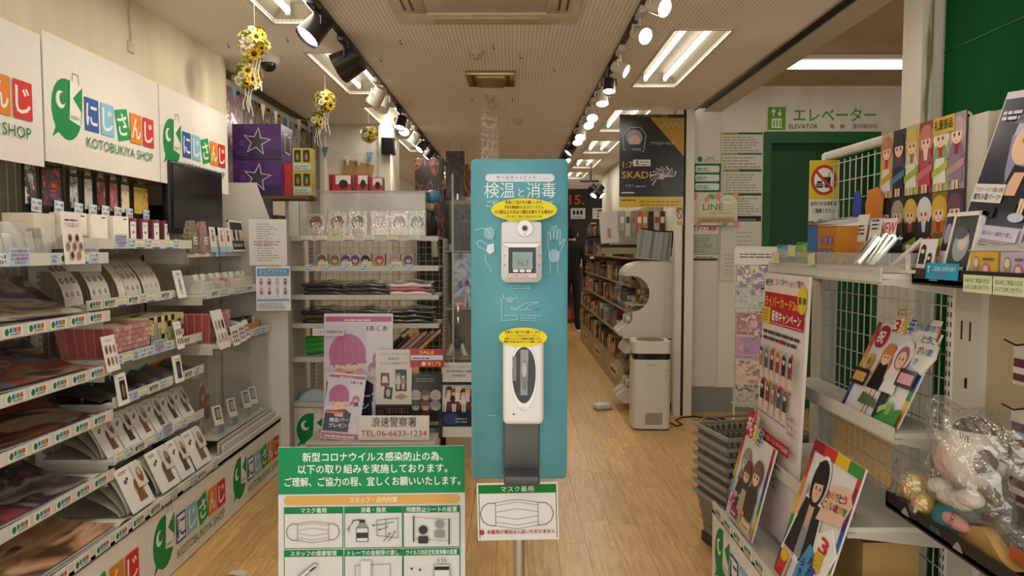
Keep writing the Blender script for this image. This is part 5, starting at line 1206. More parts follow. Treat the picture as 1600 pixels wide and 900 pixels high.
# flower balls
fm_ = []
for c, cc, n in (('d9b430', '3a2a18', 9), ('e0cf6a', '5a4a20', 8), ('e8e4cc', 'b8a850', 8), ('b4b458', '6a6a28', 7)):
    m = MB()
    for k in range(n):
        t_ = 2 * PI * k / n; d_ = Vector((math.cos(t_), math.sin(t_), 0)); e_ = Vector((-math.sin(t_), math.cos(t_), 0))
        m.quad([d_ * .006, d_ * .022 + e_ * .010 + Vector((0, 0, .006)), d_ * .036 + Vector((0, 0, .002)), d_ * .022 - e_ * .010 + Vector((0, 0, .006))], c)
    m.ell((0, 0, .004), .012, .012, .006, cc, 8, 4); fm_.append(m.mesh('flower'))
def flower_ball(px, py, Y, r, label, strings=True):
    p = at(px, py, Y=Y); t = thing('flower_ball', p, 0, label, 'flower decoration', 'flower balls')
    obj('core', MB().ell((0, 0, 0), r * .8, r * .8, r * .8, '8a8a3c', 12, 8), 'fabric', t)
    n = 26
    for k in range(n):
        z = 1 - 2 * (k + .5) / n; ph = k * 2.39996; q = math.sqrt(1 - z * z); nv = Vector((q * math.cos(ph), q * math.sin(ph), z))
        o = obj('flower', fm_[(k * 7 + (k // 3)) % 4], 'fabric', t, nv * r * random.uniform(.72, 1.05)); o.rotation_euler = nv.to_track_quat('Z', 'Y').to_euler(); o.rotation_euler.x += random.uniform(-.5, .5); o.rotation_euler.y += random.uniform(-.5, .5); o.scale = (r / .085 * random.uniform(.75, 1.35),) * 3
    s = MB(); s.cyl((0, 0, r * .8), (0, 0, H - p.z), .0015, 'c8c0a8', 4)
    obj('hanging_thread', s, 'fabric', t)
    for q in range(3 if strings else 0):
        obj('ribbon', MB().grid(lambda u, v: (-.02 + .02 * q + .006 * u + .008 * math.sin(6 * v + q), 0, -r * .8 - v * (.13 + .02 * q)), 1, 6, 'dcd8cc'), 'gloss', t)
for k, (px, py, Y, r, s_) in enumerate(((398, 68, 3.67, .075, 'large yellow flower ball hanging nearest to the left wall lights'), (386, 118, 4.30, .078, 'yellow flower ball below and behind the nearest one'), (508, 159, 5.15, .072, 'yellow and white flower ball hanging above the bunting'), (496, 187, 5.85, .07, 'golden flower ball behind the yellow and white one'), (576, 210, 6.55, .068, 'small bright yellow flower ball near the black speaker'))):
    flower_ball(px, py, Y, r, s_)
cm = at(420, 108, Z=2.62); t = thing('dome_camera', (cm.x, cm.y, H), 0, 'white dome security camera behind the nearest flower ball', 'camera')
obj('mount', MB().lathe([(0, -.05), (.062, -.05), (.07, -.02), (.07, 0)], 'd0c8b8', 20), 'plastic', t); obj('dome', MB().ell((0, 0, -.05), .052, .052, .052, '1c1c1e', 16, 8), 'gloss', t)
# bunting
def bunting(p0, p1, n, cols, label, sag=.08):
    t = thing('bunting', p0, 0, label, 'bunting', 'bunting lines'); d = Vector(p1) - Vector(p0)
    f = lambda u: d * u + Vector((0, 0, -sag * 4 * u * (1 - u)))
    obj('string', MB().tube([f(k / 12) for k in range(13)], .002, 'b8ac94', 4), 'fabric', t)
    for k in range(n):
        c = f((k + .5) / n); e = d.normalized() * .033
        v = [c - e, c + e, c + Vector((0, 0, -.115))]; v2 = [q + Vector((.002, .001, 0)) for q in v]
        obj('flag', MB().add(v + v2, [(0, 1, 2), (5, 4, 3), (0, 3, 4, 1), (1, 4, 5, 2), (2, 5, 3, 0)], cols[k % len(cols)]), 'fabric', t)
bunting((-1.86, 4.85, 2.60), (-1.62, 6.4, 2.58), 8, ['6a98b8', 'd8d0c0', 'd8d0c0', 'cfc8b8', '5a90bc', 'd8d0c0'], 'blue and white bunting along the far left wall')
bunting((-1.86, 7.165, 2.50), (-1.22, 7.205, 2.50), 6, ['6a98b8', 'd8d0c0', 'd8d0c0', 'd0c8b8', '5a90bc', 'd8d0c0'], 'short bunting strung before the white pier', .10)
p = at(600, 223, Y=6.9); t = thing('speaker', (p.x, 7.1, p.z), 0, 'small black loudspeaker box on the white pier', 'speaker')
obj('cabinet', MB().rbox(-.062, .062, 0, .12, -.08, .08, .006, '191817'), 'plastic', t); obj('grille', MB().box(-.052, .052, -.004, 0, -.07, .07, '0f0f0f'), 'fabric', t)
# posters high on the far left wall
wp = [(4.95, .42, ['c8bfae', '8a5a62', 'b07a8a', 'd8d0c0'], 'pale poster with rose figures nearest on the far left wall'), (5.40, .42, ['5a4a3c', '8a6a4a', '2c2824', 'b09a7a'], 'brown figure poster, second on the far left wall'), (5.85, .42, ['b09a54', '4a4640', 'c8b890', '6a6258'], 'olive and grey figure poster, third on the far left wall'), (6.32, .46, ['3a3634', '8a7a70', 'b0a498', '24211f'], 'charcoal figure poster, fourth on the far left wall'), (6.82, .42, ['6a3a34', '3a3a44', '9a7a6a', '4a5a6a'], 'dark red and blue poster, last on the far left wall')]
for k, (yy, w_, c, s_) in enumerate(wp):
    t = thing('wall_poster', (-1.945, yy + w_ / 2, 1.95), FACE_R, s_, 'poster', 'posters on the far left wall')
    obj('sheet', MB().box(-w_ / 2, w_ / 2, 0, .003, 0, .66), artmat(c, 11, .22, (1, 1, .55), 2), t)
    obj('sleeve', MB().grid(lambda u, v: ((u - .5) * (w_ + .02), -.006 - .004 * math.sin(7 * u + 5 * v), -.01 + v * .68), 6, 6), 'acrylic', t)
    for q in (-1, 1): obj('pin', MB().box(q * w_ * .3 - .012, q * w_ * .3 + .012, -.012, 0, .63, .655, '2a2826'), 'plastic', t)
obj('trim_6', MB().box(-1.95, -1.93, 4.8, 7.2, H - .05, H - .005, '4a443a'), 'paint', kind='structure', label='dark picture rail under the ceiling on the far left wall')
# hanging wire and mark on the beam
obj('loose_wire', MB().tube([(-1.832, 3.60, 2.70), (-1.834, 3.59, 2.62), (-1.832, 3.60, 2.52), (-1.836, 3.605, 2.49)], .003, 'b9ae94', 6).box(-1.84, -1.832, 3.575, 3.63, 2.44, 2.49, 'c8bd9f'), 'plastic', label='thin beige wire hanging down the left beam to a small plate', cat='wire')
# boxes piled on top of the far unit
def star_box(z, label):
    t = thing('star_box', (-1.70, 4.95, z), 0, label, 'box', 'purple star boxes')
    w_, h_, d_ = .325, .235, .26
    obj('carton', MB().box(-w_ / 2, w_ / 2, 0, d_, 0, h_, '4a2a68'), 'gloss', t)
    a = Art(w_, h_, None, y=-.0005)
    a.rect(-w_ / 2, w_ / 2, 0, h_ * .30, '38224e'); a.ell(-.09, h_ * .95 - .03, .055, .03, '5d4384'); a.ell(-.09, h_ * .95 - .03, .050, .026, '4a2a68')
    S = lambda r_, rr_, c: a.poly([(.0 + (r_ if k % 2 == 0 else rr_) * math.sin(PI * k / 5 + .15), h_ * .5 + (r_ if k % 2 == 0 else rr_) * math.cos(PI * k / 5 + .15)) for k in range(10)], c)
    S(.098, .040, 'c8c0d4'); S(.086, .033, '3a3644'); a.rect(-.115, -.085, h_ * .40, h_ * .56, '6a3a74'); a.lines(-.14, -.06, h_ * .12, h_ * .3, 3, '5a4480', .3)
    a.obj('star_print', (0, 0, 0), parent=t, mat='gloss')
    s = Art(d_, h_, None, y=-.0005); s.rect(-d_ * .38, d_ * .42, h_ * .18, h_ * .85, '2c1c3c'); s.line([(-d_ * .2, h_ * .25), (d_ * .25, h_ * .22), (d_ * .3, h_ * .75), (d_ * .05, h_ * .7), (0, h_ * .8), (-d_ * .2, h_ * .75)], .008, 'c0b8cc', True); s.ell(.02, h_ * .5, .04, .05, '15101c')
    s.obj('side_print', (w_ / 2, d_ / 2, 0), FACE_R, parent=t, mat='gloss')
star_box(1.85, 'lower purple carton printed with a star above the end panel'); star_box(2.087, 'upper purple carton printed with a star above the end panel')
# plinth behind the end panel carrying the boxes
t = thing('stock_shelf', (0, 0, 0), 0, 'dark topped stock shelf behind the white end panel', 'shelves')
obj('top_board', MB().box(-1.94, -1.36, 4.94, 5.18, 1.825, 1.848, '5a4832'), 'cardboard', t); obj('side_board', MB().box(-1.94, -1.60, 4.93, 4.95, 0, 1.825, '4a4238'), 'paint', t)
for k, (x, z, h_) in enumerate(((-1.80, 1.60, .2), (-1.68, 1.60, .22))): obj('boxed_model', MB().box(x, x + .10, 5.0, 5.15, 1.40 + .03 * k, 1.40 + h_ + .1, ('3a4a52', '5a3a34')[k]), 'gloss', t)
def window_box(x, y, z, w_, h_, c, label):
    t = thing('figure_box', (x, y, z), 0, label, 'box', 'yellow window boxes')
    obj('carton', MB().box(-w_ / 2, w_ / 2, 0, .10, 0, h_, c), 'gloss', t)
    a = Art(w_, h_, None, y=-.0005)
    for q in (-1, 1): a.rr(q * w_ * .24 - w_ * .18, q * w_ * .24 + w_ * .18, h_ * .4, h_ * .92, .008, '2c2a24'); a.ell(q * w_ * .24, h_ * .62, w_ * .08, h_ * .16, '8a6a5a')
    a.rect(-w_ * .45, w_ * .45, h_ * .08, h_ * .34, 'a8b8b8'); a.lines(-w_ * .4, w_ * .4, h_ * .12, h_ * .3, 2, '5a6a6a', .3); a.obj('window_print', (0, 0, 0), parent=t, mat='gloss')
window_box(-1.41, 4.98, 2.012, .125, .155, 'a89c3c', 'upper yellow window box beside the purple cartons'); window_box(-1.41, 4.98, 1.85, .125, .16, 'a89c3c', 'lower yellow window box beside the purple cartons')
obj('red_box', MB().box(-.035, .035, 0, .10, 0, .22, 'b02a34'), 'gloss', loc=(-1.512, 5.0, 1.85), label='narrow red carton between the purple and yellow boxes', cat='box')
for k, (x, w_, h_) in enumerate(((-1.235, .16, .125), (-1.085, .10, .125), (-.98, .10, .105))):
    t = thing('red_window_box', (x, CY + .12, 1.90), 0, 'red and white figure box with dark lettering, %s on the clear case' % ORD[k], 'box', 'red figure boxes')
    obj('carton', MB().box(-w_ / 2, w_ / 2, 0, .09, 0, h_, 'a8242c'), 'gloss', t)
    a = Art(w_, h_, None, y=-.0005); a.rect(-w_ * .2, w_ * .48, h_ * .45, h_ * .95, 'd8d0c8'); a.ell(w_ * .15, h_ * .45, w_ * .2, h_ * .25, '3a2a28'); a.text('TOKYO', -w_ * .33, h_ * .08, .016, '241c1c', h_ * .8, 'l', .03, R(90)); a.obj('print', (0, 0, 0), parent=t)
obj('cardboard_piece', MB().box(-.145, .145, 0, .012, 0, .23, 'a9835a'), 'cardboard', loc=(at(553, 268, Y=7.2).x, 7.236, at(553, 289, Y=7.2).z), rot=(0, R(12), 0), label='plain tilted cardboard panel leaning on the white pier', cat='cardboard')
# ============================================================ right hand shelving
def shelf_right(parent, y0, y1, xf, xb, z, lip=.04, cards=(), col='dad4c6'):
    m = MB(); m.box(xf + .004, xb, y0 + .004, y1 - .004, z + .006, z + .022, col); m.box(xf, xf + .005, y0 + .004, y1 - .004, z - .004, z + lip, col); m.box(xf + .004, xf + .03, y0 + .004, y1 - .004, z - .012, z + .004, 'cbc5b7')
    s = obj('shelf', m, 'paint', parent)
    for yy in (y0 + .004, y1 - .008): obj('bracket', MB().prism([(xf + .03, z - .012), (xb, z - .045), (xb, z + .006), (xf + .03, z + .006)], yy, yy + .004, 'c9c3b5'), 'paint', s)
    for yy, k in cards: obj('price_card', RC[k], 'print', s, (xf - .002, yy, z + .001), (0, 0, FACE_L))
    return s
RX, RB = .882, 1.345
RY0, RY1 = 2.2, 3.18
g1 = thing('shelving_unit', (0, 0, 0), 0, 'white wire backed shelving unit on the right with cut-out boards', 'shelves')
obj('base', MB().box(RX + .012, RB, RY0 + .003, RY1, 0, .335, 'd6d0c4'), 'paint', g1)
kp = Art(RY1 - RY0 - .006, .335, 'e2ddd2', .01); shop_logo(kp, -.44, .0, .82, True); kp.obj('kick_panel', (RX, (RY0 + RY1) / 2, .004), FACE_L, parent=g1)
dk = MB(); dk.box(RX, RX + .10, RY0 + .003, RY1, .34, .352, 'dad4c8'); dk.box(RX, RX + .006, RY0 + .003, RY1, .34, .39, 'e0dbd1')
dk_ = obj('deck_rail', dk, 'paint', g1)
for k in range(7): obj('price_card', RC['logo'], 'print', dk_, (RX - .002, RY1 - .10 - .13 * k, .347), (0, 0, FACE_L))
m = MB()
y = RY0 + .05
while y < RY1 - .03: m.cyl((RB, y, .4), (RB, y, 1.86), .0024, 'd6d0c0', 4, caps=False); y += .05
z = .42
while z < 1.87: m.cyl((RB - .004, RY0 + .04, z), (RB - .004, RY1 - .03, z), .0024, 'd6d0c0', 4, caps=False); z += .075
obj('wire_panel', m, 'paint', g1)
fr = MB(); 
for yy in (RY0 + .02, RY1 - .02): fr.rbox(RB - .02, RB + .02, yy - .02, yy + .02, 0, 1.9, .006, 'dcd6ca')
obj('upright', MB().rbox(RB - .02, RB + .02, RY0, RY0 + .04, 0, 1.9, .006, 'dcd6ca'), 'paint', g1); obj('upright', MB().rbox(RB - .02, RB + .02, RY1 - .04, RY1, 0, 1.9, .006, 'dcd6ca'), 'paint', g1)
obj('top_rail', MB().rbox(RB - .016, RB + .016, RY0, RY1, 1.87, 1.905, .008, 'dcd6ca'), 'paint', g1)
sl = MB(); z = .45
while z < 1.85:
    for q in (-.008, .008): sl.box(RB - .0215, RB - .0195, RY0 + .02 + q - .002, RY0 + .02 + q + .002, z, z + .016, '2c2a24')
    z += .03
obj('slots', sl, 'paint', g1, kind='stuff')
obj('rear_column', MB().box(RB + .02, RB + .10, RY1 + .08, RY1 + .16, 0, 1.7, 'cfc9ba'), 'paint', g1)
shelf_right(g1, RY0, RY1, 1.105, RB - .02, 1.40)
shelf_right(g1, RY0, RY1, 1.155, RB - .02, .915)
shelf_right(g1, RY0, RY1, 1.02, RB - .02, .625)
# clear lipped tray on the top shelf
t = thing('acrylic_tray', (1.10, (RY0 + RY1) / 2, 1.424), FACE_L, 'clear lipped tray along the upper right shelf', 'tray')
obj('front_lip', MB().box(-.45, .48, 0, .004, 0, .06), 'bin', t); obj('side_lip', MB().box(.476, .48, .004, .2, 0, .06), 'bin', t); obj('wood_liner', MB().box(-.42, .46, .02, .19, 0, .02, 'a88458'), 'cardboard', t)
for k, (x, w_) in enumerate(((-.36, .06), (-.20, .07), (.0, .06))): obj('paper_tag', MB().box(x - w_ / 2, x + w_ / 2, -.006, -.004, .012 + .02 * (k == 1), .055 + .02 * (k == 1), 'c8c690'), 'print', t, rot=(0, R((0, 3, -8)[k]), 0))
# counter display boxes on the tray
def counter_box(y, w_, d_, h_, c, c2, back, label, lidh=.12, q=0, dz=.0):
    t = thing('counter_display', (1.135, y, 1.446 + dz), FACE_L, label, 'display box', 'counter display boxes')
    obj('carton', MB().box(-w_ / 2, w_ / 2, 0, d_, 0, h_, c), 'gloss', t)
    obj('white_top', MB().prismx([(0, h_), (d_, h_ + .03), (d_, h_ + .005), (0, h_ - .002)], -w_ / 2, w_ / 2, 'd8d8d8').box(-w_ / 2, -w_ / 2 + .012, -.001, d_, h_ + .001, h_ + .012, c2), 'gloss', t)
    obj('header', MB().prism([(-w_ * .35, h_), (w_ * .35, h_), (w_ * .4, h_ + lidh * .7), (w_ * .15, h_ + lidh), (-w_ * .25, h_ + lidh * .95), (-w_ * .4, h_ + lidh * .6)], d_ - .004, d_, back), 'gloss', t)
    a = Art(w_, h_, None, y=-.0006); a.rect(-w_ / 2, w_ / 2, 0, h_ * .3, c2)
    if q:
        for k in range(6): a.ell(-w_ * .28 + w_ * .26 * (k % 3), h_ * (.62 if k < 3 else .28), h_ * .13, h_ * .13, '7a6a8a'); a.text('?', -w_ * .28 + w_ * .26 * (k % 3), h_ * (.62 if k < 3 else .28) - h_ * .07, h_ * .14, 'e8e0c8', None)
    a.obj('front_print', (0, 0, 0), parent=t, mat='gloss')
counter_box(3.10, .11, .16, .055, '8ab4b4', '3a8a94', '4aa094', 'teal counter display box at the far end of the upper right shelf')
counter_box(2.99, .10, .17, .06, 'a8b0d0', '4a44a4', '34348c', 'navy counter display box, second on the upper right shelf', .09)
counter_box(2.89, .09, .17, .065, '9ac05a', '5a9a3a', '6ab04a', 'green counter display box, third on the upper right shelf', .09)
counter_box(2.79, .085, .17, .14, '3a6aa8', '8a6a34', '35459c', 'blue card box with a raised navy header on the upper right shelf', .13)
counter_box(2.66, .16, .17, .13, 'b8782a', 'a8883a', 'd07a30', 'orange card box with round question marks on the upper right shelf', .14, 1)
for k, (yy, c, z) in enumerate(((2.56, 'c8885a', .16), (2.46, 'c8c4bc', .165))):
    a = Art(.075, .14 if k == 0 else .10, 'd8d4cc', .003); a.lines(-.025, .025, .07, .11, 3, '3a3836', .2); a.rect(-.0375, .0375, 0, .045 if k == 0 else .02, c); a.obj('pack_card', (1.20, yy, 1.446 + (.045 if k else .03)), FACE_L, R(8), label='upright pack card %s behind the silver packets' % ('with orange foot' if k == 0 else 'with plain foot'), cat='card', group='pack cards')
a = Art(.13, .065, 'e0d8d4', .003); a.text('NEW', .015, .016, .038, 'c82a34', .095, bold=.02, shear=.15); a.rect(-.065, -.045, 0, .065, 'd8b8b8'); a.obj('new_card', (1.215, 2.41, 1.53), FACE_L, R(6), label='white card reading NEW in red above the silver packets', cat='card')
obj('card_post', MB().box(1.222, 1.228, 2.39, 2.43, 1.446, 1.55, 'd0ccc4'), 'plastic', label='small post holding up the NEW card', cat='post')
for k in range(7):
    yy = 2.62 - .053 * k; hgt = .04 if k < 3 else .085 + .01 * (k % 2)
    m = MB(); m.grid(lambda u, v: ((u - .5) * .06, .005 + .09 * v * (1 if k < 3 else .75), .003 + hgt * v + .004 * math.sin(9 * u + k)), 6, 5, 'aeb4b0' if k % 3 else '6a7470'); m.grid(lambda u, v: ((u - .5) * .06, .012 + .09 * v * (1 if k < 3 else .75), hgt * v), 2, 2, '5a625e')
    obj('foil_packet', m, 'metal', loc=(1.125 + .01 * (k % 2), yy, 1.446), rot=(0, 0, FACE_L + R(8 * (k % 3 - 1))), label='silver foil card packet, %s from the far end on the upper right shelf' % ORD[k], cat='packet', group='foil packets')
t = thing('plate_stand', (1.18, 2.26, 1.424), FACE_L, 'white crossed plate stand at the near end of the upper right shelf', 'stand')
obj('arm', MB().tube([(-.06, 0, .005), (.05, .05, .10)], .008, 'd2ccbe', 6), 'plastic', t); obj('arm', MB().tube([(.07, 0, .005), (-.03, .05, .08)], .008, 'd2ccbe', 6), 'plastic', t); obj('foot', MB().box(-.08, .09, -.01, .01, 0, .01, 'd2ccbe'), 'plastic', t)
# no food sign at the far end
a = Art(.118, .255, 'd8d4c8', .003); a.rect(-.059, .059, .092, .255, 'd2b428'); a.ell(0, .172, .052, .064, 'b8342e', 26); a.ell(0, .172, .040, .051, 'e2ded4', 26)
a.rect(-.032, -.004, .140, .148, '2a2826'); a.rect(-.034, -.002, .150, .155, '2a2826'); a.poly([(-.03, .157), (-.006, .157), (-.01, .168), (-.026, .168)], '2a2826'); a.poly([(.004, .14), (.022, .14), (.027, .18), (0, .18)], '2a2826'); a.rect(-.002, .029, .18, .184, '2a2826'); a.line([(.016, .184), (.024, .205)], .003, '2a2826')
a.line([(-.032, .208), (.03, .135)], .012, 'b8342e'); a.text('店内でのお食事は', 0, .066, .015, '2c2a28', .105, bold=.01); a.text('ご遠慮ください', 0, .036, .015, '2c2a28', .09, bold=.01)
a.obj('no_food_sign', (1.312, 3.115, 1.612), R(-8), 0, label='yellow no food or drink sign at the far end of the right shelves', cat='sign')
# wall of portrait posters on the wire back
bh, bw = .50, .50
pc = [('b87a5a', 'd09a44'), ('2c2a30', '3a4a6a'), ('d0b060', 'c8ccb0'), ('c07a6a', 'b04a5a'), ('e0ddd8', '7aa070'), ('b8a0a8', '8a6a8a')]
pc2 = [('3a302c', '5a4a44'), ('a8a094', '6a5a54'), ('d8b04c', '3a3834'), ('d8d8dc', '3a3a54'), ('d0a83c', 'a87a34'), ('6a4a5a', '8a7a84')]
t = thing('portrait_banner', (RB - .028, 2.40, 1.445), FACE_L, 'wide banner of two rows of portrait strips hung on the right wire back', 'poster')
bw, bh = .49, .455
obj('cloth', MB().box(-bw / 2, bw / 2, 0, .003, 0, bh, '4a423c'), 'print', t)
for r_ in range(2):
    for c_ in range(6):
        hair, cl = (pc if r_ else pc2)[c_]; ww = bw / 6; hh = bh / 2
        a = Art(ww - .002, hh - .002, ('c8a86a', '2a3444', 'b8b860', '8a3a44', 'b0b078', '9a8a94')[c_] if r_ else ('2a2624', '3a3430', '2c2824', '34303a', '8a6a2c', '4a3a44')[c_], .0012)
        a.bust(0, hh * .40, hh * .56, hair, cl, 'ecc8ae', ('b03034', '8a2a34', 'c04a50', 'd8d0c8')[c_ % 4]); a.poly([(-ww * .42, hh * .10), (ww * .42, hh * .10), (ww * .30, hh * .44), (-ww * .30, hh * .44)], ('d8d4d0', '2c2c38', 'e0dcd4', 'b84a58', 'dcdcd0', '8a7a8a')[c_] if r_ else ('4a3a34', '5a4c44', '2c2a28', '44344a', '7a5a30', '5a4a50')[c_]); a.poly([(-ww * .5, hh * .18), (ww * .5, hh * .30), (ww * .5, hh * .40), (-ww * .5, hh * .28)], ('c89a34', '4a7ab0', '9ab03a', 'c86a80', 'a8b840', 'b88a94')[c_]); a.rect(-ww * .2, -ww * .03, 0, hh * .12, 'e0bca0'); a.rect(ww * .03, ww * .2, 0, hh * .12, 'e0bca0')
        a.obj('portrait', (-bw / 2 + ww * (c_ + .5), -.0014, hh * r_ + .001), parent=t)
obj('caption', Art(.11, .05, 'c8a82c', .002).text('礼服部品', 0, .014, .024, '221f18', .095, bold=.02).mb, 'print', t, (.14, -.006, bh - .052))
# second unit, nearest right
N0 = 1.35
g2 = thing('shelving_unit', (0, 0, 0), 0, 'nearest right shelving unit with dark trays of plush toys', 'shelves')
obj('base', MB().box(RX + .012, RB + .02, N0, RY0 - .006, 0, .335, 'd6d0c4'), 'paint', g2)
obj('back_panel', MB().box(RB + .0, RB + .02, N0, RY0 - .13, .335, 1.88, 'b8a684'), 'paint', g2)
cp = MB(); cp.box(RB - .02, RB + .02, RY0 - .13, RY0 - .008, .335, 1.88, 'ccc6b8')
for q, z in ((0, 1.23), (.04, 1.23)): cp.box(RB - .022, RB - .019, RY0 - .085 + q, RY0 - .08 + q, z, z + .055, '1d1b18')
cp.box(RB - .022, RB - .019, RY0 - .075, RY0 - .065, 1.09, 1.12, '1d1b18'); obj('upright', cp, 'paint', g2)
def tray(z, xf, lab_, lean=.0):
    m = MB(); m.box(xf, RB - .025, N0, RY0 - .012, z, z + .012, '6a4e34'); m.box(xf, xf + .008, N0, RY0 - .012, z - .006, z + .042, '2c2624'); m.box(xf, RB - .025, RY0 - .020, RY0 - .012, z, z + .035, '3a2c22')
    o = obj('tray', m, 'paint', g2); a = Art(.7, .045, None, y=0)
    for x in (-.30, -.05, .2): a.poly([(x - .022, .012), (x + .022, .012), (x + .014, .026), (x, .036), (x - .012, .026)], '8d8680')
    a.obj('emblem_print', (xf - .001, (N0 + RY0) / 2, z - .004), FACE_L, parent=o, kind='stuff')
tray(1.398, 1.19, ''); tray(.725, 1.13, '')
pr = art_ = Art(.245, .42, 'c4bcd0', .004)
pr.rect(-.118, .118, .06, .40, '26283c'); pr.ell(.05, .30, .085, .10, 'b0aac4'); pr.poly([(-.04, .30), (.12, .26), (.12, .12), (.02, .12), (-.02, .2)], '8a86a8'); pr.ell(.03, .275, .055, .055, 'e0b89c'); pr.poly([(-.05, .33), (.12, .33), (.11, .40), (.0, .40)], '6a6672'); pr.poly([(-.01, .31), (.09, .30), (.08, .34), (.0, .345)], 'c4bed4')
pr.eyes(.032, .285, .02, .006, 'a88a3a', False); pr.poly([(-.02, .10), (.07, .10), (.08, .21), (.01, .22)], '16151c'); pr.poly([(.0, .14), (.05, .14), (.06, .2), (.02, .2)], 'dcb092'); pr.fig(.09, .09, .13, '3a3844', '22222c'); pr.ell(.085, .085, .03, .012, 'b8bcd8')
pr.rect(-.115, .01, .118, .168, 'd6d0cc'); pr.text('アルカナ・ナイアの購入特典', -.052, .147, .011, '2c2a30', .115); pr.text('魔気み服パーツ!', -.052, .126, .014, '2c2a30', .11, bold=.01); pr.lines(-.10, .0, .34, .37, 2, 'c4c4d4', .3, .6); pr.rect(-.09, .0, .08, .108, '15151f')
pr.rect(-.118, .118, .022, .058, 'b4b0c4'); pr.text('フルオープン 展示は一緒飾り致し', .0, .034, .010, '26242c', .20); pr.lines(-.11, .11, .006, .02, 2, '6a6678', .2)
pp = thing('poster_easel', (1.235, 1.93, 1.415), FACE_L, 'tall tilted easel poster of a silver haired figure on the nearest right tray', 'poster')
pr.obj('poster', (0, .0, .085), 0, R(14), 'gloss', parent=pp, roll=R(6))
for q in (-.06, .06): obj('easel_leg', MB().tube([(q, -.01, 0), (q, .008, .09), (q * .6, .075, .36)], .005, 'd2ccbe', 6), 'plastic', pp)
obj('easel_strut', MB().tube([(0, .075, .34), (0, .085, 0)], .005, 'd2ccbe', 6), 'plastic', pp)
fr = Art(.10, .17, '1c1c20', .004); fr.ell(0, .09, .035, .045, '8a9498'); fr.ell(.005, .10, .022, .024, 'c4b0a8'); fr.rect(-.03, .035, .012, .03, 'c4c0bc'); fr.ell(-.01, .125, .03, .018, '34343a')
e_ = thing('photo_frame', (1.205, 2.01, 1.412), FACE_L, 'white framed photo card below the easel poster', 'photo frame')
fr.obj('photo', (0, 0, .006), 0, R(12), 'gloss', parent=e_); fb = MB()
for q in ((-.06, -.05, 0, .19), (.05, .06, 0, .19), (-.06, .06, .178, .19), (-.06, .06, 0, .008)): fb.box(q[0], q[1], -.002, .012, q[2], q[3], 'e0dcd4')
obj('frame', fb, 'paint', e_, rot=(-R(12), 0, 0))
for k, (yy, z, w_) in enumerate(((2.155, 1.412, .085), (2.10, 1.412, .085))):
    a = Art(w_, .115 if k == 0 else .19, 'd8d0d0', .002); 
    if k == 0: a.fig(-.018, .01, .09, '2c2a2e', '26262c'); a.fig(.022, .005, .07, '2c2a2e', '26262c')
    else: a.rect(-.04, .0, .08, .18, '2c2c34'); a.ell(-.02, .13, .016, .03, '9a94a4'); a.fig(.022, .09, .09, '2c2a2e', '26262c')
    a.obj('figure_card', (1.20 + .03 * k, yy, z), FACE_L, R(10), label=('small pale card with two dark figures left of the photo frame', 'taller pale card with figures behind the small one')[k], cat='card')
a = Art(.15, .045, '2a94bc', .002); a.text('ご自由にお持ち帰り', .01, .024, .011, 'd8e8ec', .11); a.text('ください', 0, .008, .01, 'c03a4a', .07); a.text('T', -.062, .018, .02, 'e8f0f0'); a.obj('blue_ticket', (1.183, 2.03, 1.412), FACE_L, R(4), label='bright blue ticket in front of the photo frame', cat='ticket')
for k, (yy, c, c2) in enumerate(((1.875, 'c8a23c', 'b89ab0'), (1.755, 'b0a4c0', 'b8403c'))):
    t = thing('figure_box', (1.20, yy, 1.412), FACE_L, ('yellow blind box with small round figures', 'lilac blind box with small round figures')[k] + ' on the nearest right tray', 'box', 'blind boxes')
    obj('carton', MB().box(-.054, .054, 0, .10, 0, .078, c), 'gloss', t); a = Art(.1, .078, None, y=-.0006); a.ell(-.028, .045, .014, .022, '8a8a7a'); a.ell(-.028, .05, .010, .011, 'dcb89c'); a.ell(.012, .03, .017, .02, 'b06a8a'); a.ell(.012, .032, .010, .011, 'dcb89c'); a.rect(-.045, -.02, .01, .022, '2c2a24' if k == 0 else 'b03030'); a.lines(0, .045, .056, .07, 1, '6a6444', .2); a.obj('front_print', (0, 0, 0), parent=t)
    a = Art(.115, .045, 'c8cfa8', .001); a.text('BOXをご希望の方は', 0, .026, .010, '3f6a3a', .095); a.text('レジにてお申し付け下さい', 0, .009, .010, '3f6a3a', .10); a.obj('paper_ticket', (1.186, yy, 1.385), FACE_L, parent=g2)
obj('lid_card', MB().prismx([(0, .08), (.11, .13), (.115, .126), (.005, .077)], -.14, .06, 'b0b0a4'), 'gloss', loc=(1.20, 1.80, 1.412), rot=(0, 0, FACE_L), label='grey box lid resting on the blind boxes', cat='lid')
# cut-out boards
RB7 = ['8a2430', 'c8342c', 'd8852a', 'd8b42c', '3f8a3a', '2c5a9a', '4a2c6a']
def rainbow(a, x, z, h, txt, col_w=None, rot=0.0):
    a.text(txt, x, z, h, 'ece8e4', col_w, bold=.07, rot=rot); n = len(txt)
    wd = (col_w or h * n) / n
    for k, ch in enumerate(txt):
        q = (k - (n - 1) / 2) * wd; a.text(ch, x + q * math.cos(rot), z + q * math.sin(rot), h, RB7[(k * 2 + 1) % 7], wd * .9, bold=.03, rot=rot)
def cutout(w, h, kind):
    a = Art(w, h, 'dcd8d6', .006)
    n = 7
    for k in range(7): a.rect(-w / 2, -w / 2 + w * .06, h * k / 7, h * (k + 1) / 7, RB7[6 - k]); a.rect(w / 2 - w * .06, w / 2, h * k / 7, h * (k + 1) / 7, RB7[(k + 2) % 7])
    return a
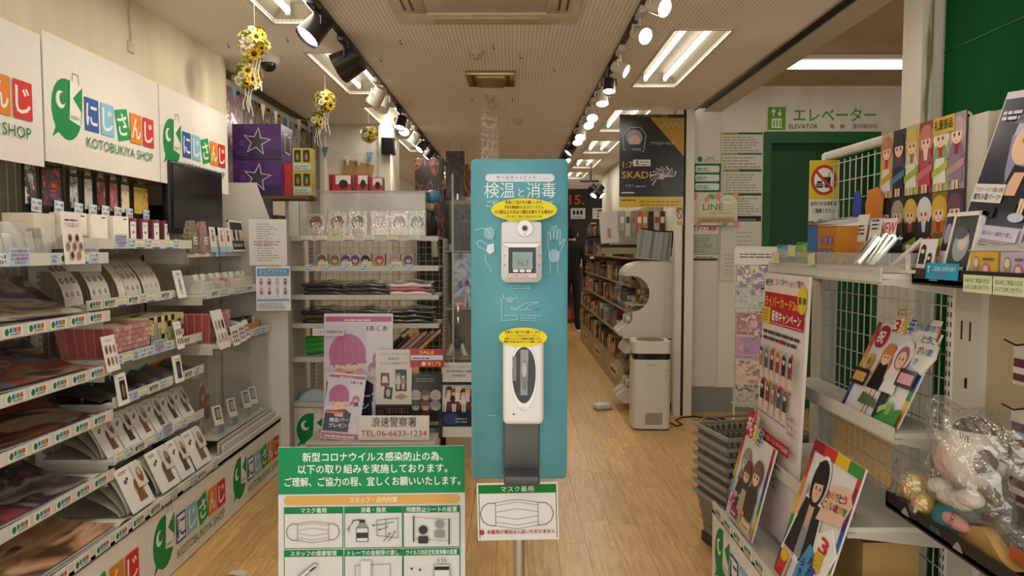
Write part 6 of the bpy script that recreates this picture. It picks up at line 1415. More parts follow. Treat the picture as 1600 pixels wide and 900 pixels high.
# 1: group of three standing on the base deck
p = thing('cutout_board', (.912, 2.93, .375), FACE_L, 'white cut-out board with three figures at the far end of the right deck', 'display board', 'celebration cut-out boards')
w_, h_ = .36, .37; a = cutout(w_, h_, 0)
a.bust(-.07, .16, .15, '9a949c', '8a8088'); a.bust(-.02, .12, .15, '6a4438', '5a4a44'); a.bust(.085, .14, .16, '7a5a48', '4a4440'); a.poly([(-.11, .06), (.14, .06), (.13, .17), (-.08, .18)], '3a3634'); a.poly([(-.03, .05), (.04, .05), (.03, .15), (-.02, .15)], 'b8a090')
a.text('S', -.14, .10, .05, '5aaccc', bold=.05); a.lines(-.12, -.02, .105, .135, 1, '7ab8d0', .1); a.text('花', -.09, .045, .06, 'e07aa8', bold=.04); a.rect(-.08, .0, .02, .06, '8a2a5a'); a.lines(-.07, -.01, .03, .05, 1, 'e8a8c8', .1); a.text('C', .04, .02, .06, 'd0a03c', bold=.05); a.rect(.06, .16, .02, .055, 'd4c89c'); a.lines(.07, .15, .03, .045, 1, '8a7a3a', .1)
ob = a.obj('board', (0, 0, 0), 0, R(14), 'gloss', parent=p)
b = Art(.1, .1, None, y=0); b.mb.prism([(.042 * math.cos(t) - .13, .40 + .055 * math.sin(t)) for t in [2 * PI * i / 20 for i in range(20)]], -.006, 0, 'b02430'); b.y = -.006; b.text('祝', -.13, .375, .045, 'ece4e0', bold=.03); rainbow(b, -.03, .345, .055, '3周年', .15); rainbow(b, -.06, .415, .03, 'にじ', .07)
b.obj('badge_print', (0, -.002, 0), 0, 0, 'gloss', parent=ob)
# 2: tall figure on the base deck
p = thing('cutout_board', (.925, 2.36, .375), FACE_L, 'tall cut-out board of a black coated figure on the lower right deck', 'display board', 'celebration cut-out boards')
w_, h_ = .36, .48; a = cutout(w_, h_, 0)
for k in range(4): a.rect(-w_ / 2 + w_ * k / 4, -w_ / 2 + w_ * (k + 1) / 4, h_ * .92, h_, ('8a2430', 'c8342c', 'd8b42c', '3f8a3a')[k])
cx = -.05
a.ell(cx, .36, .062, .09, 'e8e4e2'); a.poly([(cx - .12, .08), (cx + .12, .08), (cx + .08, .30), (cx - .07, .30)], 'e4e0de'); a.poly([(cx - .105, .10), (cx - .02, .09), (cx - .02, .29), (cx - .06, .29)], '26282c'); a.poly([(cx + .02, .09), (cx + .10, .11), (cx + .07, .29), (cx + .02, .29)], '26282c'); a.poly([(cx - .02, .10), (cx + .03, .10), (cx + .02, .28), (cx - .02, .28)], '8a8c90')
a.poly([(cx - .01, .20), (cx + .015, .20), (cx + .02, .29), (cx - .015, .29)], 'd0a48a'); a.poly([(cx - .09, .0), (cx - .03, .0), (cx - .02, .10), (cx - .10, .10)], 'd8b098'); a.ell(cx, .355, .054, .082, '221f22'); a.ell(cx + .004, .335, .033, .045, 'dcb49a'); a.poly([(cx - .045, .345), (cx + .04, .36), (cx + .035, .42), (cx - .04, .42)], '221f22'); a.eyes(cx + .006, .338, .014, .0045); a.poly([(cx - .10, .22), (cx - .075, .22), (cx - .06, .33), (cx - .085, .33)], 'dcb49a')
a.poly([(-.16, .0), (-.10, .0), (-.09, .06), (-.15, .07)], 'c8342c'); a.ell(-.12, .07, .03, .02, 'd8b42c')
ob = a.obj('board', (0, 0, 0), 0, R(17), 'gloss', parent=p)
b = Art(.1, .1, None, y=0); b.mb.prism([(.0, .25), (.15, .28), (.18, .36), (.14, .40), (.04, .38)], -.006, 0, 'dcb8a0'); b.mb.prism([(.06, .05), (.13, .03), (.185, .20), (.12, .26), (.05, .22)], -.006, 0, 'e6e2de'); b.mb.prism([(-.03, .0), (.10, .0), (.10, .15), (.02, .17), (-.02, .08)], -.006, 0, '4a94c0'); b.y = -.006
for k, s_ in enumerate(('おめでとう', 'ございます!')):
    for q, ch in enumerate(s_): b.text(ch, .035 + .026 * q - .006 * k, .335 - .035 * k + .004 * q, .022, RB7[(q * 2 + k) % 7], .024, bold=.04)
for k, ch in enumerate('3周年'): b.text(ch, .10 + .01 * (1 - k), .175 - .055 * k, .05, RB7[(k * 2 + 1) % 7], .055, bold=.04)
for k, ch in enumerate('月ノ'): b.text(ch, .065, .115 - .035 * k, .026, '24285a', bold=.03); b.text('らき'[k], .02, .095 - .035 * k, .024, '24285a', bold=.03)
b.obj('badge_print', (0, -.002, 0), 0, 0, 'gloss', parent=ob)
# 3: two figures on the middle shelf
p = thing('cutout_board', (1.185, 2.43, .942), FACE_L, 'cut-out board with an orange haired and a hooded figure on the middle right shelf', 'display board', 'celebration cut-out boards')
w_, h_ = .38, .32; a = cutout(w_, h_, 0)
a.fig(-.035, .0, .26, 'd0884c', '1f2024', 'ecc8ae', 'e8c4a8'); a.fig(.055, .0, .27, 'c08a98', 'e0dcda', 'ecc8ae', '2a2a2c', 'e4e0de'); a.ell(.06, .225, .052, .055, 'e4e0de'); a.ell(.06, .215, .036, .042, 'b06a7c'); a.ell(.06, .208, .026, .030, 'ecc4ae'); a.eyes(.06, .212, .010, .0035)
a.poly([(-.08, .03), (.03, .03), (.02, .06), (-.07, .07)], '5a6a4a'); a.ell(-.12, .175, .022, .03, 'c8a03a'); a.ell(-.12, .175, .010, .014, '8a6a4a')
for x, z, c in ((-.185, .085, 'c8a04a'), (.085, .125, 'e0a0b0')): a.rect(x, x + .10, z, z + .06, '3a1c34'); a.lines(x + .01, x + .09, z + .012, z + .052, 1, c, .05, .85)
a.poly([(.06, .0), (.19, .0), (.19, .06), (.09, .03)], '3f8a3a'); a.poly([(.07, .02), (.13, .06), (.12, .075), (.06, .04)], '9ac87a'); a.ell(.12, .045, .016, .02, '7ab05a')
ob = a.obj('board', (0, 0, 0), 0, R(24), 'gloss', parent=p)
b = Art(.1, .1, None, y=0); b.mb.prism([(.035 * math.cos(t) - .12, .27 + .042 * math.sin(t)) for t in [2 * PI * i / 20 for i in range(20)]], -.006, 0, 'a82430'); b.mb.prism([(.115, .20), (.19, .18), (.225, .24), (.21, .28), (.18, .30), (.17, .36), (.13, .36), (.10, .29)], -.006, 0, 'dcd8cc'); b.y = -.006; b.text('祝', -.12, .25, .036, 'ece4e0', bold=.03); rainbow(b, -.01, .30, .045, '3周年', .13, .08); rainbow(b, -.04, .36, .022, 'にじ', .09, .15)
for q, ch in enumerate('おめでとうございます'): b.text(ch, .125 + .028 * (q % 3) + .006 * (q // 3), .32 - .038 * (q // 3), .02, ('24449a', '4aa4cc', 'c8342c', '3f8a3a')[q % 4], .024, bold=.03)
b.obj('badge_print', (0, -.002, 0), 0, 0, 'gloss', parent=ob)
# campaign panel leaning on the shelves
PWd, PHt = .46, 1.03
a = Art(PWd, PHt, 'dccfcb', .012)
a.text('コトブキヤショップ限定', .04, PHt * .957, .022, '2c2a2a', .29, bold=.015); mini_logo(a, -.215, PHt * .95, .028)
a.rect(-.21, .215, PHt * .80, PHt * .925, 'b0242c'); a.text('ライバーカード2nd', -.02, PHt * .872, .034, 'e0b438', .36, bold=.03); a.text('配布キャンペーン', .035, PHt * .818, .034, 'ece6e2', .30, bold=.03); a.rect(-.205, .21, PHt * .806, PHt * .808, 'e0d8d4')
a.ell(.19, PHt * .915, .045, .055, 'd8c030'); a.text('第1弾', .19, PHt * .90, .022, '2a2620', .07, bold=.03)
a.rect(-.235, -.13, PHt * .80, PHt * .865, 'd0b83a'); a.lines(-.225, -.14, PHt * .81, PHt * .858, 4, 'a8862c', .2)
a.lines(-.2, .2, PHt * .735, PHt * .785, 2, '4a4444', .15, .5); a.rect(-.01, .04, PHt * .735, PHt * .75, 'b0242c')
for r_ in range(2):
    for c_ in range(6):
        if r_ == 0 and c_ == 5: a.lines(.145, .205, PHt * .42, PHt * .5, 3, '9a9494', .2); continue
        hr = ('3a2c34', '8a5a54', 'a85a4a', '34446a', '4a6a6a', '9a3a34', '34547a', '5a8a5a', 'a84a44', 'b8604a', '2c2c34')[(r_ * 6 + c_) % 11]
        x = -.175 + .07 * c_; zz = PHt * (.45 if r_ == 0 else .585); a.fig(x, zz, .125, hr, ('2c2a30', '8a4a4a', 'b87a5a', '4a5a7a', '34403a', 'a02c30')[(c_ + r_ * 2) % 6]); a.ell(x + .018, zz + .125, .012, .012, ('c8403c', 'd8b03a', '7ab0c8')[(c_ + r_) % 3], 10); a.rect(x - .03, x + .03, zz - .012, zz - .008, 'b0242c')
a.rect(-.21, .215, PHt * .345, PHt * .385, 'b0242c'); a.text('特典 コトブキヤ秋葉原・コトブキヤ日本橋', 0, PHt * .357, .016, 'ece4e0', .40)
a.lines(-.2, .17, PHt * .17, PHt * .33, 6, '7a7070', .4, .4); a.ell(.0, PHt * .05, .05, .03, 'dcb8b0'); a.ell(-.1, PHt * .10, .03, .03, 'dcb8b0')
a.obj('campaign_panel', (1.035, 2.89, .365), FACE_L, R(2.2), label='tall white and red campaign panel leaning on the right shelves', cat='panel')
# bagged plush toys
def clump(bm_, seed, c, R_, amp, nx=18, ny=12, squash=(1, 1, 1)):
    """crumpled clear bag: creased facets around a rounded form"""
    r2 = random.Random(seed); k = [(r2.uniform(2, 6), r2.uniform(2, 6), r2.uniform(0, 6)) for _ in range(5)]
    def fn(u, v):
        t, p = PI * v, 2 * PI * (u % 1.0)
        n = Vector((math.sin(t) * math.cos(p), math.sin(t) * math.sin(p), math.cos(t)))
        r = R_ * (1 + amp * sum(math.sin(a_ * n.x + b_ * n.y + c_ + 3 * n.z) for a_, b_, c_ in k) / 5)
        q = math.sin(41 * u + 17 * v * 3 + seed) * math.sin(23 * v * 2 + 11 * math.cos(p)); r *= 1 + (.05 * q + r2.uniform(-.035, .035)) * math.sin(t)
        return (c[0] + n.x * r * squash[0], c[1] + n.y * r * squash[1], c[2] + n.z * r * squash[2])
    bm_.grid(fn, nx, ny, 'ffffff', False)
    return bm_
t = thing('plush_toy', (1.225, 1.93, .742), FACE_L, 'big white and pink plush toy in a clear bag on the nearest right tray', 'plush toy')
m = MB(); m.ell((0, .0, .20), .088, .075, .085, 'cfc4b8', 18, 12); m.ell((-.02, -.04, .19), .062, .045, .05, 'c9a394', 14, 10); obj('head', m, 'fabric', t)
obj('cap', MB().ell((-.01, .01, .275), .055, .05, .03, '4a4038', 12, 8), 'fabric', t); obj('side_patch', MB().ell((.085, -.02, .21), .022, .03, .035, '5a4a40', 12, 8), 'fabric', t)
for q, (x, z, a_) in enumerate(((-.055, .105, .3), (-.01, .09, 0), (.04, .095, -.25), (.075, .115, -.5))): obj('frill', MB().ell((x, -.05, z), .042, .03, .022, ('d8d0c4', 'cfc8bc')[q % 2], 12, 8), 'fabric', t)
obj('skirt', MB().lathe([(.05, .09), (.085, .05), (.10, .0), (0, .0)], '2f6a70', 18), 'fabric', t); obj('ribbon', MB().ell((.05, -.07, .045), .06, .02, .02, 'b8837a', 12, 8), 'fabric', t)
bg = MB(); clump(bg, 4, (.02, -.01, .185), .175, .25, 34, 24, (1.05, .60, 1.0)); obj('bag', bg, 'film', t)
wr = Art(.3, .3, None, y=-.122)
for k, (s_, x, z, r_) in enumerate((('COPY', -.15, .13, .95), ('RIGHT', -.17, .06, .9), ('Min.Car', .07, .03, .5), ('LIVE', .16, .29, -.1), ('IMPORT', .12, .06, 1.1))): wr.text(s_, x, z, .016, '1c1a18', rot=r_, bold=.0)
wr.obj('bag_writing', (0, 0, 0), parent=t, kind='stuff')
def small_plush(x, y, z, r, c, c2, label):
    t = thing('plush_toy', (x, y, z), FACE_L, label, 'plush toy', 'small yellow plush toys')
    obj('body', MB().ell((0, 0, r), r, r * .9, r, c, 14, 10), 'fabric', t); obj('patch', MB().ell((-.2 * r, -.62 * r, r * 1.1), r * .55, r * .35, r * .5, c2, 12, 8), 'fabric', t)
    bg = MB(); clump(bg, int(r * 999), (0, 0, r * 1.02), r * 1.28, .08, 16, 10); obj('bag', bg, 'film', t)
small_plush(1.195, 2.13, .742, .048, 'c8a43c', 'b8742c', 'larger yellow plush toy in a bag at the far end of the tray'); small_plush(1.165, 2.04, .740, .034, 'd0a83c', 'b06a2c', 'smaller yellow plush toy in a bag at the front of the tray')
obj('dark_tin', MB().lathe([(0, 0), (.032, 0), (.034, .005), (.034, .05), (.03, .056), (0, .056)], '3a342c', 18).box(-.03, .03, -.035, -.033, .008, .02, 'c8c8c0'), 'gloss', loc=(1.235, 2.08, .74), label='small dark round tin between the yellow plush toys', cat='tin')
obj('kraft_bag', MB().grid(lambda u, v: (-.16 + .32 * u, .16 * v, .012 + .05 * math.sin(PI * u) * (1 - .3 * v) + .012 * math.sin(13 * u)), 12, 6, 'a8854a').grid(lambda u, v: (-.16 + .32 * u, 0, v * (.012 + .05 * math.sin(PI * u) + .012 * math.sin(13 * u))), 12, 2, '9a7a44'), 'bagged', loc=(1.155, 1.81, .74), rot=(0, 0, FACE_L), label='creased tan bag lying under the plush toys', cat='bag')
t = thing('bagged_bundle', (1.185, 1.68, .74), FACE_L, 'black cylindrical bundle wrapped in clear film on the lower right tray', 'bundle')
obj('roll', MB().cyl((-.16, .04, .05), (.14, .06, .05), .045, '17171a', 20), 'bagged', t); obj('label', MB().box(-.02, .05, -.012, -.008, .03, .06, 'a8502c'), 'print', t)
bg = MB(); clump(bg, 9, (0, .045, .05), .056, .1, 18, 10, (3.2, 1, 1)); obj('film', bg, 'film', t)
# prints hanging on hooks at the right edge
for k, z in enumerate((1.16, 1.00, .86)):
    t = thing('hooked_pack', (1.26, 1.80, z), FACE_L, 'small maroon hooked packet, %s down at the right edge' % ORD[k], 'packet', 'hooked packets')
    obj('hook', MB().tube([(0, .07, .11), (0, -.02, .10), (0, -.05, .115)], .0025, '4a4844', 6), 'metal', t); obj('sleeve', MB().box(-.035, .035, -.002, 0, 0, .10), 'bin', t); a = Art(.06, .055, '5a2a34', .003, -.004); a.rect(-.03, .03, .018, .034, 'b8b0a8' if k != 1 else '7aa09a'); a.obj('card', (0, 0, .01), parent=t)
# goods on the lower right shelves
t = thing('bagged_cloth', (1.06, 2.13, .40), FACE_L, 'stack of bagged black and white patterned cloths on the lowest right shelf', 'bagged goods')
t.location = (.95, 2.06, .40)
mm = artmat(['151617', '2a3030', '7a9490', 'c4c8c4', '1c1d1e'], 45, .3)
for k in range(3): obj('cloth', MB().grid(lambda u, v: ((u - .5) * .30, .28 * v, .02 * k + .018 * math.sin(PI * u) ** .5 + .006 * math.sin(19 * u + 7 * v)), 14, 8).grid(lambda u, v: ((u - .5) * .30, -.004, .02 * k + v * .018), 14, 1), mm, t)
obj('white_card', MB().box(-.10, .05, .06, .14, .082, .084, 'd0ccc8').box(-.08, -.0, .09, .115, .0842, .0848, '26241f'), 'print', t, rot=(0, 0, R(12)))
obj('stock_riser', MB().box(.96, 1.30, 1.88, 2.19, .337, .397, '5a4630'), 'cardboard', label='low brown riser under the patterned cloths', cat='box')
obj('carton', MB().box(1.12, 1.30, 2.30, 2.52, .354, .56, 'b8935c'), 'cardboard', label='plain brown carton on the lower right deck behind the wire', cat='box')
# stack of grey shopping baskets
sb = thing('basket_stack_base', (1.20, 3.62, 0), R(12), 'black base frame under the stack of grey shopping baskets', 'stand')
obj('frame', MB().box(-.2, .2, -.14, .14, 0, .05, '2a2a2a'), 'plastic', sb)
def basket_mesh():
    m = MB(); w0, d0, w1, d1, h = .19, .13, .225, .165, .22; g = '8d8a80'
    m.box(-w0, w0, -d0, d0, 0, .006, g)
    ring = lambda w, d, z: [(-w, -d, z), (w, -d, z), (w, d, z), (-w, d, z)]
    def band(z0, z1):
        f = lambda z: (w0 + (w1 - w0) * z / h, d0 + (d1 - d0) * z / h)
        A, B = ring(*f(z0), z0), ring(*f(z1), z1); m.add(A + B, [(0, 1, 5, 4), (1, 2, 6, 5), (2, 3, 7, 6), (3, 0, 4, 7)], g)
    for z0, z1 in ((0, .03), (.065, .08), (.12, .135), (.175, .20)): band(z0, z1)
    for k in range(14):
        for s_ in (-1, 1):
            u = -1 + 2 * (k + .5) / 14
            m.quad([(u * w0 - .006, s_ * d0, 0), (u * w0 + .006, s_ * d0, 0), (u * w1 + .006, s_ * d1, h), (u * w1 - .006, s_ * d1, h)], g)
            m.quad([(s_ * w0, u * d0 - .006, 0), (s_ * w0, u * d0 + .006, 0), (s_ * w1, u * d1 + .006, h), (s_ * w1, u * d1 - .006, h)], g)
    for a_ in ((-w1 - .012, w1 + .012, -d1 - .012, -d1), (-w1 - .012, w1 + .012, d1, d1 + .012), (-w1 - .012, -w1, -d1, d1), (w1, w1 + .012, -d1, d1)): m.box(*a_, h - .018, h, '9a968a')
    return m
hd = MB().tube([(-.2, .17, .21), (-.17, .19, .235), (.17, .19, .235), (.2, .17, .21)], .006, '7a776e', 6)
bp = None
for k in range(8):
    lab_ = '%s grey plastic shopping basket from the top of the stack beside the right shelves' % ORD[7 - k]
    if bp is None:
        bp = thing('shopping_basket', (1.20, 3.62, .05), R(12), lab_, 'basket', 'stacked shopping baskets'); obj('shell', basket_mesh(), 'plastic', bp); obj('handle', hd, 'plastic', bp)
    else:
        c = copy_tree(bp); c.location = (1.20 + .004 * (k % 2), 3.62, .05 + .048 * k); c['label'] = lab_
# ============================================================ elevator lobby wall and the jamb
EY = 6.69
a = Art(1.03, .228, 'd8d4c6', .012); a.rect(-.51, -.41 + .06, .012, .216, '5a9a2c')
a.rect(-.475, -.385, .03, .115, 'e4ead8')
for k in range(3): a.rect(-.46 + .027 * k, -.448 + .027 * k, .04, .10, '5a9a2c')
for x, s_ in ((-.46, 1), (-.405, -1)): a.line([(x, .135), (x, .195)], .010, 'e4ead8'); a.poly([(x - .022, .165 if s_ < 0 else .17), (x + .022, .165 if s_ < 0 else .17), (x, .13 if s_ < 0 else .205)], 'e4ead8')
a.text('エレベーター', .09, .095, .10, '4a9a24', .74, bold=.02)
a.text('ELEVATOR', -.19, .025, .042, '2c2c28', .26, bold=.005); a.text('电', .07, .025, .035, '2c2c28'); a.text('梯', .16, .025, .035, '2c2c28'); a.text('엘리베이터', .36, .025, .038, '2c2c28', .22)
a.obj('elevator_sign', (2.81, EY, 2.545), label='white and green elevator sign above the green doorway', cat='sign')
def notice(x0, x1, z0, z1, label, fn, y=EY, cat='notice', base='cfcabc', rz=0):
    a = Art(x1 - x0, z1 - z0, base, .002); fn(a, x1 - x0, z1 - z0); return a.obj('wall_notice', ((x0 + x1) / 2, y, z0), rz, label=label, cat=cat)
def band(a, w, h):
    a.rect(-w / 2, w / 2, h * .90, h, '1e5a2c'); a.rect(-w / 2, -w * .1, h * .90, h, 'a8a030'); a.lines(-w * .45, -.02, h * .915, h * .985, 1, '2a3a20', .1); a.lines(-w * .46, w * .46, h * .06, h * .86, int(h / .028), '8a8678', .35, .35)
notice(1.89, 2.255, 2.36, 2.535, 'topmost floor notice with green heading beside the elevator', band)
notice(1.89, 2.255, 2.215, 2.35, 'second floor notice with green heading beside the elevator', band)
notice(1.91, 2.255, 2.00, 2.205, 'third floor notice with green heading beside the elevator', band)
notice(1.91, 2.255, 1.79, 1.99, 'fourth floor notice with green heading beside the elevator', band)
def ent(a, w, h):
    a.rect(-w / 2, w / 2, h * .92, h, '2a2a22'); a.rect(-w / 2, -w * .22, h * .92, h, 'c85a2c'); a.text('Entertainment', w * .12, h * .935, .018, 'd8d8c8', w * .5); a.lines(-w * .1, w * .4, h * .55, h * .8, 4, 'a8a090', .5, .25); a.lines(-w * .4, w * .4, h * .1, h * .45, 6, 'a8a498', .6, .2)
notice(1.89, 2.255, 1.20, 1.785, 'tall pale notice with an orange and black heading beside the elevator', ent)
def line1(a, w, h):
    a.ell(-w * .28, h * .87, .022, .026, '0f7a3c'); a.rect(-w * .31, -w * .25, h * .85, h * .90, '0f7a3c'); a.text('LINE', w * .1, h * .88, .022, '2a3a2c', .06); a.text('公式アカウント', w * .12, h * .81, .02, '2a3a2c', .13); a.rect(-w / 2, w / 2, 0, h * .76, '1c6a38')
    for k in range(3): a.rr(-w * .44, w * .44, h * (.05 + .235 * k), h * (.05 + .235 * k + .18), .014, 'd0d4c8'); a.lines(-w * .38, w * .1, h * (.09 + .235 * k), h * (.2 + .235 * k), 2, '5a7a5a', .3)
notice(1.632, 1.875, 2.0, 2.335, 'green account notice on the white lobby panel', line1, 6.655)
def line2(a, w, h):
    for q in range(14): a.ell(random.uniform(-.48, .48) * w, random.choice((.06, .14, .86, .94)) * h, .035, .022, random.choice(('5a9a4a', 'd88a94', 'e0b0a0', '6aa85a', 'd8a84a')), 10, random.random() * 3)
    a.rect(-w * .38, w * .42, h * .28, h * .72, 'd4c8a0'); a.text('LINE', -w * .05, h * .50, .06, '2f6a3c', .18); a.text('公式アカウント', w * .12, h * .36, .026, '2f6a3c', .2); a.ell(w * .28, h * .84, .07, .04, 'e0dccc'); a.text('はじめました', w * .28, h * .81, .02, '3a6a44', .11); a.rect(-w * .38, w * .42, h * .1, h * .26, 'b89a72'); a.lines(-w * .3, w * .35, h * .13, h * .22, 2, '7a5a3c', .2)
notice(1.625, 2.03, 1.70, 1.975, 'flowery pink and green account poster on the lobby panel', line2, 6.652)
def staff(a, w, h):
    a.rect(-w / 2, w / 2, h * .97, h, '1f4a30'); a.text('スタッフ募集!!', 0, h * .86, .038, 'b8303c', .225, bold=.03); a.rect(-w * .48, w * .48, h * .17, h * .74, '3a4a40'); a.rect(-w * .465, w * .465, h * .18, h * .73, 'a8b098'); a.lines(-w * .4, w * .3, h * .24, h * .68, 7, '6a7a68', .5, .3); a.rect(-w * .48, w * .48, 0, h * .06, '1f4a30'); a.lines(-w * .35, w * .4, h * .08, h * .14, 1, 'b8303c', .1)
notice(1.62, 1.865, 1.385, 1.70, 'staff wanted notice with red heading at the bottom of the lobby panel', staff, 6.655)
# leaflet rack
lr = thing('leaflet_rack', (1.66, 5.0, 0), R(-20), 'white standing leaflet rack with colourful pictures by the elevator', 'rack')
obj('frame', MB().tube([(-.13, .0, .0), (-.15, .22, 1.50)], .008, 'd4d0c4', 6).tube([(.17, 0, 0), (.15, .22, 1.5)], .008, 'd4d0c4', 6).tube([(-.15, .22, 1.5), (.15, .22, 1.5)], .008, 'd4d0c4', 6), 'paint', lr)
obj('rear_leg', MB().tube([(0, .22, 1.4), (0, .5, 0)], .008, 'd4d0c4', 6), 'paint', lr)
hd_ = Art(.31, .12, 'd4cfc2', .004); hd_.lines(-.12, .12, .05, .09, 2, '5a544c', .2, .4); hd_.obj('header', (0, .19, 1.38), 0, R(8), parent=lr)
lc = [['b8505a', '6a6a9a', 'd0c09a', '3a3a40'], ['4a4a50', 'b0aca4', '2a2a2c'], ['c8a0a0', '8a4a4a', 'd8d0c4'], ['c08a3a', '9a6a9a', '4a7a4a'], ['8a3a34', 'c8a890', '4a3a3a'], ['3a4a3a', 'a8a490', '2a2a2a']]
for k in range(6):
    o = thing('leaflet_pocket', (0, .165 - .026 * k, 1.22 - .165 * k), 0); o.parent = lr
    obj('leaflet', MB().box(-.13, .13, 0, .006, 0, .155), artmat(lc[k], 12, .3), o, rot=(-R(8), 0, 0)); obj('wire', MB().tube([(-.15, .0, .03), (-.15, -.02, .03), (.15, -.02, .03), (.15, 0, .03)], .003, 'd8d4c8', 5), 'paint', o)
# hanging poster before the jamb
w_, h_ = .557, .797
a = Art(w_, h_, '22211f', .004); a.poly([(-.02, h_ * .97), (w_ / 2, h_ * .97), (w_ / 2, h_ * .55)], 'a8802c'); a.rect(-w_ / 2, w_ / 2, 0, h_ * .115, 'c8a428'); a.rect(-w_ / 2, w_ / 2, h_ * .965, h_, '2c2a1c'); a.text('コトブキヤショップ限定', 0, h_ * .97, .02, 'b89a3c', .27)
a.lines(-.26, -.12, h_ * .07, h_ * .10, 1, '4a3a10', .1); a.lines(-.1, .26, h_ * .02, h_ * .09, 2, '8a6a14', .1, .35)
a.line([(-.24, h_ * .62), (-.25, h_ * .78), (-.19, h_ * .86), (-.10, h_ * .86), (-.05, h_ * .78), (-.07, h_ * .60)], .006, 'a8b0b0', True); a.ell(-.15, h_ * .75, .07, .07, '9a8a90'); a.ell(-.15, h_ * .72, .05, .045, 'c8a898'); a.rect(-.22, -.08, h_ * .60, h_ * .68, '34343a'); a.text('SKADI', -.13, h_ * .615, .018, 'c8ccc8', .07)
a.text('アクリルキーホルダー', .10, h_ * .675, .026, 'd0ccc4', .22); a.line([(.08, h_ * .86), (.11, h_ * .91), (.13, h_ * .86), (.16, h_ * .91), (.18, h_ * .865), (.21, h_ * .91), (.24, h_ * .87)], .008, 'b8a884')
a.text('1:7', -.205, h_ * .43, .055, 'c89a34', .09, bold=.02); a.text('SKADI', -.13, h_ * .315, .062, 'c89a34', .25, bold=.02); a.text('スカジ', -.19, h_ * .22, .022, 'd0ccc4', .07); a.lines(-.14, -.04, h_ * .22, h_ * .245, 1, 'a8a49c', .1); a.rect(-.16, -.01, h_ * .445, h_ * .515, 'd4d0c8'); a.rect(-.135, -.115, h_ * .46, h_ * .505, '2c7a3c'); a.lines(-.10, -.02, h_ * .485, h_ * .505, 1, '2c7a3c', .1); a.lines(-.13, -.02, h_ * .455, h_ * .475, 1, 'b0303a', .1)
for k in range(9):
    t_ = .3 + k * .36; a.line([(.12 + .03 * math.cos(t_ * 1.7), h_ * .31 + .02), (.12 + .08 * math.cos(t_), h_ * .31 + .07 * math.sin(t_)), (.12 + .13 * math.cos(t_ + .5), h_ * .30 + .11 * math.sin(t_ + .4))], .012, ('a8aab8', '8a8c98', 'c0c0cc', '9a7a84')[k % 4])
a.ell(.09, h_ * .33, .022, .026, 'c8a08c'); a.ell(.10, h_ * .24, .035, .05, '2a2c3a'); a.rect(-.26, -.15, h_ * .15, h_ * .165, 'c0bcb4')
hp = thing('hanging_poster', (1.208, 6.42, 1.85), 0, 'black and gold promotional poster hanging from the ceiling by the jamb', 'poster')
a.obj('poster', (0, 0, 0), 0, 0, 'gloss', parent=hp)
for q in (-.2, .2): obj('thread', MB().cyl((q, .002, h_), (q, .002, H - 1.85), .0015, '4a4a44', 4), 'plastic', hp)
# small stickers on the inner wall edge
a = Art(.06, .16, 'd0ccc0', .001); a.ell(0, .10, .026, .05, 'b8342e'); a.ell(0, .10, .019, .038, 'd8d4cc'); a.line([(-.012, .13), (.012, .07)], .007, 'b8342e'); a.rect(-.022, .022, .0, .03, 'c8a428'); a.obj('no_smoking_sticker', (1.475, 6.498, 1.70), label='narrow prohibition sticker on the pale jamb', cat='sticker')
# air purifier
ap = thing('air_purifier', (1.155, 6.13, 0), R(-3), 'tall white air purifier with a black band standing on the floor', 'air purifier')
def rsq(w, d, r):
    p = []
    for cx, cy, a0 in ((w - r, -d + r, -90), (w - r, d - r, 0), (-w + r, d - r, 90), (-w + r, -d + r, 180)):
        for k in range(6): t_ = R(a0 + 18 * k); p.append((cx + r * math.cos(t_), cy + r * math.sin(t_)))
    return p
obj('body', MB().prismz(rsq(.155, .155, .05), .012, .585, 'd6d0c4', True), 'plastic', ap); obj('band', MB().prismz(rsq(.153, .153, .05), .585, .635, '1c1a18', True), 'gloss', ap); obj('top', MB().prismz(rsq(.157, .157, .05), .635, .725, 'dad4c8', True).prismz(rsq(.152, .152, .048), .725, .732, 'cfc9bc', True), 'plastic', ap)
obj('foot', MB().prismz(rsq(.148, .148, .045), 0, .012, '1c1a18', True), 'plastic', ap)
obj('outlet', MB().prismz([(.118 * math.cos(t), .118 * math.sin(t)) for t in [2 * PI * i / 24 for i in range(24)]], .732, .734, '6a655c'), 'plastic', ap)
for k in range(6): obj('outlet_slat', MB().box(-.10, .10, -.092 + .034 * k, -.082 + .034 * k, .734, .739, '8a857a'), 'plastic', ap)
vn = MB()
for i in range(9):
    for j in range(6): vn.box(-.05 + .0155 * i, -.05 + .0155 * i + .010, -.1565, -.1548, .05 + .0165 * j, .05 + .0165 * j + .010, '1d1b19')
obj('vent_holes', vn, 'plastic', ap, kind='stuff')
obj('door_seam', MB().box(.11, .150, -.1562, -.155, .50, .503, '8a857a').box(.108, .111, -.1562, -.155, .40, .503, '8a857a'), 'plastic', ap); obj('logo_plate', MB().box(-.05, .03, -.1565, -.1548, .535, .55, 'b8b2a6'), 'plastic', ap)
obj('power_cable', MB().tube([(1.32, 6.20, .10), (1.33, 6.24, .02), (1.38, 6.10, .006), (1.44, 6.16, .006), (1.42, 6.32, .006), (1.50, 6.42, .006), (1.62, 6.46, .006), (1.80, 6.30, .006), (1.86, 6.36, .006), (1.78, 6.44, .006), (2.1, 6.5, .006)], .006, '15130f', 7), 'plastic', label='black power cable looping over the floor from the air purifier', cat='cable')
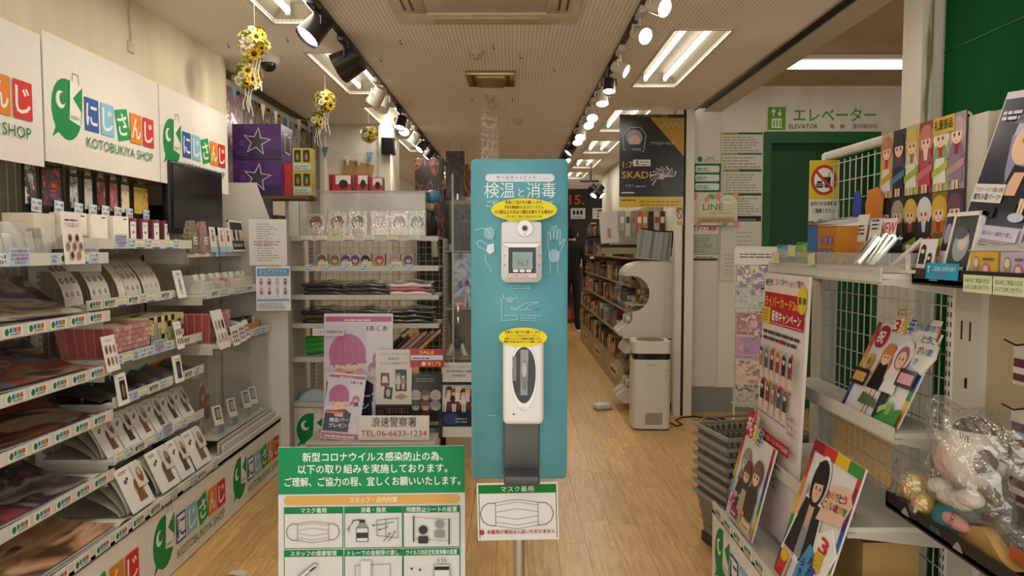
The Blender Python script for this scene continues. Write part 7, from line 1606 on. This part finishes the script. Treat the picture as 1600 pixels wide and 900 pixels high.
# capsule vending machines
cv = thing('capsule_machine', (1.22, 6.90, 0), 0, 'white two-tier capsule vending machine beside the air purifier', 'vending machine')
def tier(z0, h, last=False):
    x0, x1, y0, y1 = -.10, .25, -.20, .22
    ccx, ccz = x0 - .03, z0 + h - .29
    prof = [(x1, z0), (x1, z0 + h)] + [(x0 + .10 - .19 * math.sin(R(q)), z0 + h - .13 + .13 * math.cos(R(q))) for q in range(0, 91, 15)] + [(ccx + .165 * math.sin(R(q)), ccz + .165 * math.cos(R(q))) for q in range(0, 181, 15)] + [(x0 - .02, z0 + h - .46), (x0 - .02, z0 + .16), (x0 - .12, z0 + .07), (x0 - .10, z0)]
    obj('side_plate', MB().prism(prof[::-1], y0, y0 + .015, 'd8d2c6'), 'plastic', cv); obj('side_plate', MB().prism(prof[::-1], y1 - .015, y1, 'd8d2c6'), 'plastic', cv)
    m = MB(); m.box(x0, x1 - .01, y0 + .015, y1 - .015, z0, z0 + .05, 'd0cabc'); m.box(x0 + .02, x1 - .01, y0 + .015, y1 - .015, z0 + .05, z0 + h - .47, 'cfc9bc'); m.box(x1 - .02, x1, y0 + .015, y1 - .015, z0, z0 + h, 'cfc9bc'); m.prism([(x0 + .10 - .19 * math.sin(R(q)), z0 + h - .13 + .13 * math.cos(R(q))) for q in range(90, -1, -15)] + [(x1, z0 + h), (x1, z0 + h - .13)], y0 + .015, y1 - .015, 'd4cec2'); obj('housing', m, 'plastic', cv)
    obj('window', MB().grid(lambda u, v: (ccx - .11 * math.sin(PI * v), y0 + .016 + u * (y1 - y0 - .032), ccz + .16 - .32 * v), 2, 10), 'bin', cv)
    obj('tray_floor', MB().box(x0 - .05, x1 - .02, y0 + .016, y1 - .016, z0 + h - .40, z0 + h - .392, 'c4bca8'), 'plastic', cv)
    r2 = random.Random(int(z0 * 10))
    for k in range(16): obj('capsule', MB().ell((x0 - .02 + .26 * r2.random(), y0 + .05 + .3 * r2.random(), z0 + h - .36 + .08 * (k // 8)), .026, .026, .026, r2.choice(['a8885a', '8a6a4a', 'b8a070', '6a5a44', 'c0a890']), 8, 6), 'gloss', cv)
    for q in (-1, 1):
        obj('leaflet', MB().box(x0 - .035, x0 - .025, q * .09 - .07, q * .09 + .07, z0 + .20, z0 + h - .47, 'c8b4a0' if q < 0 else 'b09a8a'), 'print', cv); obj('knob', MB().cyl((x0 - .02, q * .09, z0 + .17), (x0 - .06, q * .09, z0 + .17), .035, 'e0dcd2', 14), 'plastic', cv); obj('chute', MB().prism([(x0 - .13, z0 + .02), (x0 - .15, z0 + .06), (x0 - .05, z0 + .13), (x0 - .02, z0 + .02)], q * .09 - .06, q * .09 + .06, 'dcd6ca'), 'plastic', cv)
tier(.07, .59); tier(.67, .70)
for q in (-.06, .2):
    for r_ in (-.15, .17): obj('caster', MB().cyl((q, r_ - .012, .03), (q, r_ + .012, .03), .03, '2a2a2a', 12).box(q - .015, q + .015, r_ - .02, r_ + .02, .04, .07, '5a5a58'), 'plastic', cv)
obj('caster_box', MB().rbox(-.10, .06, -.06, .06, 0, .06, .02, 'cfc9bc'), 'plastic', loc=(.86, 6.78, 0.001), rot=(0, 0, R(20)), label='small white scoop shaped part on the floor by the capsule machine', cat='tray')
# bundle of wrapped newspapers on the machine
nb = thing('newspaper_bag', (1.285, 6.68, 1.375), R(4), 'grey cloth bag printed like newspaper standing on the capsule machine', 'bag')
obj('bag_body', MB().add([(-.165, 0, .03), (.15, 0, 0), (.175, 0, .27), (-.12, 0, .30), (-.12, .16, .05), (.16, .16, .03), (.175, .10, .27), (-.12, .10, .30)], [(0, 1, 2, 3), (1, 5, 6, 2), (5, 4, 7, 6), (4, 0, 3, 7), (3, 2, 6, 7), (0, 4, 5, 1)], 'a8aaa4'), 'fabric', nb)
a = Art(.3, .3, None, y=-.001)
for k in range(6): a.poly([(-.15 + .05 * k, .045 - .006 * k), (-.115 + .05 * k, .04 - .006 * k), (-.08 + .048 * k, .28 - .005 * k), (-.115 + .05 * k, .285 - .005 * k)], ('8a8c88', '9a9c98', '74787a', '9a9c96', '8a8c88', '7c8082')[k])
a.obj('print', (0, 0, 0), parent=nb); obj('black_edge', MB().tube([(-.12, -.004, .30), (.03, -.004, .275), (.175, -.004, .27), (.165, -.004, .12)], .006, '15130f', 6), 'fabric', nb); obj('red_trim', MB().ell((.165, .03, .09), .012, .02, .05, '8a2a24', 10, 6), 'fabric', nb)

# ============================================================ deep in the shop
sx0, sx1 = 1.12, 1.49
far = random.Random(21)
cols = ['8a5a3a', 'b08a5a', '6a4a34', 'c8b490', '4a3a30', '8a2f2c', 'b8b0a0', '3a4a5a', '6a6a54', 'c89a4a', 'd0c8b8', '2c2624', '9a7a5a', '5a6a8a']
CN = dict(zip(cols, ['brown', 'tan', 'umber', 'cream', 'dark brown', 'red', 'pale grey', 'slate', 'olive', 'amber', 'white', 'black', 'khaki', 'blue']))
bxm = {}
for c in cols:
    m = MB(); m.box(-.5, .5, -.5, .5, 0, 1, c); m.box(-.36, .36, -.502, .502, .3, .8, far.choice(cols)); m.box(-.502, .502, -.36, .36, .3, .8, far.choice(cols)); bxm[c] = m.mesh('goods_box')
for k, (y0, y1) in enumerate(((7.35, 8.85), (8.87, 10.4), (10.42, 12.0))):
    g = thing('shelving_unit', (0, 0, 0), 0, '%s goods shelves along the inner right wall behind the capsule machine' % ('nearest', 'middle', 'farthest')[k], 'shelves', 'goods shelves along the inner right wall')
    obj('base', MB().box(sx0, sx1, y0, y1, 0, .30, 'b49c74'), 'paint', g); obj('back_board', MB().box(sx1 - .01, sx1, y0, y1, .3, 1.95, 'a8977a'), 'paint', g); obj('end_board', MB().box(sx0 + .12, sx1 - .01, y0, y0 + .02, .3, 1.7, '8a7454'), 'paint', g)
    kp = Art(.5, .12, None, y=0); kp.rect(-.25, .25, 0, .12, 'cfc2a4'); kp.lines(-.2, .2, .03, .09, 1, '3a2c20', .1, .7); kp.obj('label', (sx0 - .003, y0 + .7, .10), FACE_L, parent=g)
    for z, xf in ((.30, sx0 - .02), (.58, sx0), (.84, sx0 + .04), (1.10, sx0 + .06), (1.38, sx0 + .06), (1.66, sx0 + .08)):
        if z > .3: obj('shelf', MB().box(xf, sx1 - .01, y0 + .02, y1, z, z + .02, 'a08a64' if z < 1.6 else '2a2420'), 'paint', g)
        y = y0 + .08; cnt = 0
        while y < y1 - .08:
            wd = far.uniform(.07, .17); h_ = far.uniform(.10, .22); dp_ = far.uniform(.10, .2)
            if far.random() < .85:
                cc_ = far.choice(cols); cnt += 1; o = obj('goods_box', bxm[cc_], 'gloss', None, (xf + .012 + dp_ / 2, y + wd / 2, z + .021), (0, 0, far.uniform(-.12, .12)), label='small %s box, %s along the %s tier of the %s inner shelves' % (CN[cc_], (ORD + ['thirteenth', 'fourteenth', 'fifteenth', 'sixteenth', 'seventeenth'])[cnt - 1], {.30: 'lowest', .58: 'second', .84: 'third', 1.10: 'fourth', 1.38: 'fifth', 1.66: 'top'}[z], ('nearest', 'middle', 'farthest')[k]), cat='box', group='boxed goods on the inner right shelves'); o.scale = (dp_, wd * .9, h_)
            y += wd + .012
# hanging packets on the wall panel under the poster
t = thing('packet_wall', (0, 0, 0), 0, 'bright wall of hanging packets under the gold poster', 'display')
obj('panel', MB().box(.96, 1.495, 7.24, 7.26, 1.50, 1.86, 'd0c8b8'), 'paint', t); obj('ledge', MB().box(.86, 1.20, 7.10, 7.24, 1.50, 1.53, '1c1814').box(.86, 1.20, 7.10, 7.24, 1.44, 1.50, 'a89a6a'), 'paint', t)
obj('bracket', MB().box(1.19, 1.22, 7.16, 7.24, 1.40, 1.5, 'c8c0ac'), 'paint', t)
for k in range(11):
    px = at(972 + 9 * k, 350, Y=7.2).x; h_ = .20 + .03 * (k % 3)
    obj('hanging_packet', MB().box(px - .024, px + .024, 7.20 - .006 * (k % 2), 7.208 - .006 * (k % 2), 1.86 - h_ - .02 * (k % 2), 1.855, ('a8a494', 'c8c0b0', '8a8a80', 'c84a34', 'b8842c', '2c2a2a', 'c8b8b0', '6a2430', 'c4bcae', '9a2f3a', 'd0c8bc')[k]).box(px - .018, px + .018, 7.196 - .006 * (k % 2), 7.2 - .006 * (k % 2), 1.74, 1.80, ('d8d4cc', '3a3632', 'b04a34', 'e0d8c0')[k % 4]), 'gloss', label='hanging packet, %s from the left under the gold poster' % ORD[k], cat='packet', group='hanging packets under the gold poster')
obj('white_placard', MB().box(-.09, .09, 0, .006, 0, .30, 'd8d0c8').box(-.02, .015, -.002, 0, .05, .14, 'c08a84'), 'print', loc=(at(955, 340, Y=7.0).x, 7.05, 1.545), rot=(0, R(-5), R(10)), label='blank white placard on the black ledge by the gold poster', cat='placard')
# low counters at the far end
for k, (x, z, w_, c) in enumerate(((.2, .9, .9, '5a3a2c'), (1.35, 1.1, .9, '4a3428'), (-.9, 1.0, .9, '4a3a30'), (2.3, 1.0, .8, '3a302a'))):
    t = thing('far_counter', (x, 14.6, 0), 0, 'dark goods counter against the back wall, %s from the left' % ('second', 'third', 'first', 'fourth')[k], 'counter', 'goods counters at the back')
    obj('body', MB().box(-w_ / 2, w_ / 2, 0, .5, 0, z, c), 'paint', t); obj('top', MB().box(-w_ / 2 - .01, w_ / 2 + .01, -.02, .5, z, z + .03, '8a6a4a'), 'paint', t)
    for q in range(7):
        o = obj('goods_box', bxm[cols[(q * 3 + k) % len(cols)]], 'gloss', None, (x - w_ / 2 + .07 + q * .125, 14.75, z + .031), label='small %s box, %s from the left on the %s dark counter at the back' % (CN[cols[(q * 3 + k) % len(cols)]], ORD[q], ('second', 'third', 'first', 'fourth')[k]), cat='box', group='boxed goods at the back'); o.scale = (.1, .12, .14 + .05 * (q % 3))
    for r_ in range(3):
        for q in range(6): obj('drawer_front', MB().box(-w_ / 2 + .03 + q * w_ / 6.3, -w_ / 2 + .03 + q * w_ / 6.3 + w_ / 7.5, -.012, 0, .08 + .28 * r_, .30 + .28 * r_, far.choice(['7a4a34', '8a6a4a', '3a2a24', '9a3a2c', 'b09a7a'])), 'gloss', t)
# signs on the dark back wall
bs = lambda px, py: at(px, py, Y=15.18)
p = bs(905, 322); a = Art(.9, .4, None, y=0); a.text('15.', -.05, .04, .20, 'b85a24', .30, bold=.03); a.lines(.2, .7, .10, .22, 1, '3a3632', .1, .5); a.obj('back_lettering', (p.x, 15.195, p.z), label='orange number fifteen lettered on the dark back wall', cat='lettering')
for k, px in enumerate((903, 937)):
    p = bs(px, 342); a = Art(.30, .22, 'd0ccc0', .01)
    if k == 0: [a.ell(-.08 + .075 * q, .13, .028, .05, '26221f') for q in range(3)]; a.lines(-.1, .1, .03, .06, 1, '26221f', .1)
    else: [a.ell(0, .05 + .06 * q, .06, .018, '26221f') for q in range(3)]
    a.obj('back_sign', (p.x, 15.18, p.z), label=('white sign with three dark blots on the back wall', 'white sign with dark bars on the back wall')[k], cat='sign')
# tall boards hanging on the left of the shop, seen past the cabinet
for k, (pa, pb, py0, py1, Y, cc, s_) in enumerate(((649, 694, 248, 372, 9.2, ['15100e', '1c1613', '241814', '1c1411', '8a3c1e', '1c1613', '2a1c16'], 'dark hanging board with orange streaks over the cabinet'), (697, 726, 236, 328, 8.4, ['151210', '1a1614', '241e1c', '1c1816', '5a4a44', '1a1614', '2a2220'], 'tall near-black hanging board beside the blue sign'), (727, 742, 255, 328, 8.8, ['b8542c', '2a1c18', 'd09a4a', '8a2f20'], 'narrow orange hanging board at the edge of the blue sign'))):
    p0, p1 = at(pa, py1, Y=Y), at(pb, py0, Y=Y)
    t = thing('hanging_board', ((p0.x + p1.x) / 2, Y, p0.z), 0, s_, 'board', 'hanging boards'); hw = (p1.x - p0.x) / 2; hh = p1.z - p0.z
    obj('board', MB().box(-hw, hw, 0, .01, 0, hh), artmat(cc, 7, .3, (1, 1, .5), 2), t)
    for q in (-.7, .7): obj('thread', MB().cyl((q * hw, .005, hh), (q * hw, .005, H - p0.z), .002, '3a3632', 4), 'plastic', t)
for k, (px, c) in enumerate(((617, ['8a8478', 'c8c0b0', '4a4640']), (629, ['9a7a44', 'c8b078', '6a5a3a']), (641, ['7a8488', 'a8b0ac', '4a5250']))):
    p = at(px, 290, X=-1.945); obj('far_picture', MB().box(-.22, .22, 0, .01, 0, .75), artmat(c, 6, .3), loc=(-1.945, p.y, 1.75), rot=(0, 0, FACE_R), label='faded picture, %s along the deepest left wall' % ORD[k], cat='picture', group='pictures on the deepest left wall')
t = thing('colour_statue', (at(672, 330, Y=8.0).x, 8.0, 0), 0, 'tall dark and blue figure stand between the hanging boards', 'figure')
obj('plinth', MB().box(-.12, .12, -.1, .1, 0, 1.40, '2a2624'), 'paint', t); m = MB(); m.ell((0, 0, 1.95), .05, .05, .06, 'c8b8a0'); m.ell((0, 0, 1.75), .09, .07, .16, '1c1c20'); m.ell((.03, -.03, 2.05), .09, .07, .07, '4a88b8'); m.cyl((-.04, 0, 1.6), (-.05, 0, 1.40), .035, '1c1c20', 8); m.cyl((.04, 0, 1.6), (.05, 0, 1.40), .035, 'b8b0a0', 8); obj('body', m, 'plastic', t)
# plastic curtain hanging from the ceiling in the middle
for k, px in enumerate((757, 766, 774)):
    p = at(px, 190, Z=2.6); obj('clear_strip', MB().grid(lambda u, v: (-.03 + .06 * u, .008 * math.sin(9 * u + k), -.75 * v), 4, 4), 'film', loc=(at(px, 200, Y=6.6).x, 6.6 + .05 * k, H), label='clear plastic strip hanging from the ceiling, %s from the left' % ORD[k], cat='plastic strip', group='clear hanging strips')
# ------------------------------------------------------------ the customer
def person(loc, rz):
    J = {'pelvis': (0, 0, .96), 'waist': (0, .0, 1.10), 'chest': (0, .01, 1.36), 'neck': (0, .0, 1.50), 'neck2': (0, -.01, 1.58), 'head': (0, -.02, 1.68), 'crown': (0, -.01, 1.78),
         'shl': (-.19, .01, 1.46), 'ell': (-.25, .03, 1.18), 'wrl': (-.22, -.10, .96), 'shr': (.19, .01, 1.46), 'elr': (.25, .03, 1.18), 'wrr': (.20, -.12, .98),
         'hil': (-.095, 0, .92), 'knl': (-.10, -.02, .50), 'anl': (-.11, .03, .09), 'tol': (-.12, -.13, .045), 'hir': (.095, 0, .92), 'knr': (.12, .0, .50), 'anr': (.15, .08, .09), 'tor': (.18, -.08, .045)}
    rad = {'pelvis': .14, 'waist': .135, 'chest': .155, 'neck': .075, 'neck2': .055, 'head': .085, 'crown': .075, 'shl': .08, 'ell': .058, 'wrl': .04, 'shr': .08, 'elr': .058, 'wrr': .04, 'hil': .105, 'knl': .075, 'anl': .055, 'tol': .042, 'hir': .105, 'knr': .075, 'anr': .055, 'tor': .042}
    E = [('pelvis', 'waist'), ('waist', 'chest'), ('chest', 'neck'), ('neck', 'neck2'), ('neck2', 'head'), ('head', 'crown'), ('chest', 'shl'), ('shl', 'ell'), ('ell', 'wrl'), ('chest', 'shr'), ('shr', 'elr'), ('elr', 'wrr'), ('pelvis', 'hil'), ('hil', 'knl'), ('knl', 'anl'), ('anl', 'tol'), ('pelvis', 'hir'), ('hir', 'knr'), ('knr', 'anr'), ('anr', 'tor')]
    for s_, w_ in ((-1, 'wrl'), (1, 'wrr')):
        bx, by, bz = J[w_]; J[w_ + 'p'] = (bx, by - .05, bz - .05); rad[w_ + 'p'] = .034; E.append((w_, w_ + 'p'))
        for k in range(4):
            n = w_ + 'f%d' % k; J[n] = (bx + (k - 1.5) * .019, by - .09, bz - .10 + .005 * abs(k - 1)); J[n + 't'] = (bx + (k - 1.5) * .018, by - .085, bz - .15 + .008 * abs(k - 1)); rad[n] = .010; rad[n + 't'] = .008; E += [(w_ + 'p', n), (n, n + 't')]
        J[w_ + 'th'] = (bx - s_ * .045, by - .07, bz - .085); rad[w_ + 'th'] = .010; E.append((w_ + 'p', w_ + 'th'))
    ks = list(J); me = bpy.data.meshes.new('body'); me.from_pydata([J[k] for k in ks], [(ks.index(a_), ks.index(b_)) for a_, b_ in E], [])
    o = bpy.data.objects.new('tmp', me); COL.objects.link(o)
    sk = o.modifiers.new('s', 'SKIN'); sv = me.skin_vertices[0].data
    for i, k in enumerate(ks): sv[i].radius = (rad[k], rad[k] * (.8 if k in ('chest', 'waist', 'pelvis') else 1)); sv[i].use_root = (k == 'pelvis')
    o.modifiers.new('d', 'SUBSURF').levels = 2
    dg = bpy.context.evaluated_depsgraph_get(); ev = o.evaluated_get(dg).to_mesh()
    mb = MB()
    vs = [v.co.copy() for v in ev.vertices]
    for v in vs:
        mb.v.append(tuple(v))
    for p_ in ev.polygons:
        c = sum((vs[i] for i in p_.vertices), Vector()) / len(p_.vertices)
        col = '191817' if c.z > .94 else '1c1b1a'
        if c.z > 1.56: col = 'c09a80'
        if abs(c.x) > .15 and c.z < .985 and c.z > .7 and c.y < -.085: col = 'c09a80'
        if c.z < .10: col = '121212'
        mb.f.append(list(p_.vertices)); mb.c.append(lin(col)); mb.sm.append(True)
    bpy.data.objects.remove(o)
    t = thing('person', loc, rz, 'person in a black jacket and trousers standing with back turned deep in the aisle', 'person')
    t.scale = (1.04,) * 3
    obj('body', mb, 'fabric', t)
    obj('hair', MB().ell((0, .005, 1.70), .098, .105, .115, '17130f', 18, 12), 'fabric', t)
    for s_ in (-1, 1): obj('ear', MB().ell((s_ * .092, -.02, 1.665), .012, .022, .03, 'c09a80', 8, 6), 'fabric', t)
    for x, y in ((-.115, -.055), (.165, .0)): obj('shoe_sole', MB().rbox(x - .045, x + .045, y - .14, y + .14, 0, .025, .01, 'c8c4bc'), 'plastic', t)
person((at(893, 513, Y=13.2).x, 13.2, 0), R(165))
